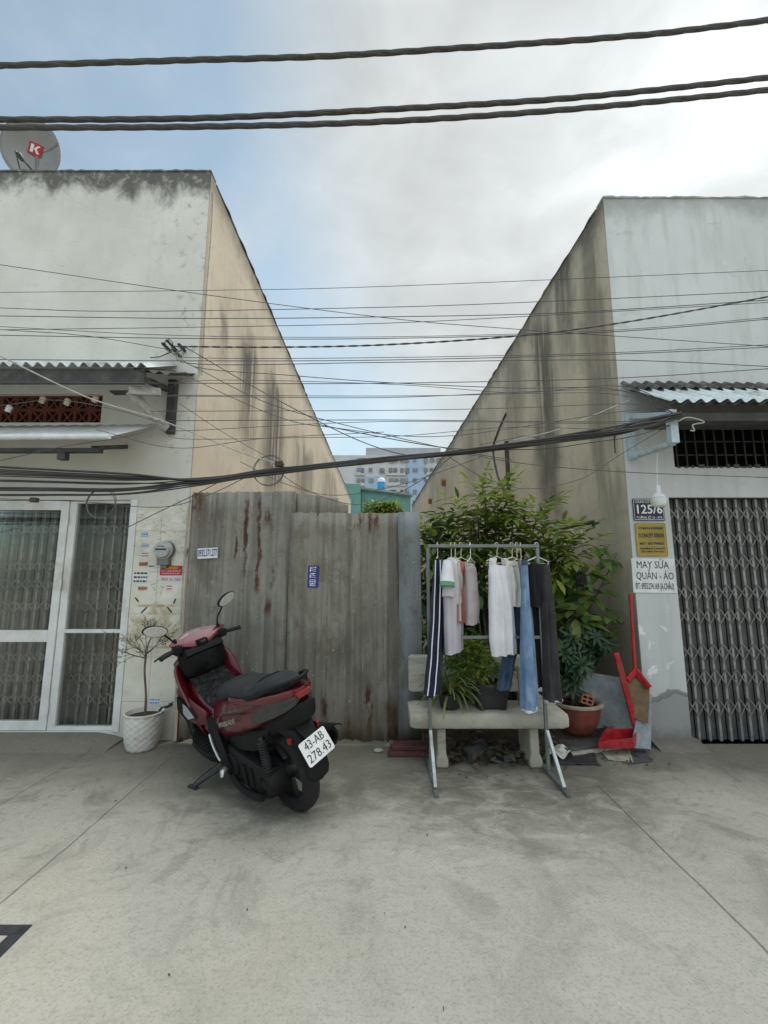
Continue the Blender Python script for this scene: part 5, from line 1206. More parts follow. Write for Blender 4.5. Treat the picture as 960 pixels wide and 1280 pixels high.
def shrub(name, base, clusters, mats, label, seed, leafL, nleaf, style='pinnate', stem_r=.014, cat='shrub', group=None, dens=4.2):
    """trunk forks to each foliage cluster (centre, radius); leaves fill the clusters with gaps between"""
    rnd = random.Random(seed); root = empty(name, base, label, cat, group); st = MB(); lm = [MB() for _ in mats]
    for c_, rad, mi in clusters:
        mid = lerp(Vector(base), c_, .45) + Vector((rnd.uniform(-.08, .08), rnd.uniform(-.05, .05), .12 * (c_.z - base[2])))
        path = catmull([Vector(base) + Vector((rnd.uniform(-.04, .04), rnd.uniform(-.04, .04), 0)), mid, c_ - Vector((0, 0, rad * .3)), c_ + Vector((rnd.uniform(-.05, .05), 0, rad * .6))], 5)
        st.tube(path, [lerp(stem_r, .003, i / (len(path) - 1)) for i in range(len(path))], 5)
        for _ in range(int(nleaf * dens * (rad / .2) ** 1.6)):
            u = rvec(rnd) * (rad * rnd.uniform(.15, 1.0) ** .6); u.z *= .85
            p = c_ + u; o = (u + Vector((0, -.15 * rad, .25 * rad)) + rvec(rnd) * rad * .5).normalized()
            mb = lm[mi if rnd.random() < .75 else rnd.randrange(len(mats))]
            if style == 'pinnate': pinnate(mb, st, p, o, leafL * rnd.uniform(.7, 1.3), rnd, 4, .42)
            elif style == 'broad':
                o = (o + Vector((0, 0, -.35))).normalized(); mb.leaf(p, o, Vector((0, -.4, 1)) + rvec(rnd) * .5, leafL * rnd.uniform(.6, 1.2), leafL * rnd.uniform(.32, .45), rnd.uniform(.2, .9), rnd.uniform(.05, .3))
            else:   # rosette of long leaves radiating from a twig tip
                ax = o
                for k in range(8):
                    a = 2 * math.pi * k / 8 + rnd.uniform(-.2, .2); t1 = ax.orthogonal().normalized(); t2 = ax.cross(t1)
                    d_ = (t1 * math.cos(a) + t2 * math.sin(a) + ax * rnd.uniform(.15, .5) + Vector((0, 0, -.2))).normalized()
                    mb.leaf(p, d_, ax, leafL * rnd.uniform(.8, 1.15), leafL * .27, rnd.uniform(.2, .6), .2)
    st.build('stem', M_bark, root, smooth=60)
    for mb, mt in zip(lm, mats):
        if mb.v: mb.build('foliage', mt, root, smooth=60)
    return root
def A(px, py, Y, r, mi=0): return (at(px, py, Y), r, mi)
SG_ = 'shrubs filling the gap'
shrub('leafy_shrub', (1.15, 4.75, .06), [A(607, 622, 4.6, .10, 0), A(622, 640, 4.65, .13, 0), A(598, 655, 4.55, .14, 0), A(640, 662, 4.7, .15, 0), A(578, 668, 4.5, .12, 1), A(618, 680, 4.7, .19, 1), A(654, 690, 4.65, .17, 0), A(668, 655, 4.6, .11, 0), A(685, 672, 4.65, .10, 0), A(600, 705, 4.7, .2, 1), A(640, 722, 4.8, .2, 1), A(688, 705, 4.6, .15, 0), A(708, 690, 4.5, .12, 0), A(562, 690, 4.6, .13, 1)],
      [L_light, L_mid], 'tall shrub with yellow green feathery leaves rising above the clothes rack', 21, .33, 11, 'pinnate', .016, 'shrub', SG_, 2.8)
shrub('leafy_shrub', (.62, 4.72, .06), [A(545, 690, 4.7, .16, 1), A(532, 660, 4.75, .12, 0), A(560, 665, 4.8, .13, 0), A(540, 725, 4.65, .17, 1), A(532, 760, 4.7, .17, 1), A(565, 745, 4.75, .2, 1), A(590, 760, 4.8, .2, 1), A(535, 800, 4.55, .16, 0), A(575, 800, 4.7, .2, 1), A(550, 648, 4.8, .09, 0), A(530, 835, 4.5, .13, 0), A(548, 858, 4.45, .12, 0), A(536, 705, 4.45, .11, 0), A(534, 780, 4.4, .10, 0)],
      [L_mid, L_dark], 'dense mid green shrub between the metal fence end and the hanging clothes', 22, .19, 20, 'broad', .012, 'shrub', SG_, 3.0)
shrub('leafy_shrub', (1.62, 4.60, .06), [A(700, 730, 4.5, .16, 0), A(690, 760, 4.45, .17, 0), A(715, 770, 4.4, .14, 0), A(725, 720, 4.5, .13, 1), A(740, 742, 4.45, .10, 1), A(680, 730, 4.6, .17, 1), A(705, 800, 4.4, .13, 0), A(750, 700, 4.45, .07, 1), A(768, 697, 4.4, .05, 1), A(660, 775, 4.65, .2, 1), A(735, 770, 4.4, .10, 1), A(762, 775, 4.38, .07, 0), A(775, 782, 4.36, .05, 0)],
      [L_broad, L_mid], 'shrub with broad drooping olive leaves beside the right hand wall', 23, .23, 16, 'broad', .012, 'shrub', SG_, 2.3)
shrub('leafy_shrub', (1.0, 5.5, .06), [A(x_, y_, 5.4, .26, 1) for x_, y_ in ((560, 720), (600, 760), (640, 770), (680, 760), (715, 745), (560, 790), (620, 810), (670, 810), (720, 800), (745, 790), (590, 830), (650, 845))],
      [L_mid, L_dark], 'dark bushy evergreen at the back of the planted gap', 24, .2, 16, 'broad', .016, 'shrub', SG_)
# glossy dark plant in the red bowl
PB = Vector((2.0, 4.28, .075)); PB.x = at(719, 880, 4.28).x
BP = empty('plant_bowl', PB, 'wide red brown glazed bowl with pale rim at the right of the bench', 'flower pot')
m = MB(); Mx = Matrix.Translation(PB); m.lathe([(.11, 0), (.15, .03), (.195, .12), (.215, .21), (.222, .25), (.19, .25), (.18, .20), (.02, .19)], 36, Mx); m.build('bowl', M_terra, BP, smooth=45)
m = MB(); m.lathe([(.222, .243), (.245, .255), (.248, .275), (.232, .283), (.205, .275), (.19, .245)], 36, Mx, False); m.build('rim', M_terra_rim, BP, smooth=50)
m = MB(); m.lathe([(.19, .225), (.12, .238), (.03, .245)], 24, Mx); m.build('soil', M_soil, BP, smooth=60)
z0 = PB.z + .24
shrub('dark_plant', (PB.x, PB.y, z0), [A(705, 820, 4.22, .10), A(722, 832, 4.18, .10), A(735, 815, 4.25, .10), A(715, 800, 4.3, .11), A(740, 795, 4.3, .09), A(698, 842, 4.2, .08), A(712, 852, 4.2, .08), A(752, 800, 4.28, .06)],
      [L_dark], 'glossy dark green plant with long leaf rosettes growing in the red bowl', 25, .13, 10, 'rosette', .010, 'potted plant')
# hollow brick resting on the soil
bk = at(732.5, 866, 4.12); bk.z = PB.z + .285
BR = empty('hollow_brick', bk, 'small hollow clay brick lying in the red bowl', 'brick')
m = MB(); Mx = Matrix.Translation(bk) @ Matrix.Rotation(R(-12), 4, 'Z') @ Matrix.Rotation(R(14), 4, 'Y'); w_, h_ = .052, .040
for x0, x1, za, zb in ((-w_, w_, -h_, -h_ + .012), (-w_, w_, h_ - .012, h_), (-w_, -w_ + .012, -h_ + .012, h_ - .012), (w_ - .012, w_, -h_ + .012, h_ - .012), (-.006, .006, -h_ + .012, h_ - .012), (-w_ + .012, -.006, -.006, .006), (.006, w_ - .012, -.006, .006)): m.box(x0, x1, -.0, .13, za + .04, zb + .04, Mx)
m.build('clay_body', M_brick, BR)

# pots standing on the bench
ZB = .4235
def lathe_pot(name, p, prof, mat, label, soilz, soilr, cat='flower pot'):
    r_ = empty(name, p, label, cat); mb = MB(); mb.lathe(prof, 32, Matrix.Translation(p)); mb.build('pot', mat, r_, smooth=45)
    mb = MB(); mb.lathe([(soilr, soilz), (soilr * .5, soilz + .008), (.01, soilz + .01)], 20, Matrix.Translation(p)); mb.build('soil', M_soil, r_, smooth=60); return r_
p1 = Vector((at(613, 880, 3.83).x, 3.83, ZB))
r_ = empty('flower_pot', p1, 'square black plastic pot with scalloped base on the bench', 'flower pot'); m = MB()
def sq(h, r, c=.25): 
    out = []
    for k in range(32):
        a = 2 * math.pi * k / 32; u, v = math.cos(a), math.sin(a); e = .45
        out.append(p1 + Vector((math.copysign(abs(u) ** e, u) * r, math.copysign(abs(v) ** e, v) * r * .8, h)))
    return out
m.loft([sq(.012, .118), sq(.03, .122), sq(.12, .145), sq(.165, .152), sq(.185, .166), sq(.20, .166), sq(.20, .145), sq(.17, .135)])
for sx in (-1, 1):
    for sy in (-1, 1): m.lathe([(.03, 0), (.035, .02)], 10, Matrix.Translation(p1 + Vector((sx * .085, sy * .07, 0))))
m.build('pot', M_black_pot, r_, smooth=45); m = MB(); m.add([p1 + Vector((x, y, .172)) for x, y in ((-.135, -.105), (.135, -.105), (.135, .105), (-.135, .105))], [(0, 1, 2, 3)]); m.build('soil', M_soil, r_)
shrub('small_bush', p1 + Vector((0, 0, .17)), [A(590, 830, 3.86, .10, 0), A(600, 815, 3.9, .11, 0), A(575, 838, 3.86, .07, 1), A(612, 835, 3.85, .08, 1), A(585, 808, 3.95, .10, 0), A(596, 848, 3.8, .06, 0), A(565, 822, 3.95, .08, 1), A(632, 840, 3.9, .06, 1)], [L_light, L_mid], 'small bright green leafy plant growing in the black pot on the bench', 31, .065, 90, 'broad', .006, 'potted plant')
p2 = Vector((at(563, 885, 3.80).x, 3.80, ZB))
lathe_pot('flower_pot', p2, [(.07, 0), (.085, .02), (.10, .10), (.105, .12), (.095, .12), (.09, .09)], M_black_pot, 'small round dark pot under the spiky strap leaved plant on the bench', .10, .09)
sp = empty('strap_leaf_plant', p2 + Vector((0, 0, .10)), 'spiky spider plant with long arching strap leaves at the left end of the bench', 'potted plant'); m = MB(); rnd = random.Random(6)
for k in range(110):
    a = rnd.uniform(0, 6.283); el = rnd.uniform(.25, 1.35); L_ = rnd.uniform(.22, .36); b0 = p2 + Vector((math.cos(a) * .02, math.sin(a) * .02, .10 + rnd.uniform(0, .05)))
    d = Vector((math.cos(a) * math.cos(el), math.sin(a) * math.cos(el), math.sin(el))); q = Vector(b0); pts = [q]; dr = rnd.uniform(.16, .34)
    for j in range(7): q = q + d * L_ / 7; d = (d + Vector((0, 0, -dr))).normalized(); q.y = min(q.y, 3.965) if q.z > .5 else q.y; q.z = max(q.z, ZB + .012) if q.y > 3.64 and .2 < q.x < 1.47 else q.z; pts.append(Vector(q))
    sx = Vector((-math.sin(a), math.cos(a), 0)); w_ = rnd.uniform(.006, .010); vs = []
    for j, q in enumerate(pts):
        ww = w_ * math.sin(math.pi * (j + 1.2) / (len(pts) + 1.2)) + .0006; vs += [q - sx * ww + Vector((0, 0, ww * .5)), q, q + sx * ww + Vector((0, 0, ww * .5))]
    m.add(vs, [(3 * j + o_, 3 * j + 3 + o_, 3 * j + 4 + o_, 3 * j + 1 + o_) for j in range(len(pts) - 1) for o_ in (0, 1)])
m.build('foliage', L_strap, sp, smooth=60)
b_ = Vector((at(663, 885, 3.85).x, 3.85, ZB + .001))
m = MB(); m.box(b_.x - .075, b_.x + .085, 3.78, 3.93, b_.z, b_.z + .095); tag(m.build('clay_block', M_card, bevel=.008), 'plain buff clay block on the bench behind the jeans hem', 'block')

# white woven pot with the bare little tree, by the left house
PW = Vector((-2.135, 4.10, 0))
PT = empty('flower_pot', PW, 'white round woven texture pot standing by the glass door', 'flower pot')
m = MB(); R0 = []
prof = [(.105, 0), (.122, .015), (.140, .08), (.152, .16), (.157, .24), (.158, .285), (.162, .30), (.152, .305), (.143, .29), (.138, .255)]
for r0, zz in prof: R0.append([PW + Vector(((r0 + (.004 * (1 if (int(k / 2) + int(zz * 40)) % 2 else -1) if .02 < zz < .28 and r0 > .1 else 0)) * math.cos(2 * math.pi * k / 64), r0 * math.sin(2 * math.pi * k / 64), zz)) for k in range(64)])
m = MB(); NZ = 22; R0 = []
for j in range(NZ + 1):
    zz = .29 * j / NZ; r0 = table([(0, .112), (.02, .126), (.08, .141), (.16, .153), (.24, .158), (.29, .159)], zz)[0]
    R0.append([PW + Vector((math.cos(2 * math.pi * k / 72) * (r0 + .0028 * math.sin(k * 2 * math.pi / 6 + (math.pi if j % 4 < 2 else 0))), math.sin(2 * math.pi * k / 72) * (r0 + .0028 * math.sin(k * 2 * math.pi / 6 + (math.pi if j % 4 < 2 else 0))), zz)) for k in range(72)])
for r0, zz in ((.163, .292), (.163, .305), (.148, .307), (.140, .27)): R0.append([PW + Vector((math.cos(2 * math.pi * k / 72) * r0, math.sin(2 * math.pi * k / 72) * r0, zz)) for k in range(72)])
m.loft(R0); m.build('pot', M_whitepot, PT, smooth=60)
m = MB(); m.lathe([(.14, .27), (.08, .278), (.01, .28)], 24, Matrix.Translation(PW)); m.build('soil', M_soil, PT, smooth=60)
BT = empty('bare_tree', PW + Vector((0, 0, .27)), 'small bare standard tree with twiggy crown and few dry leaves in the white pot', 'potted tree')
tw = MB(); br_ = MB(); lv = MB(); rnd = random.Random(12); top0 = at(182, 822, 4.1); bs = PW + Vector((.01, 0, .27))
br_.tube(catmull([bs, lerp(bs, top0, .35) + Vector((.006, 0, 0)), lerp(bs, top0, .75) + Vector((-.008, 0, 0)), top0, top0 + Vector((.0, 0, .05))], 5), [.011] * 5 + [.0095] * 5 + [.009] * 5 + [.010] * 5 + [.008], 7); br_.build('trunk', M_bark, BT, smooth=60)
def twig(p, d, L, r, depth):
    q = Vector(p); pts = [q]; n = 4
    for k in range(n):
        d = (d + rvec(rnd) * .25 + Vector((0, 0, .04))).normalized(); q = q + d * L / n
        if q.y > 4.26: q.y = 4.26
        pts.append(Vector(q))
    tw.tube(pts, [lerp(r, r * .5, k / n) for k in range(n + 1)], 4, False)
    if depth == 0:
        for _ in range(6):
            t_ = rnd.uniform(.2, 1) * (n - .01); i = int(t_); pp = lerp(pts[i], pts[i + 1], t_ - i)
            lv.leaf(pp, rvec(rnd), rvec(rnd), rnd.uniform(.010, .02), rnd.uniform(.005, .008))
        return
    for k in range(3 if depth > 1 else 4):
        t_ = rnd.uniform(.35, 1) * (n - .01); i = int(t_); pp = lerp(pts[i], pts[i + 1], t_ - i)
        twig(pp, (d + rvec(rnd) * .75).normalized(), L * rnd.uniform(.5, .75), r * .55, depth - 1)
for k in range(10):
    a = 2 * math.pi * k / 10 + rnd.uniform(-.3, .3); el = rnd.uniform(.3, 1.2)
    twig(top0 + Vector((0, 0, rnd.uniform(-.02, .05))), Vector((math.cos(a) * math.cos(el), math.sin(a) * math.cos(el) * .8 - .1, math.sin(el))), rnd.uniform(.20, .27), .0045, 2)
tw.build('twigs', M_twig, BT, smooth=60); lv.build('leaves', L_brown, BT)
# bush showing over the fence at the far end of the alley
shrub('leafy_shrub', (.0, 24, 0), [(at(px_, py_, 24), r_, 0) for px_, py_, r_ in ((464, 640, .45), (472, 637, .5), (485, 638, .45), (491, 635, .4), (478, 642, .5), (496, 640, .35))], [L_light, L_mid], 'bright green bush behind the fence before the teal house', 27, .35, 12, 'broad', .03, 'shrub')

# ================================================================== THINGS BY THE RIGHT HAND PILLAR
def board(name, pts, th, mat, label, cat, group=None, bevel=.002):
    """flat sheet through four points, extruded upwards along its own normal"""
    a, b, c, d = [Vector(p) for p in pts]; n = (b - a).cross(d - a).normalized()
    if n.z < 0 or (abs(n.z) < .2 and n.y > 0): n = -n
    mb = MB(); nx = 8; vs = []
    for k in (0, 1):
        for i in range(nx + 1):
            for j in range(3): u, v = i / nx, j / 2; vs.append(lerp(lerp(a, b, u), lerp(d, c, u), v) + n * (th * k + .0025 * math.sin(i * 1.7 + j)))
    N = (nx + 1) * 3; q = lambda k, i, j: k * N + i * 3 + j; fs = []
    for i in range(nx):
        for j in range(2): fs += [(q(1, i, j), q(1, i + 1, j), q(1, i + 1, j + 1), q(1, i, j + 1)), (q(0, i, j), q(0, i, j + 1), q(0, i + 1, j + 1), q(0, i + 1, j))]
        for j in (0, 2): fs.append((q(0, i, j), q(0, i + 1, j), q(1, i + 1, j), q(1, i, j)))
    for j in range(2):
        for i in (0, nx): fs.append((q(0, i, j), q(0, i, j + 1), q(1, i, j + 1), q(1, i, j)))
    mb.add(vs, fs); return tag(mb.build(name, mat, bevel=bevel), label, cat, group)
DG = 'discarded boards and sheets on the ground'
board('slab', [gnd(706, 940, .035), gnd(768, 932, .035), gnd(742, 908, .035), gnd(688, 915, .035)], .018, M_dark_board, 'thin dark grey slab lying below the red bowl, left of the other dark slab', 'slab', DG)
board('slab', [gnd(716, 946, .008), gnd(792, 934, .008), gnd(770, 914, .008), gnd(700, 926, .008)], .022, M_card, 'pale edged board lying under the two dark slabs', 'board', DG)
board('slab', [gnd(757, 927, .055), gnd(808, 915, .055), gnd(792, 902, .055), gnd(742, 905, .055)], .016, M_dark_board, 'dark slab lying under the red dustpan', 'slab', DG)
m = MB(); c0 = [gnd(690, 957), gnd(748, 957), gnd(742, 940), gnd(692, 941)]
board('tray', [v + Vector((0, 0, .004)) for v in c0], .012, M_tarp, 'flat black plastic tray on the ground right of the rack foot', 'tray', DG)
board('cardboard', [gnd(760, 950, .004), gnd(792, 954, .004), gnd(786, 935, .004), gnd(746, 934, .004)], .006, M_card, 'torn pale cardboard sheet lying flat before the dark slabs', 'cardboard', DG)
board('cardboard', [gnd(786, 956, .003), gnd(816, 952, .003), gnd(806, 938, .003), gnd(788, 940, .003)], .006, M_plank if False else M_dark_board, 'dark crumpled cardboard scrap at the foot of the pillar', 'cardboard', DG)
m = MB(); rr = random.Random(11); P0 = gnd(697, 945, .02)
m.grid(lambda u, v: P0 + Vector((.17 * (u - .5) + .02 * math.sin(v * 9), .10 * (v - .5) + .02 * math.sin(u * 7), .03 + .030 * math.sin(u * 8 + v * 3) * math.cos(v * 7) + .045 * u * v)), 12, 8); tag(m.build('crumpled_paper', M_paper, solid=.002), 'white crumpled paper sheet on the black tray by the rack foot', 'paper', DG)
# cable bits, sticks, pot shards: loose rubbish too mixed to count
m = MB(); rr = random.Random(17)
def litter(mb, x0, x1, y0, y1, n, zt=.03, lo=.02, hi=.07):
    for _ in range(n):
        p = Vector((rr.uniform(x0, x1), rr.uniform(y0, y1), rr.uniform(.006, zt))); d = Vector((rr.uniform(-1, 1), rr.uniform(-1, 1), rr.uniform(-.15, .2)))
        mb.leaf(p, d, Vector((rr.uniform(-.4, .4), rr.uniform(-.4, .4), 1)), rr.uniform(lo, hi), rr.uniform(lo, hi) * .6, rr.uniform(-.6, .6), rr.uniform(0, .4))
litter(m, .38, 1.35, 3.72, 4.15, 330, .06, .03, .09); litter(m, 1.3, 2.3, 3.66, 4.2, 90, .02, .015, .05); litter(m, .3, 1.5, 3.5, 3.8, 45, .008, .012, .03); litter(m, .35, 2.3, 4.1, 4.6, 250, .12, .03, .09)
litter(m, -3.5, 3.5, 1.2, 4.0, 70, .007, .006, .018)
tag(m.build('leaf_litter', L_litter), kind='stuff')
m = MB()
for k in range(26):
    p = Vector((rr.uniform(.45, 1.2), rr.uniform(3.80, 4.12), .004)); s_ = rr.uniform(.03, .075)
    Mx = Matrix.Translation(p) @ Euler((rr.uniform(-.4, .4), rr.uniform(-.4, .4), rr.uniform(0, 3))).to_matrix().to_4x4(); m.box(-s_, s_, -s_ * .7, s_ * .7, 0, s_ * rr.uniform(.25, .9), Mx)
tag(m.build('rubble', M_dark_board, bevel=.006), kind='stuff')
m = MB()
for k in range(3): m.box(-.02 + .26 * 0, .335, 3.955 + k * .062, 4.012 + k * .062, .004 + .01 * k, .030 + .01 * k, Matrix.Translation((0, 0, 0)))
PK = empty('planks', (.16, 4.0, 0), 'short dark red planks lying side by side at the end of the metal fence', 'planks')
for k, (ya, yb, za) in enumerate(((3.90, 3.965, .004), (3.97, 4.035, .004), (4.04, 4.10, .004), (3.93, 3.995, .042), (4.0, 4.065, .042))):
    m = MB(); m.box(.03 + .012 * k, .345 + .008 * k, ya, yb, za, za + .036); m.build('plank', M_plank, PK, bevel=.004)
m = MB(); P0 = gnd(473, 940, .0); m.lathe([(.02, 0), (.035, .012), (.025, .026), (.005, .03)], 7, Matrix.Translation(P0) @ Matrix.Diagonal((1.3, .8, 1, 1))); tag(m.build('stone', M_granite, smooth=30), 'small pale broken stone on the ground left of the dark red planks', 'stone')
# bright red dustpan
dp = Vector((at(775, 905, 4.0).x, 4.0, .075)); DP = empty('dustpan', dp, 'bright red plastic dustpan with upright handle on the dark slab', 'dustpan')
q = lambda px, py, Y: at(px, py, Y)
fl = [q(747, 913, 3.90), q(790, 911, 3.90), q(797, 900, 4.08), q(757, 900, 4.08)]; zf = dp.z
fl = [Vector((v.x, v.y, zf)) for v in fl]; hgt = [.012, .075, .085, .085]
m = MB(); base = [v for v in fl]; topv = [v + Vector((0, 0, h)) for v, h in zip(fl, (.045, .080, .095, .095))]
m.add(base + topv, [(0, 1, 2, 3), (1, 2, 6, 5), (2, 3, 7, 6), (3, 0, 4, 7), (0, 1, 5, 4)]); m.build('pan', M_red_plastic, DP, solid=.008, bevel=.003)
h0, h1 = topv[2] + Vector((-.012, -.01, -.06)), q(770, 816, 4.02); m = MB()
m.bar(h0, lerp(h0, h1, .9), .055, .022, (0, 1, 0)); m.bar(lerp(h0, h1, .88), h1, .048, .026, (0, 1, 0)); m.build('handle', M_red_plastic, DP, bevel=.008, smooth=40)
# long handled pan leaning in the corner
lp = Vector((2.30, 4.02, .0)); LP_ = empty('long_handled_dustpan', lp, 'long handled red dustpan with rust brown inside, leaning in the corner by the pillar', 'dustpan')
a_, b_ = q(794, 842, 4.10), q(788, 744, 4.17); m = MB(); m.tube([a_, lerp(a_, b_, .5), b_], [.017, .015, .015], 10); m.tube([lerp(a_, b_, .93), b_ + (b_ - a_) * .02], [.019, .018], 10); m.build('pole', M_red_plastic, LP_, smooth=45)
c4 = [q(784, 850, 4.08), q(795, 838, 4.10), q(812, 860, 4.02), q(810, 905, 4.0), q(786, 894, 4.06)]
m = MB(); n_ = Vector((-.5, -.8, .2)).normalized(); m.add([v for v in c4] + [v - n_ * .012 for v in c4], [(0, 1, 2, 3, 4), (9, 8, 7, 6, 5)] + [(i, (i + 1) % 5, 5 + (i + 1) % 5, 5 + i) for i in range(5)]); m.build('pan_back', M_ply, LP_)
m = MB(); m.bar(c4[0] + n_ * .02, c4[1] + n_ * .02, .03, .05); m.bar(c4[1] + n_ * .02, c4[2] + n_ * .02, .03, .05); m.build('red_hood', M_red_plastic, LP_, bevel=.006)
board('leaning_board', [q(788, 935, 3.98), q(813, 937, 3.96), q(814, 868, 4.13), q(800, 868, 4.15)], .014, M_greyboard, 'blue grey board leaning on the pillar under the long handled dustpan', 'board')
board('leaning_sheet', [Vector((1.80, 4.33, .06)), Vector((2.33, 4.33, .05)), Vector((2.345, 4.40, .52)), Vector((1.83, 4.42, .60))], .012, M_greyboard, 'grey blue panel standing against the side wall behind the red dustpan', 'panel')
# clothes-line pole and small bracket on the side wall, hanging silver bag
m = MB(); e0, e1 = q(690, 664, 4.75), q(737, 653.5, 4.40); m.tube([e0 + (e0 - e1) * .3, e0, e1], .012, 8); pl_ = tag(m.build('pole', M_rust, smooth=50), 'rusty pole with black capped end jutting out over the shrubs', 'pole')
m = MB(); dd_ = (e1 - e0).normalized(); m.tube([e1 - dd_ * .02, e1 + dd_ * .045], .022, 10); m.build('end_cap', M_black_rubber, pl_, smooth=45).location = (0, 0, 0)
BK = empty('wall_bracket', q(715, 672, 4.6), 'small cream metal angle bracket below the rusty pole', 'bracket')
m = MB(); a_, b_, c_ = q(698, 663, 4.62), q(726, 662, 4.50), q(729, 682, 4.50); m.bar(a_, b_, .014, .014); m.bar(b_, c_, .016, .014); m.bar(lerp(a_, b_, .55), lerp(b_, c_, .65) + Vector((-.01, 0, 0)), .010, .010); m.build('angle_bar', M_hanger, BK)
m = MB(); P0 = q(726, 724, 4.30); rr = random.Random(3)
m.loft([[P0 + Vector((w * math.cos(a) * (1 + .12 * math.sin(a * 5 + z * 50)), .035 * math.sin(a) * (1 + .2 * math.sin(a * 3)), z)) for a in [2 * math.pi * k / 20 for k in range(20)]] for z, w in ((-.055, .045), (-.045, .062), (.0, .060), (.045, .050), (.075, .012))]); hb = tag(m.build('hanging_bag', M_film, smooth=40), 'crinkled shiny plastic bag hanging from a string among the leaves', 'bag')
m = MB(); P1 = q(729, 683, 4.50); tag(MB().tube([P1, P0 + Vector((0, 0, .07))], .0025, 5).build('string', M_pale_wire), 'thin pale string holding the shiny bag', 'string')
# conduit and drooping wire on the side wall
xw = RX - .0367 * 2.0; m = MB(); c0 = q(637, 520, 8.2); 
def on_side(px, py):           # point on the right side wall seen at the pixel
    for Y in [RY + .02 * k for k in range(1, 900)]:
        p = at(px, py, Y)
        if p.x >= RX - .0367 * (Y - RY) - .012: return Vector((RX - .0367 * (Y - RY) - .022, Y, p.z))
    return at(px, py, 20)
tag(MB().tube([on_side(634, 552), on_side(636, 580), on_side(637, 612)], .045, 10).build('downpipe', M_dark_board, smooth=45), 'short dark pipe running down the grey side wall above the shrubs', 'pipe')
tag(MB().tube(catmull([on_side(633, 517), on_side(623, 540), on_side(617, 562), on_side(622, 592), on_side(630, 612)], 6), .018, 6).build('wall_wire', M_grey_wire, smooth=60), 'loose wire looping down the grey side wall beside the dark pipe', 'wire')
for px_, py_, lb in ((556, 603, 'upper reddish brick stub jutting from the grey side wall'), (539, 626, 'lower reddish brick stub jutting from the grey side wall')):
    p = on_side(px_, py_); m = MB(); m.box(p.x - .10, p.x + .05, p.y - .12, p.y + .12, p.z - .10, p.z + .10, Matrix.Translation(p) @ Matrix.Rotation(R(25), 4, 'X') @ Matrix.Translation(-p)); tag(m.build('brick_stub', M_brick, bevel=.01), lb, 'brick')

# ================================================================== SIGNS
def plate(name, px0, py0, px1, py1, Y, mat, label, cat, th=.006, r=.008, group=None, yaw=0, roll=0):
    a, b = at(px0, py0, Y), at(px1, py1, Y); c = (a + b) / 2; w, h = abs(b.x - a.x), abs(a.z - b.z)
    root = empty(name, c, label, cat, group); F_ = facing(c) @ Matrix.Rotation(R(roll), 4, 'Z'); mb = MB(); mb.prism(rr_poly(w, h, min(r, w / 3, h / 3)), F_ @ Matrix.Translation((0, 0, 0)), th); mb.build('panel', mat, root); return root, F_ @ Matrix.Translation((0, 0, th + .0004)), w, h
YW = RY - .003
r_, F_, w, h = plate('house_number_plate', 790, 623.5, 831, 651, YW - .004, M_navy_plate, 'dark navy enamel house number plate 125/6 on the pillar', 'number plate', .005)
m = MB()
for x0, x1, y0, y1 in ((-w * .47, w * .47, h * .44, h * .46), (-w * .47, w * .47, -h * .46, -h * .44), (-w * .475, -w * .465, -h * .44, h * .44), (w * .465, w * .475, -h * .44, h * .44)): m.box(x0, x1, y0, y1, 0, .001, F_)
m.build('border_line', M_ink_white, r_)
text('lettering', '125/6', h * .56, M_ink_white, r_, F_ @ Matrix.Translation((0, -.0, 0)), width=w * .82, bold=.0018)
text('lettering', 'ĐƯỜNG SỐ 10 - KP4', h * .15, M_ink_white, r_, F_ @ Matrix.Translation((0, -h * .36, 0)), width=w * .82)
text('lettering', 'CHUNG CƯ', h * .16, M_ink_white, r_, F_ @ Matrix.Translation((-w * .2, h * .35, 0)), width=w * .45)
text('lettering', '123', h * .19, M_ink_yellow, r_, F_ @ Matrix.Translation((w * .12, h * .35, 0)), width=w * .13, bold=.002)
r_, F_, w, h = plate('company_sign', 793, 654, 835, 695.5, YW - .002, M_brass, 'dull yellow brass company sign below the house number plate', 'sign', .006, .012)
m = MB()
for x0, x1, y0, y1 in ((-w * .44, w * .44, h * .44, h * .45), (-w * .44, w * .44, -h * .45, -h * .44), (-w * .45, -w * .44, -h * .44, h * .44), (w * .44, w * .45, -h * .44, h * .44)): m.box(x0, x1, y0, y1, 0, .001, F_)
m.build('border_line', M_ink_yellow, r_)
for body_, yy, sz, ww, bo in (('CTY TNHH TV & XD THƯƠNG MẠI', .34, .085, .78, .0008), ('YCONCEPT DESIGN', .12, .17, .82, .001), ('MST : 0317794032', -.12, .095, .78, .001), ('125/6 ĐƯỜNG SỐ 10, KHU PHỐ 4', -.27, .065, .8, .0006), ('ĐT: 0907 794 032', -.36, .065, .7, .0006)):
    text('lettering', body_, h * sz, M_ink_black, r_, F_ @ Matrix.Translation((0, h * yy, 0)), width=w * ww, bold=bo)
r_, F_, w, h = plate('tailor_sign', 788.5, 698, 846.5, 741, YW - .003, M_sign_paper, 'white paper tailor sign with black capitals MAY SỬA QUẦN - ÁO', 'sign', .003, .003, roll=-.8)
text('lettering', 'MAY SỬA', h * .30, M_ink_black, r_, F_ @ Matrix.Translation((-w * .02, h * .30, 0)), width=w * .74, bold=.0)
text('lettering', 'QUẦN - ÁO', h * .30, M_ink_black, r_, F_ @ Matrix.Translation((w * .02, -h * .02, 0)), width=w * .86, bold=.0)
text('lettering', 'ĐT: 0935.274.169 (A.CHÂU)', h * .25, M_ink_black, r_, F_ @ Matrix.Translation((0, -h * .32, 0)), width=w * .88, bold=.0008)
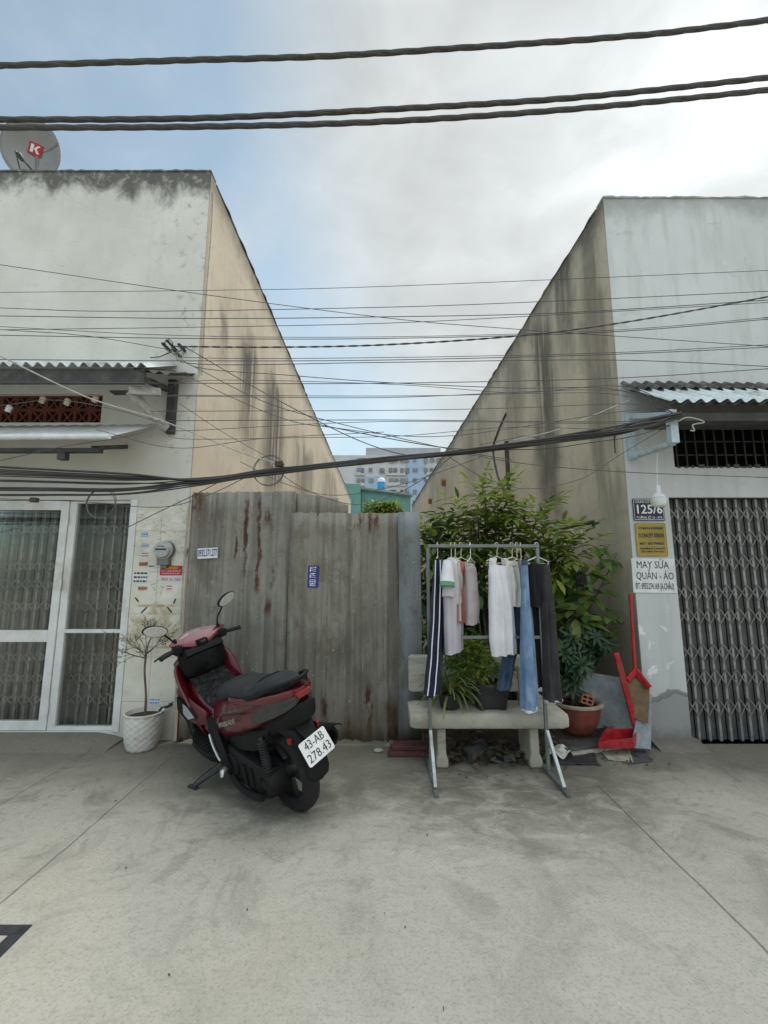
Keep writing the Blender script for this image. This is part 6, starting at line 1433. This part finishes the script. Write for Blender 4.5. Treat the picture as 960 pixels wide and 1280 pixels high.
# two phone number stickers on the fence
r_, F_, w, h = plate('phone_sticker', 247.5, 685, 271.5, 698, FY - .034, M_ink_white, 'white sticker with a blue phone number on the left metal sheet', 'sticker', .002, .001, roll=3)
text('lettering', '0932.371.277', h * .95, M_ink_blue, r_, F_, width=w * .95, bold=.0016)
r_, F_, w, h = plate('phone_sticker', 385, 707, 398, 734, FY - .062, M_ink_blue, 'upright blue sticker with white phone number on the brownish metal sheet', 'sticker', .002, .001, roll=-1)
text('lettering', '0933 774 772', w * .8, M_ink_white, r_, F_ @ Matrix.Rotation(R(90), 4, 'Z'), width=h * .9, bold=.001)
# electricity meter and notices on the tiled pillar
YT = LY - .010
mc = at(209, 688, LY); MT = empty('electricity_meter', Vector((mc.x, YT, mc.z)), 'round grey electricity meter with glass dial on the tiled pillar', 'electricity meter')
Fm = facing(Vector((mc.x, YT, mc.z))); m = MB(); m.lathe([(.085, 0), (.092, .01), (.092, .045), (.085, .055)], 32, Fm); m.box(-.055, .055, -.145, -.055, 0, .07, Fm); m.box(-.03, .03, -.175, -.145, .01, .05, Fm); m.build('casing', M_meter, MT, smooth=40, bevel=.004)
m = MB(); m.lathe([(.082, .055), (.080, .095), (.072, .112), (.04, .120), (.005, .121)], 32, Fm); m.build('dial_cover', M_dial, MT, smooth=45)
m = MB(); m.lathe([(.085, .056), (.088, .060), (.088, .070), (.083, .072)], 32, Fm, False); m.build('ring', M_silver, MT, smooth=45)
m = MB(); m.box(-.05, .05, -.004, .012, .119, .1225, Fm); m.box(-.035, .035, .028, .036, .117, .1205, Fm); m.build('register', M_ink_black, MT)
SGp = 'stickers stuck on the tiled pillar'
r_, F_, w, h = plate('notice', 200.6, 707, 227.4, 719.2, YT, M_ink_red, 'red notice with yellow heading below the electricity meter', 'notice', .003, .002)
text('lettering', 'CẢNH BÁO', h * .34, M_ink_yellow, r_, F_ @ Matrix.Translation((0, h * .27, 0)), width=w * .6, bold=.001)
text('lettering', 'CẤM ĐỔ RÁC, PHÓNG UẾ', h * .22, M_ink_white, r_, F_ @ Matrix.Translation((0, -h * .05, 0)), width=w * .88)
text('lettering', 'VI PHẠM SẼ BỊ PHẠT', h * .22, M_ink_white, r_, F_ @ Matrix.Translation((0, -h * .32, 0)), width=w * .84)
r_, F_, w, h = plate('sticker', 200.5, 720.5, 226, 728.5, YT, M_sign_paper, 'white strip with pink phone digits right below the red notice', 'sticker', .002, .001, SGp)
text('lettering', '0909.361.068', h * .8, M_pink, r_, F_, width=w * .9, bold=.0008)
def scribble(F_, w, h, r_, mat, rows, seed):
    rn = random.Random(seed); mb = MB()
    for k in range(rows):
        yy = h * (.5 - (k + .5) / rows); x_ = -w * .42
        while x_ < w * .40: l_ = rn.uniform(.08, .2) * w; mb.box(x_, min(x_ + l_, w * .43), yy - h * .22 / rows, yy + h * .22 / rows, 0, .0008, F_); x_ += l_ + w * .05
    return mb.build('print', mat, r_)
for (x0, y0, x1, y1), bg, ink, rows, lb in (
    ((177, 665.5, 184.6, 670.7), M_ink_sky, M_ink_white, 2, 'upper sky blue sticker at the left of the tiled pillar'),
    ((177.2, 679.5, 185.6, 684), M_ink_sky, M_ink_white, 2, 'second sky blue sticker, below the first one left of the meter'),
    ((176.5, 690, 185.6, 696.5), M_sign_paper, M_ink_red, 2, 'small white sticker with red foot line left of the meter'),
    ((174, 702.5, 184.5, 707.5), M_card, M_ink_red, 1, 'faded buff sticker with red print left of the red notice'),
    ((186, 705.5, 193, 710), M_sign_paper, M_ink_blue, 1, 'tiny white sticker with blue print beside the faded buff one'),
    ((166.5, 714, 185, 729), M_sign_paper, M_ink_black, 3, 'larger white paper with dark print at the left edge of the pillar'),
    ((172.5, 733, 184, 737.8), M_card, M_ink_red, 1, 'orange printed sticker strip under the larger white paper'),
    ((208, 731, 215.2, 737.8), M_sign_paper, M_ink_red, 2, 'white sticker with red print under the pink phone digits'),
    ((186.5, 872.5, 201, 880.5), M_sign_paper, M_ink_sky, 2, 'low sticker with blue print just above the white pot')):
    r_, F_, w, h = plate('sticker', x0, y0, x1, y1, YT, bg, lb, 'sticker', .0015, .001, SGp, roll=random.Random(lb).uniform(-2, 2)); scribble(F_, w, h, r_, ink, rows, lb)
for (x0, y0, x1, y1), lb in (((169, 747, 173, 752), 'leftmost short black tape strip slanting on the cream tiles'), ((176.5, 766, 183.5, 759), 'short black tape strip slanting up above the twiggy tree'), ((209, 758.5, 214.5, 765.5), 'short black tape strip slanting down above the twiggy tree'), ((217, 754.5, 219.5, 748.5), 'short black tape strip near the fence edge')):
    a_, b_ = at(x0, y0, YT - .002), at(x1, y1, YT - .002); tag(MB().bar(a_, b_, .003, .012, (0, 1, 0)).build('tape_strip', M_ink_black) if False else MB().bar(a_, b_, .012, .003, (0, 1, 0)).build('tape_strip', M_ink_black), lb, 'tape', 'black tape strips on the tiles')
tp = at(212, 882, LY - .05); TPp = empty('water_tap', tp, 'small dark water tap low on the tiled pillar behind the white pot', 'tap')
m = MB(); m.tube([tp + Vector((-.0, .045, 0)), tp + Vector((0, -.03, 0)), tp + Vector((-.055, -.045, -.01)), tp + Vector((-.07, -.045, -.035))], [.012, .014, .011, .010], 8); m.build('spout', M_steel_black, TPp, smooth=45)
m = MB(); m.bar(tp + Vector((0, -.02, .02)), tp + Vector((.045, -.02, .035)), .012, .008); m.build('handle', M_steel_black, TPp)

# hanging bulb
bb = at(823.5, 624, 3.95); LB = empty('light_bulb', bb, 'large white light bulb hanging on a cord before the house number plate', 'light bulb')
m = MB(); m.lathe([(.006, -.075), (.045, -.070), (.060, -.055), (.064, -.010), (.064, .010)], 28, Matrix.Translation(bb)); m.build('diffuser', M_white_plastic, LB, smooth=45)
m = MB(); m.lathe([(.064, .012), (.060, .030), (.035, .055), (.024, .062), (.024, .085), (.020, .090), (.021, .118), (.014, .130), (.006, .135)], 28, Matrix.Translation(bb)); m.build('base', M_hanger if False else M_white_plastic, LB, smooth=40)
m = MB(); hk = Vector((2.51, 3.70, 2.60)); m.tube([bb + Vector((0, 0, .13)), Vector((bb.x - .003, 3.93, 2.50)), Vector((bb.x - .006, 3.90, 2.62))], .004, 6); m.build('cord', M_white_plastic, LB, smooth=60)

# satellite dish on the left roof
sdp = at(38, 186, 4.95); SDH = empty('satellite_dish', Vector((sdp.x, sdp.y + .2, 5.6)), 'grey satellite dish with red emblem on the left house roof', 'satellite dish')
Fd = Matrix.Translation(sdp) @ Matrix.Rotation(R(8), 4, 'Z') @ Matrix.Rotation(R(104), 4, 'X') @ Matrix.Rotation(R(14), 4, 'Z')
m = MB(); NR = 9; m.grid(lambda u, v: Fd @ Vector((.355 * u * math.cos(2 * math.pi * v), .385 * u * math.sin(2 * math.pi * v), .11 * u * u - .11)), NR, 40); m.build('reflector', M_dish, SDH, smooth=60, solid=.008)
m = MB(); m.tube([Fd @ Vector((.358 * math.cos(a), .388 * math.sin(a), .0)) for a in [2 * math.pi * k / 40 for k in range(40)]], .008, 6, closed=True); m.build('rim', M_dish, SDH, smooth=50)
m = MB(); m.tube([sdp + Vector((0, .12, 0)), Vector((sdp.x, sdp.y + .2, 6.4)), Vector((sdp.x, sdp.y + .2, 5.58))], .025, 8); m.tube([Fd @ Vector((0, -.36, 0)), Fd @ Vector((0, -.30, .42))], .012, 6); m.tube([Fd @ Vector((-.2, -.33, 0)), Fd @ Vector((0, -.30, .42))], .008, 6); m.lathe([(.03, 0), (.035, .05), (.02, .1)], 10, Fd @ Matrix.Translation((0, -.29, .38)) @ Matrix.Rotation(R(150), 4, 'X')); m.build('mount', M_meter, SDH, smooth=45)
Fe = Fd @ Matrix.Translation((.02, .05, -.090)) @ Matrix.Rotation(R(-32), 4, 'Z'); m = MB(); 
def dz_(x, y): 
    p = Fe @ Vector((x, y, 0)); l = Fd.inverted() @ p; rr2 = (l.x / .355) ** 2 + (l.y / .385) ** 2; return Fd @ Vector((l.x, l.y, .11 * rr2 - .11 + .010))
def dpoly(mb, pts, lift): n = len(pts); N_ = (Fd.to_3x3() @ Vector((0, 0, 1))); vs = [dz_(x, y) + N_ * lift for x, y in pts]; mb.add(vs + [v - N_ * .003 for v in vs], [tuple(range(n)), tuple(range(2 * n - 1, n - 1, -1))] + [(i, (i + 1) % n, n + (i + 1) % n, n + i) for i in range(n)])
dpoly(m, [(-.085, -.075), (.085, -.075), (.085, .075), (-.085, .075)], .0); m.build('emblem', M_ink_red, SDH)
m = MB()
for pts in ([(-.055, -.05), (-.020, -.05), (-.020, .05), (-.055, .05)], [(-.020, -.008), (.025, .05), (.062, .05), (.005, -.008)], [(-.015, .012), (.010, .012), (.065, -.05), (.025, -.05)]): dpoly(m, pts, .012)
m.build('emblem_letter', M_ink_white, SDH)

# access cover let into the street at the lower left
mc_ = Vector((-1.525, 2.13, 0)); AC = empty('access_cover', (-1.83, 1.83, 0), 'square steel framed concrete access cover set in the street at lower left', 'access cover')
m = MB(); W0 = .60
for x0, x1, y0, y1 in ((mc_.x - W0, mc_.x, mc_.y - .055, mc_.y), (mc_.x - W0, mc_.x, mc_.y - W0, mc_.y - W0 + .055), (mc_.x - .055, mc_.x, mc_.y - W0 + .055, mc_.y - .055), (mc_.x - W0, mc_.x - W0 + .055, mc_.y - W0 + .055, mc_.y - .055)): m.box(x0, x1, y0, y1, -.05, .006)
m.build('steel_frame', M_steel_black, AC, bevel=.002); m = MB(); m.box(mc_.x - W0 + .058, mc_.x - .058, mc_.y - W0 + .058, mc_.y - .058, -.05, .0045); m.build('concrete_infill', M_ground, AC)

# ================================================================== WIRES
def run_on(P, px0, px1, L=5.0):
    """let a line that leaves the picture carry on along the street"""
    if px0 < 0: P = [P[0] + (P[0] - P[1]).normalized() * L] + P
    if px1 > 960: P = P + [P[-1] + (P[-1] - P[-2]).normalized() * L]
    return P
def wire(pts, label, name='wire', r=.0035, mat=None, group='wires across the gap', cat='wire', ext=True, n=10, seg=5):
    """pts: (px, py, depth) along the wire"""
    P = run_on([at(*p) for p in pts], pts[0][0], pts[-1][0]); path = catmull(P, n); return tag(MB().tube(path, r, seg).build(name, mat or M_grey_wire, smooth=60), label, cat, group)
WL = 'thin dark wire strung nearly level across the gap from house to house'
level = [ [(-60, 366), (250, 363), (480, 358), (960, 338), (1020, 335)], [(-60, 383), (150, 389), (480, 384), (700, 376), (960, 364), (1020, 361)], [(-60, 394), (240, 398), (480, 396), (700, 391), (960, 375), (1020, 371)],
          [(-60, 413), (240, 409), (480, 404), (700, 393), (960, 378), (1020, 374)], [(-60, 405), (215, 419), (480, 421), (760, 413), (960, 397), (1020, 394)], [(-60, 418), (240, 423), (480, 423), (760, 415), (960, 399), (1020, 396)],
          [(240, 447), (480, 447), (760, 441), (960, 431), (1020, 428)], [(-60, 449), (240, 451), (480, 450), (760, 443), (960, 434), (1020, 431)], [(246, 455), (480, 453), (760, 450), (960, 458), (1020, 460)],
          [(-60, 477), (240, 479), (480, 479), (760, 473), (960, 461), (1020, 458)], [(246, 459), (360, 469), (480, 478), (640, 485), (770, 487)], [(246, 476), (480, 480), (640, 491), (770, 493)],
          [(240, 494), (480, 495), (640, 492), (780, 483)], [(215, 495), (480, 497), (770, 488)], [(205, 514), (480, 513), (640, 510), (785, 505)], [(210, 526), (480, 525), (780, 527)], [(242, 538), (480, 527), (785, 529)], [(240, 549), (380, 547), (500, 545), (640, 534), (790, 536)] ]
rr = random.Random(2)
for pts in level:
    A0 = None
    if pts[0][0] > 150: A0 = (221, 438, 4.2) if pts[0][1] < 470 else (210, min(max(pts[0][1], 492), 545), 4.2)
    A1 = (846, 514 + (pts[-1][1] % 7), 3.64) if pts[-1][0] < 800 else None
    Y = rr.uniform(3.30, 3.55); wire(([A0] if A0 else []) + [(x_, y_, Y) for x_, y_ in pts] + ([A1] if A1 else []), WL, r=rr.choice((.0026, .003, .0036)))
wire([(-60, 322, 3.4), (240, 366, 3.42), (480, 397, 3.45), (640, 411, 3.5), (960, 433, 3.55), (1020, 437, 3.55)], 'long thin wire sloping down from upper left of the white house towards the right house', r=.003)
wire([(-60, 408, 3.45), (100, 419, 3.5), (212, 437, 3.6)], 'thin wire ending at the black clamps above the left awning', r=.003)
wire([(232, 434, 3.6), (325, 488, 3.55), (425, 540, 3.5), (480, 562, 3.45), (520, 571, 3.42)], 'dark wire slanting steeply from the black clamps down to the thick cable bundle', r=.0042)
wire([(238, 456, 3.6), (330, 502, 3.5), (430, 531, 3.5), (560, 561, 3.45), (640, 575, 3.4)], 'second dark slanting wire, just below the steep one, crossing the tan side wall', r=.0035)
wire([(232, 470, 3.5), (345, 520, 3.45), (420, 535, 3.4), (560, 545, 3.4), (780, 514, 3.55), (845, 516, 3.64)], 'sagging wire that leaves the left wall corner and rises to the right bracket', r=.003)
wire([(-40, 428, 3.4), (10, 450, 3.4), (110, 497, 3.42), (200, 525, 3.45), (300, 565, 3.4), (345, 579, 3.4)], 'thick pale cable slanting down over the left awnings to the bundle', r=.006, mat=M_pale_wire)
wire([(225, 505, 3.5), (280, 541, 3.45), (345, 577, 3.4)], 'short wire slanting from the left wall to the wire coil', r=.0028)
wire([(120, 537, 3.5), (220, 560, 3.5), (330, 548, 3.45), (480, 540, 3.45)], 'wire sagging under the lower canopy', r=.0028)
wire([(-40, 585, 3.4), (70, 560, 3.4), (160, 545, 3.5), (207, 530, 3.9)], 'wire rising from the lower left towards the left bracket', r=.0035)
wire([(-40, 512, 3.5), (60, 500, 3.5), (140, 511, 3.5), (205, 530, 3.9)], 'wire dangling before the red vent blocks', r=.003)
wire([(150, 664, 4.0), (190, 644, 3.9), (240, 620, 3.8), (282, 598, 3.42)], 'dark wire slanting up from the door frame past the tiled pillar', r=.004)
wire([(-40, 622, 3.5), (100, 627, 3.5), (200, 634, 3.45), (262, 618, 3.4), (320, 590, 3.4)], 'wire hanging in a shallow curve under the bundle at the left', r=.0032)
wire([(338, 583, 3.4), (382, 612, 3.5), (437, 630, 3.6), (480, 624, 3.6), (530, 598, 3.5), (570, 566, 3.4)], 'dark wire drooping in a loop over the top of the metal fence', r=.0032)
wire([(300, 577, 3.4), (360, 606, 3.6), (420, 619, 3.6), (500, 606, 3.5), (600, 572, 3.4)], 'second drooping wire, shallower than the loop over the fence', r=.0028)
wire([(556, 568, 3.4), (605, 597, 3.6), (658, 611, 3.7), (725, 599, 3.7), (779, 566, 3.65), (843, 528, 3.64)], 'wire drooping over the shrubs before the grey side wall', r=.003)
wire([(585, 568, 3.4), (660, 580, 3.5), (780, 590, 3.55), (960, 597, 3.55), (1020, 600, 3.5)], 'wire running level past the right house under its awning', r=.0032)
wire([(788, 500, 4.1), (775, 505, 3.8), (700, 536, 3.5), (640, 551, 3.4)], 'pale cable rising to the corner of the right awning', r=.005, mat=M_pale_wire)
wire([(846, 528, 3.64), (793, 545, 3.6), (740, 553, 3.5), (690, 560, 3.45), (640, 562, 3.4), (560, 560, 3.4), (470, 545, 3.45), (400, 531, 3.5)], 'dark wire running along and above the bundle to the right bracket', r=.0042)
wire([(690, 553, 3.42), (660, 545, 3.45), (640, 548, 3.4), (600, 556, 3.4)], 'short loose wire kinked above the bundle before the side wall', r=.003)
# twisted service wire from the clamps to the upper right
pp = catmull(run_on([at(218, 433, 3.62), at(340, 434, 3.5), at(480, 431, 3.45), at(645, 420, 3.4), at(780, 403, 3.4), at(960, 371, 3.4), at(1030, 357, 3.4)], 218, 1030), 60)
def twisted(path, r, rad, pitch, strands, name, label, mat, group=None, cat='cable'):
    m = MB(); acc = 0; L_ = [0]
    for a, b in zip(path, path[1:]): acc += (b - a).length; L_.append(acc)
    for k in range(strands):
        pts = []
        for p, l in zip(path, L_): a = 2 * math.pi * (l / pitch + k / strands); pts.append(p + Vector((0, math.cos(a), math.sin(a))) * rad)
        m.tube(pts, r, 6)
    return tag(m.build(name, mat, smooth=60), label, cat, group)
twisted(pp, .0042, .0042, .22, 2, 'twisted_wire', 'twisted two strand service wire rising from the left clamps to the upper right', M_grey_wire, None, 'wire')
# three heavy twisted cables high over the street
for pts, lb in (([(-80, 83.5), (0, 82), (240, 75), (400, 70.5), (560, 61), (800, 44), (960, 25), (1050, 13)], 'topmost heavy twisted black cable crossing the sky'), ([(-80, 150), (0, 149.5), (240, 148), (480, 137), (720, 122), (960, 97), (1050, 86)], 'middle heavy twisted black cable, upper one of the close pair'), ([(-80, 160), (0, 159.5), (240, 158.5), (480, 152), (720, 136), (960, 112.5), (1050, 101)], 'lowest heavy twisted black cable, lower one of the close pair')):
    Y = 2.55; twisted(catmull(run_on([at(x_, y_, Y) for x_, y_ in pts], pts[0][0], pts[-1][0]), 60), .0125, .0062, .60, 3, 'overhead_cable', lb, M_heavy, 'heavy cables across the sky')
# thick telecom bundle between the houses
rr = random.Random(9); m = MB(); core = [(-60, 600), (60, 603), (160, 605), (250, 601), (345, 589), (480, 575), (600, 562), (700, 549), (775, 538), (815, 528), (852, 518)]
spread = [(-60, 22), (60, 18), (160, 14), (250, 6), (345, 4.5), (480, 4), (600, 4), (700, 5), (775, 7), (815, 8), (852, 5)]
for k in range(15):
    o = rr.uniform(-1, 1); ph = rr.uniform(0, 6.28); pts = []
    for (x_, y_), (_, s_) in zip(core, spread): pts.append(at(x_, y_ + s_ * (o if x_ < 240 else o * .6 + .4 * math.sin(x_ * .02 + ph)), lerp(3.38, 3.60, max(0, (x_ - 700) / 150)) + .02 * math.sin(ph + x_ * .01)))
    m.tube(catmull(run_on(pts, -60, 852), 8), rr.choice((.0045, .0055, .007, .009)), 6)
tag(m.build('cable_bundle', M_black_rubber, smooth=60), 'thick black bundle of telecom cables sagging across from left to right bracket', 'cable bundle')
m = MB()
for x_ in (346, 420, 560, 690): p = at(x_, table(core, x_)[0], 3.39); m.tube([p + Vector((.0, math.cos(a) * .036, math.sin(a) * .036)) for a in [2 * math.pi * k / 14 for k in range(14)]], .005, 5, closed=True)
def coil(px, py, rad, Y, label, k=3):
    c = at(px, py, Y); m = MB(); rr = random.Random(px); pts = []
    for q in range(k * 26): a = 2 * math.pi * q / 26; r_ = rad * (1 + .05 * math.sin(q * .37)); pts.append(c + Vector((r_ * math.cos(a), .012 * math.sin(q * .21), r_ * math.sin(a))))
    m.tube(pts, .0032, 5); o = tag(m.build('wire_coil', M_grey_wire, smooth=60), label, 'wire coil'); return o
coil(126, 629, .118, 3.40, 'round coil of spare wire hanging from the bundle in front of the glass door', 2)
coil(336, 588, .155 * .8, 3.40, 'round coil of spare wire hanging from the bundle before the tan side wall', 2)
def junction(px, py, Y, label, s_=.03, mat=None):
    c = at(px, py, Y); m = MB(); m.box(c.x - s_, c.x + s_, c.y - .02, c.y + .02, c.z - s_ * .7, c.z + s_ * .7); m.tube([c + Vector((-s_ * 1.3, 0, s_ * .2)), c + Vector((s_ * 1.3, 0, -s_ * .1))], s_ * .3, 6); return tag(m.build('cable_clamp', mat or M_black_rubber, bevel=.006), label, 'cable clamp')
junction(349, 580, 3.36, 'small reddish black clamp on the wire coil before the tan wall', .03, M_rust)
junction(43, 625, 3.40, 'small black clamp on the bundle left of the door coil', .026)
IC = empty('insulator_cluster', at(218, 435, 4.27), 'cluster of black wire clamps on the wall above the left awning', 'wire clamps')
m = MB(); 
for px_, py_, s_ in ((206, 432, .017), (211, 428, .013), (220, 440, .018), (226, 433, .016), (216, 433, .014)): c = at(px_, py_, 4.2); m.box(c.x - s_, c.x + s_, 4.15, 4.298, c.z - s_ * .7, c.z + s_ * .7)
m.build('clamp', M_black_rubber, IC, bevel=.008); m = MB(); m.tube([at(x_, y_, 4.18) for x_, y_ in ((188, 447), (200, 446), (214, 440), (216, 428), (211, 424), (206, 428), (208, 437), (218, 443), (232, 434))], .006, 6); m.build('loop', M_grey_wire, IC, smooth=60)
for px_, py_, lb in ((53, 500, 'left one of the three cream porcelain insulators before the red vent blocks'), (84, 502.5, 'middle one of the three cream porcelain insulators before the red vent blocks'), (119, 499, 'right one of the three cream porcelain insulators before the red vent blocks'), (11, 511, 'small pale insulator low at the far left before the red vent blocks')):
    c = at(px_, py_, 4.05); m = MB(); m.lathe([(.012, -.035), (.027, -.03), (.022, -.012), (.029, -.004), (.022, .006), (.029, .016), (.020, .034), (.008, .038)], 14, Matrix.Translation(c) @ Matrix.Rotation(R(18), 4, 'Y')); tag(m.build('insulator', M_hanger if px_ > 20 else M_white_plastic, smooth=40), lb, 'insulator', 'insulators before the vent blocks')
# fittings near the right bracket
m = MB(); c = at(862, 523, 3.58); m.tube(catmull([at(845, 528, 3.6), at(858, 522, 3.55), at(872, 524, 3.55), at(880, 528, 3.55), at(866, 531, 3.56), at(868, 538, 3.56), at(863, 538, 3.56)], 6), .006, 6); tag(m.build('anchor_loop', M_pale_wire, smooth=60), 'pale tied end of the cable anchor at the right bracket', 'anchor loop')
m = MB(); m.tube(catmull([at(771, 533, 3.55), at(768, 548, 3.55), at(769, 566, 3.5)], 5), .006, 6); tag(m.build('cable_tie', M_black_rubber, smooth=60), 'short black cable tail hanging from the bundle by the right wall corner', 'cable')
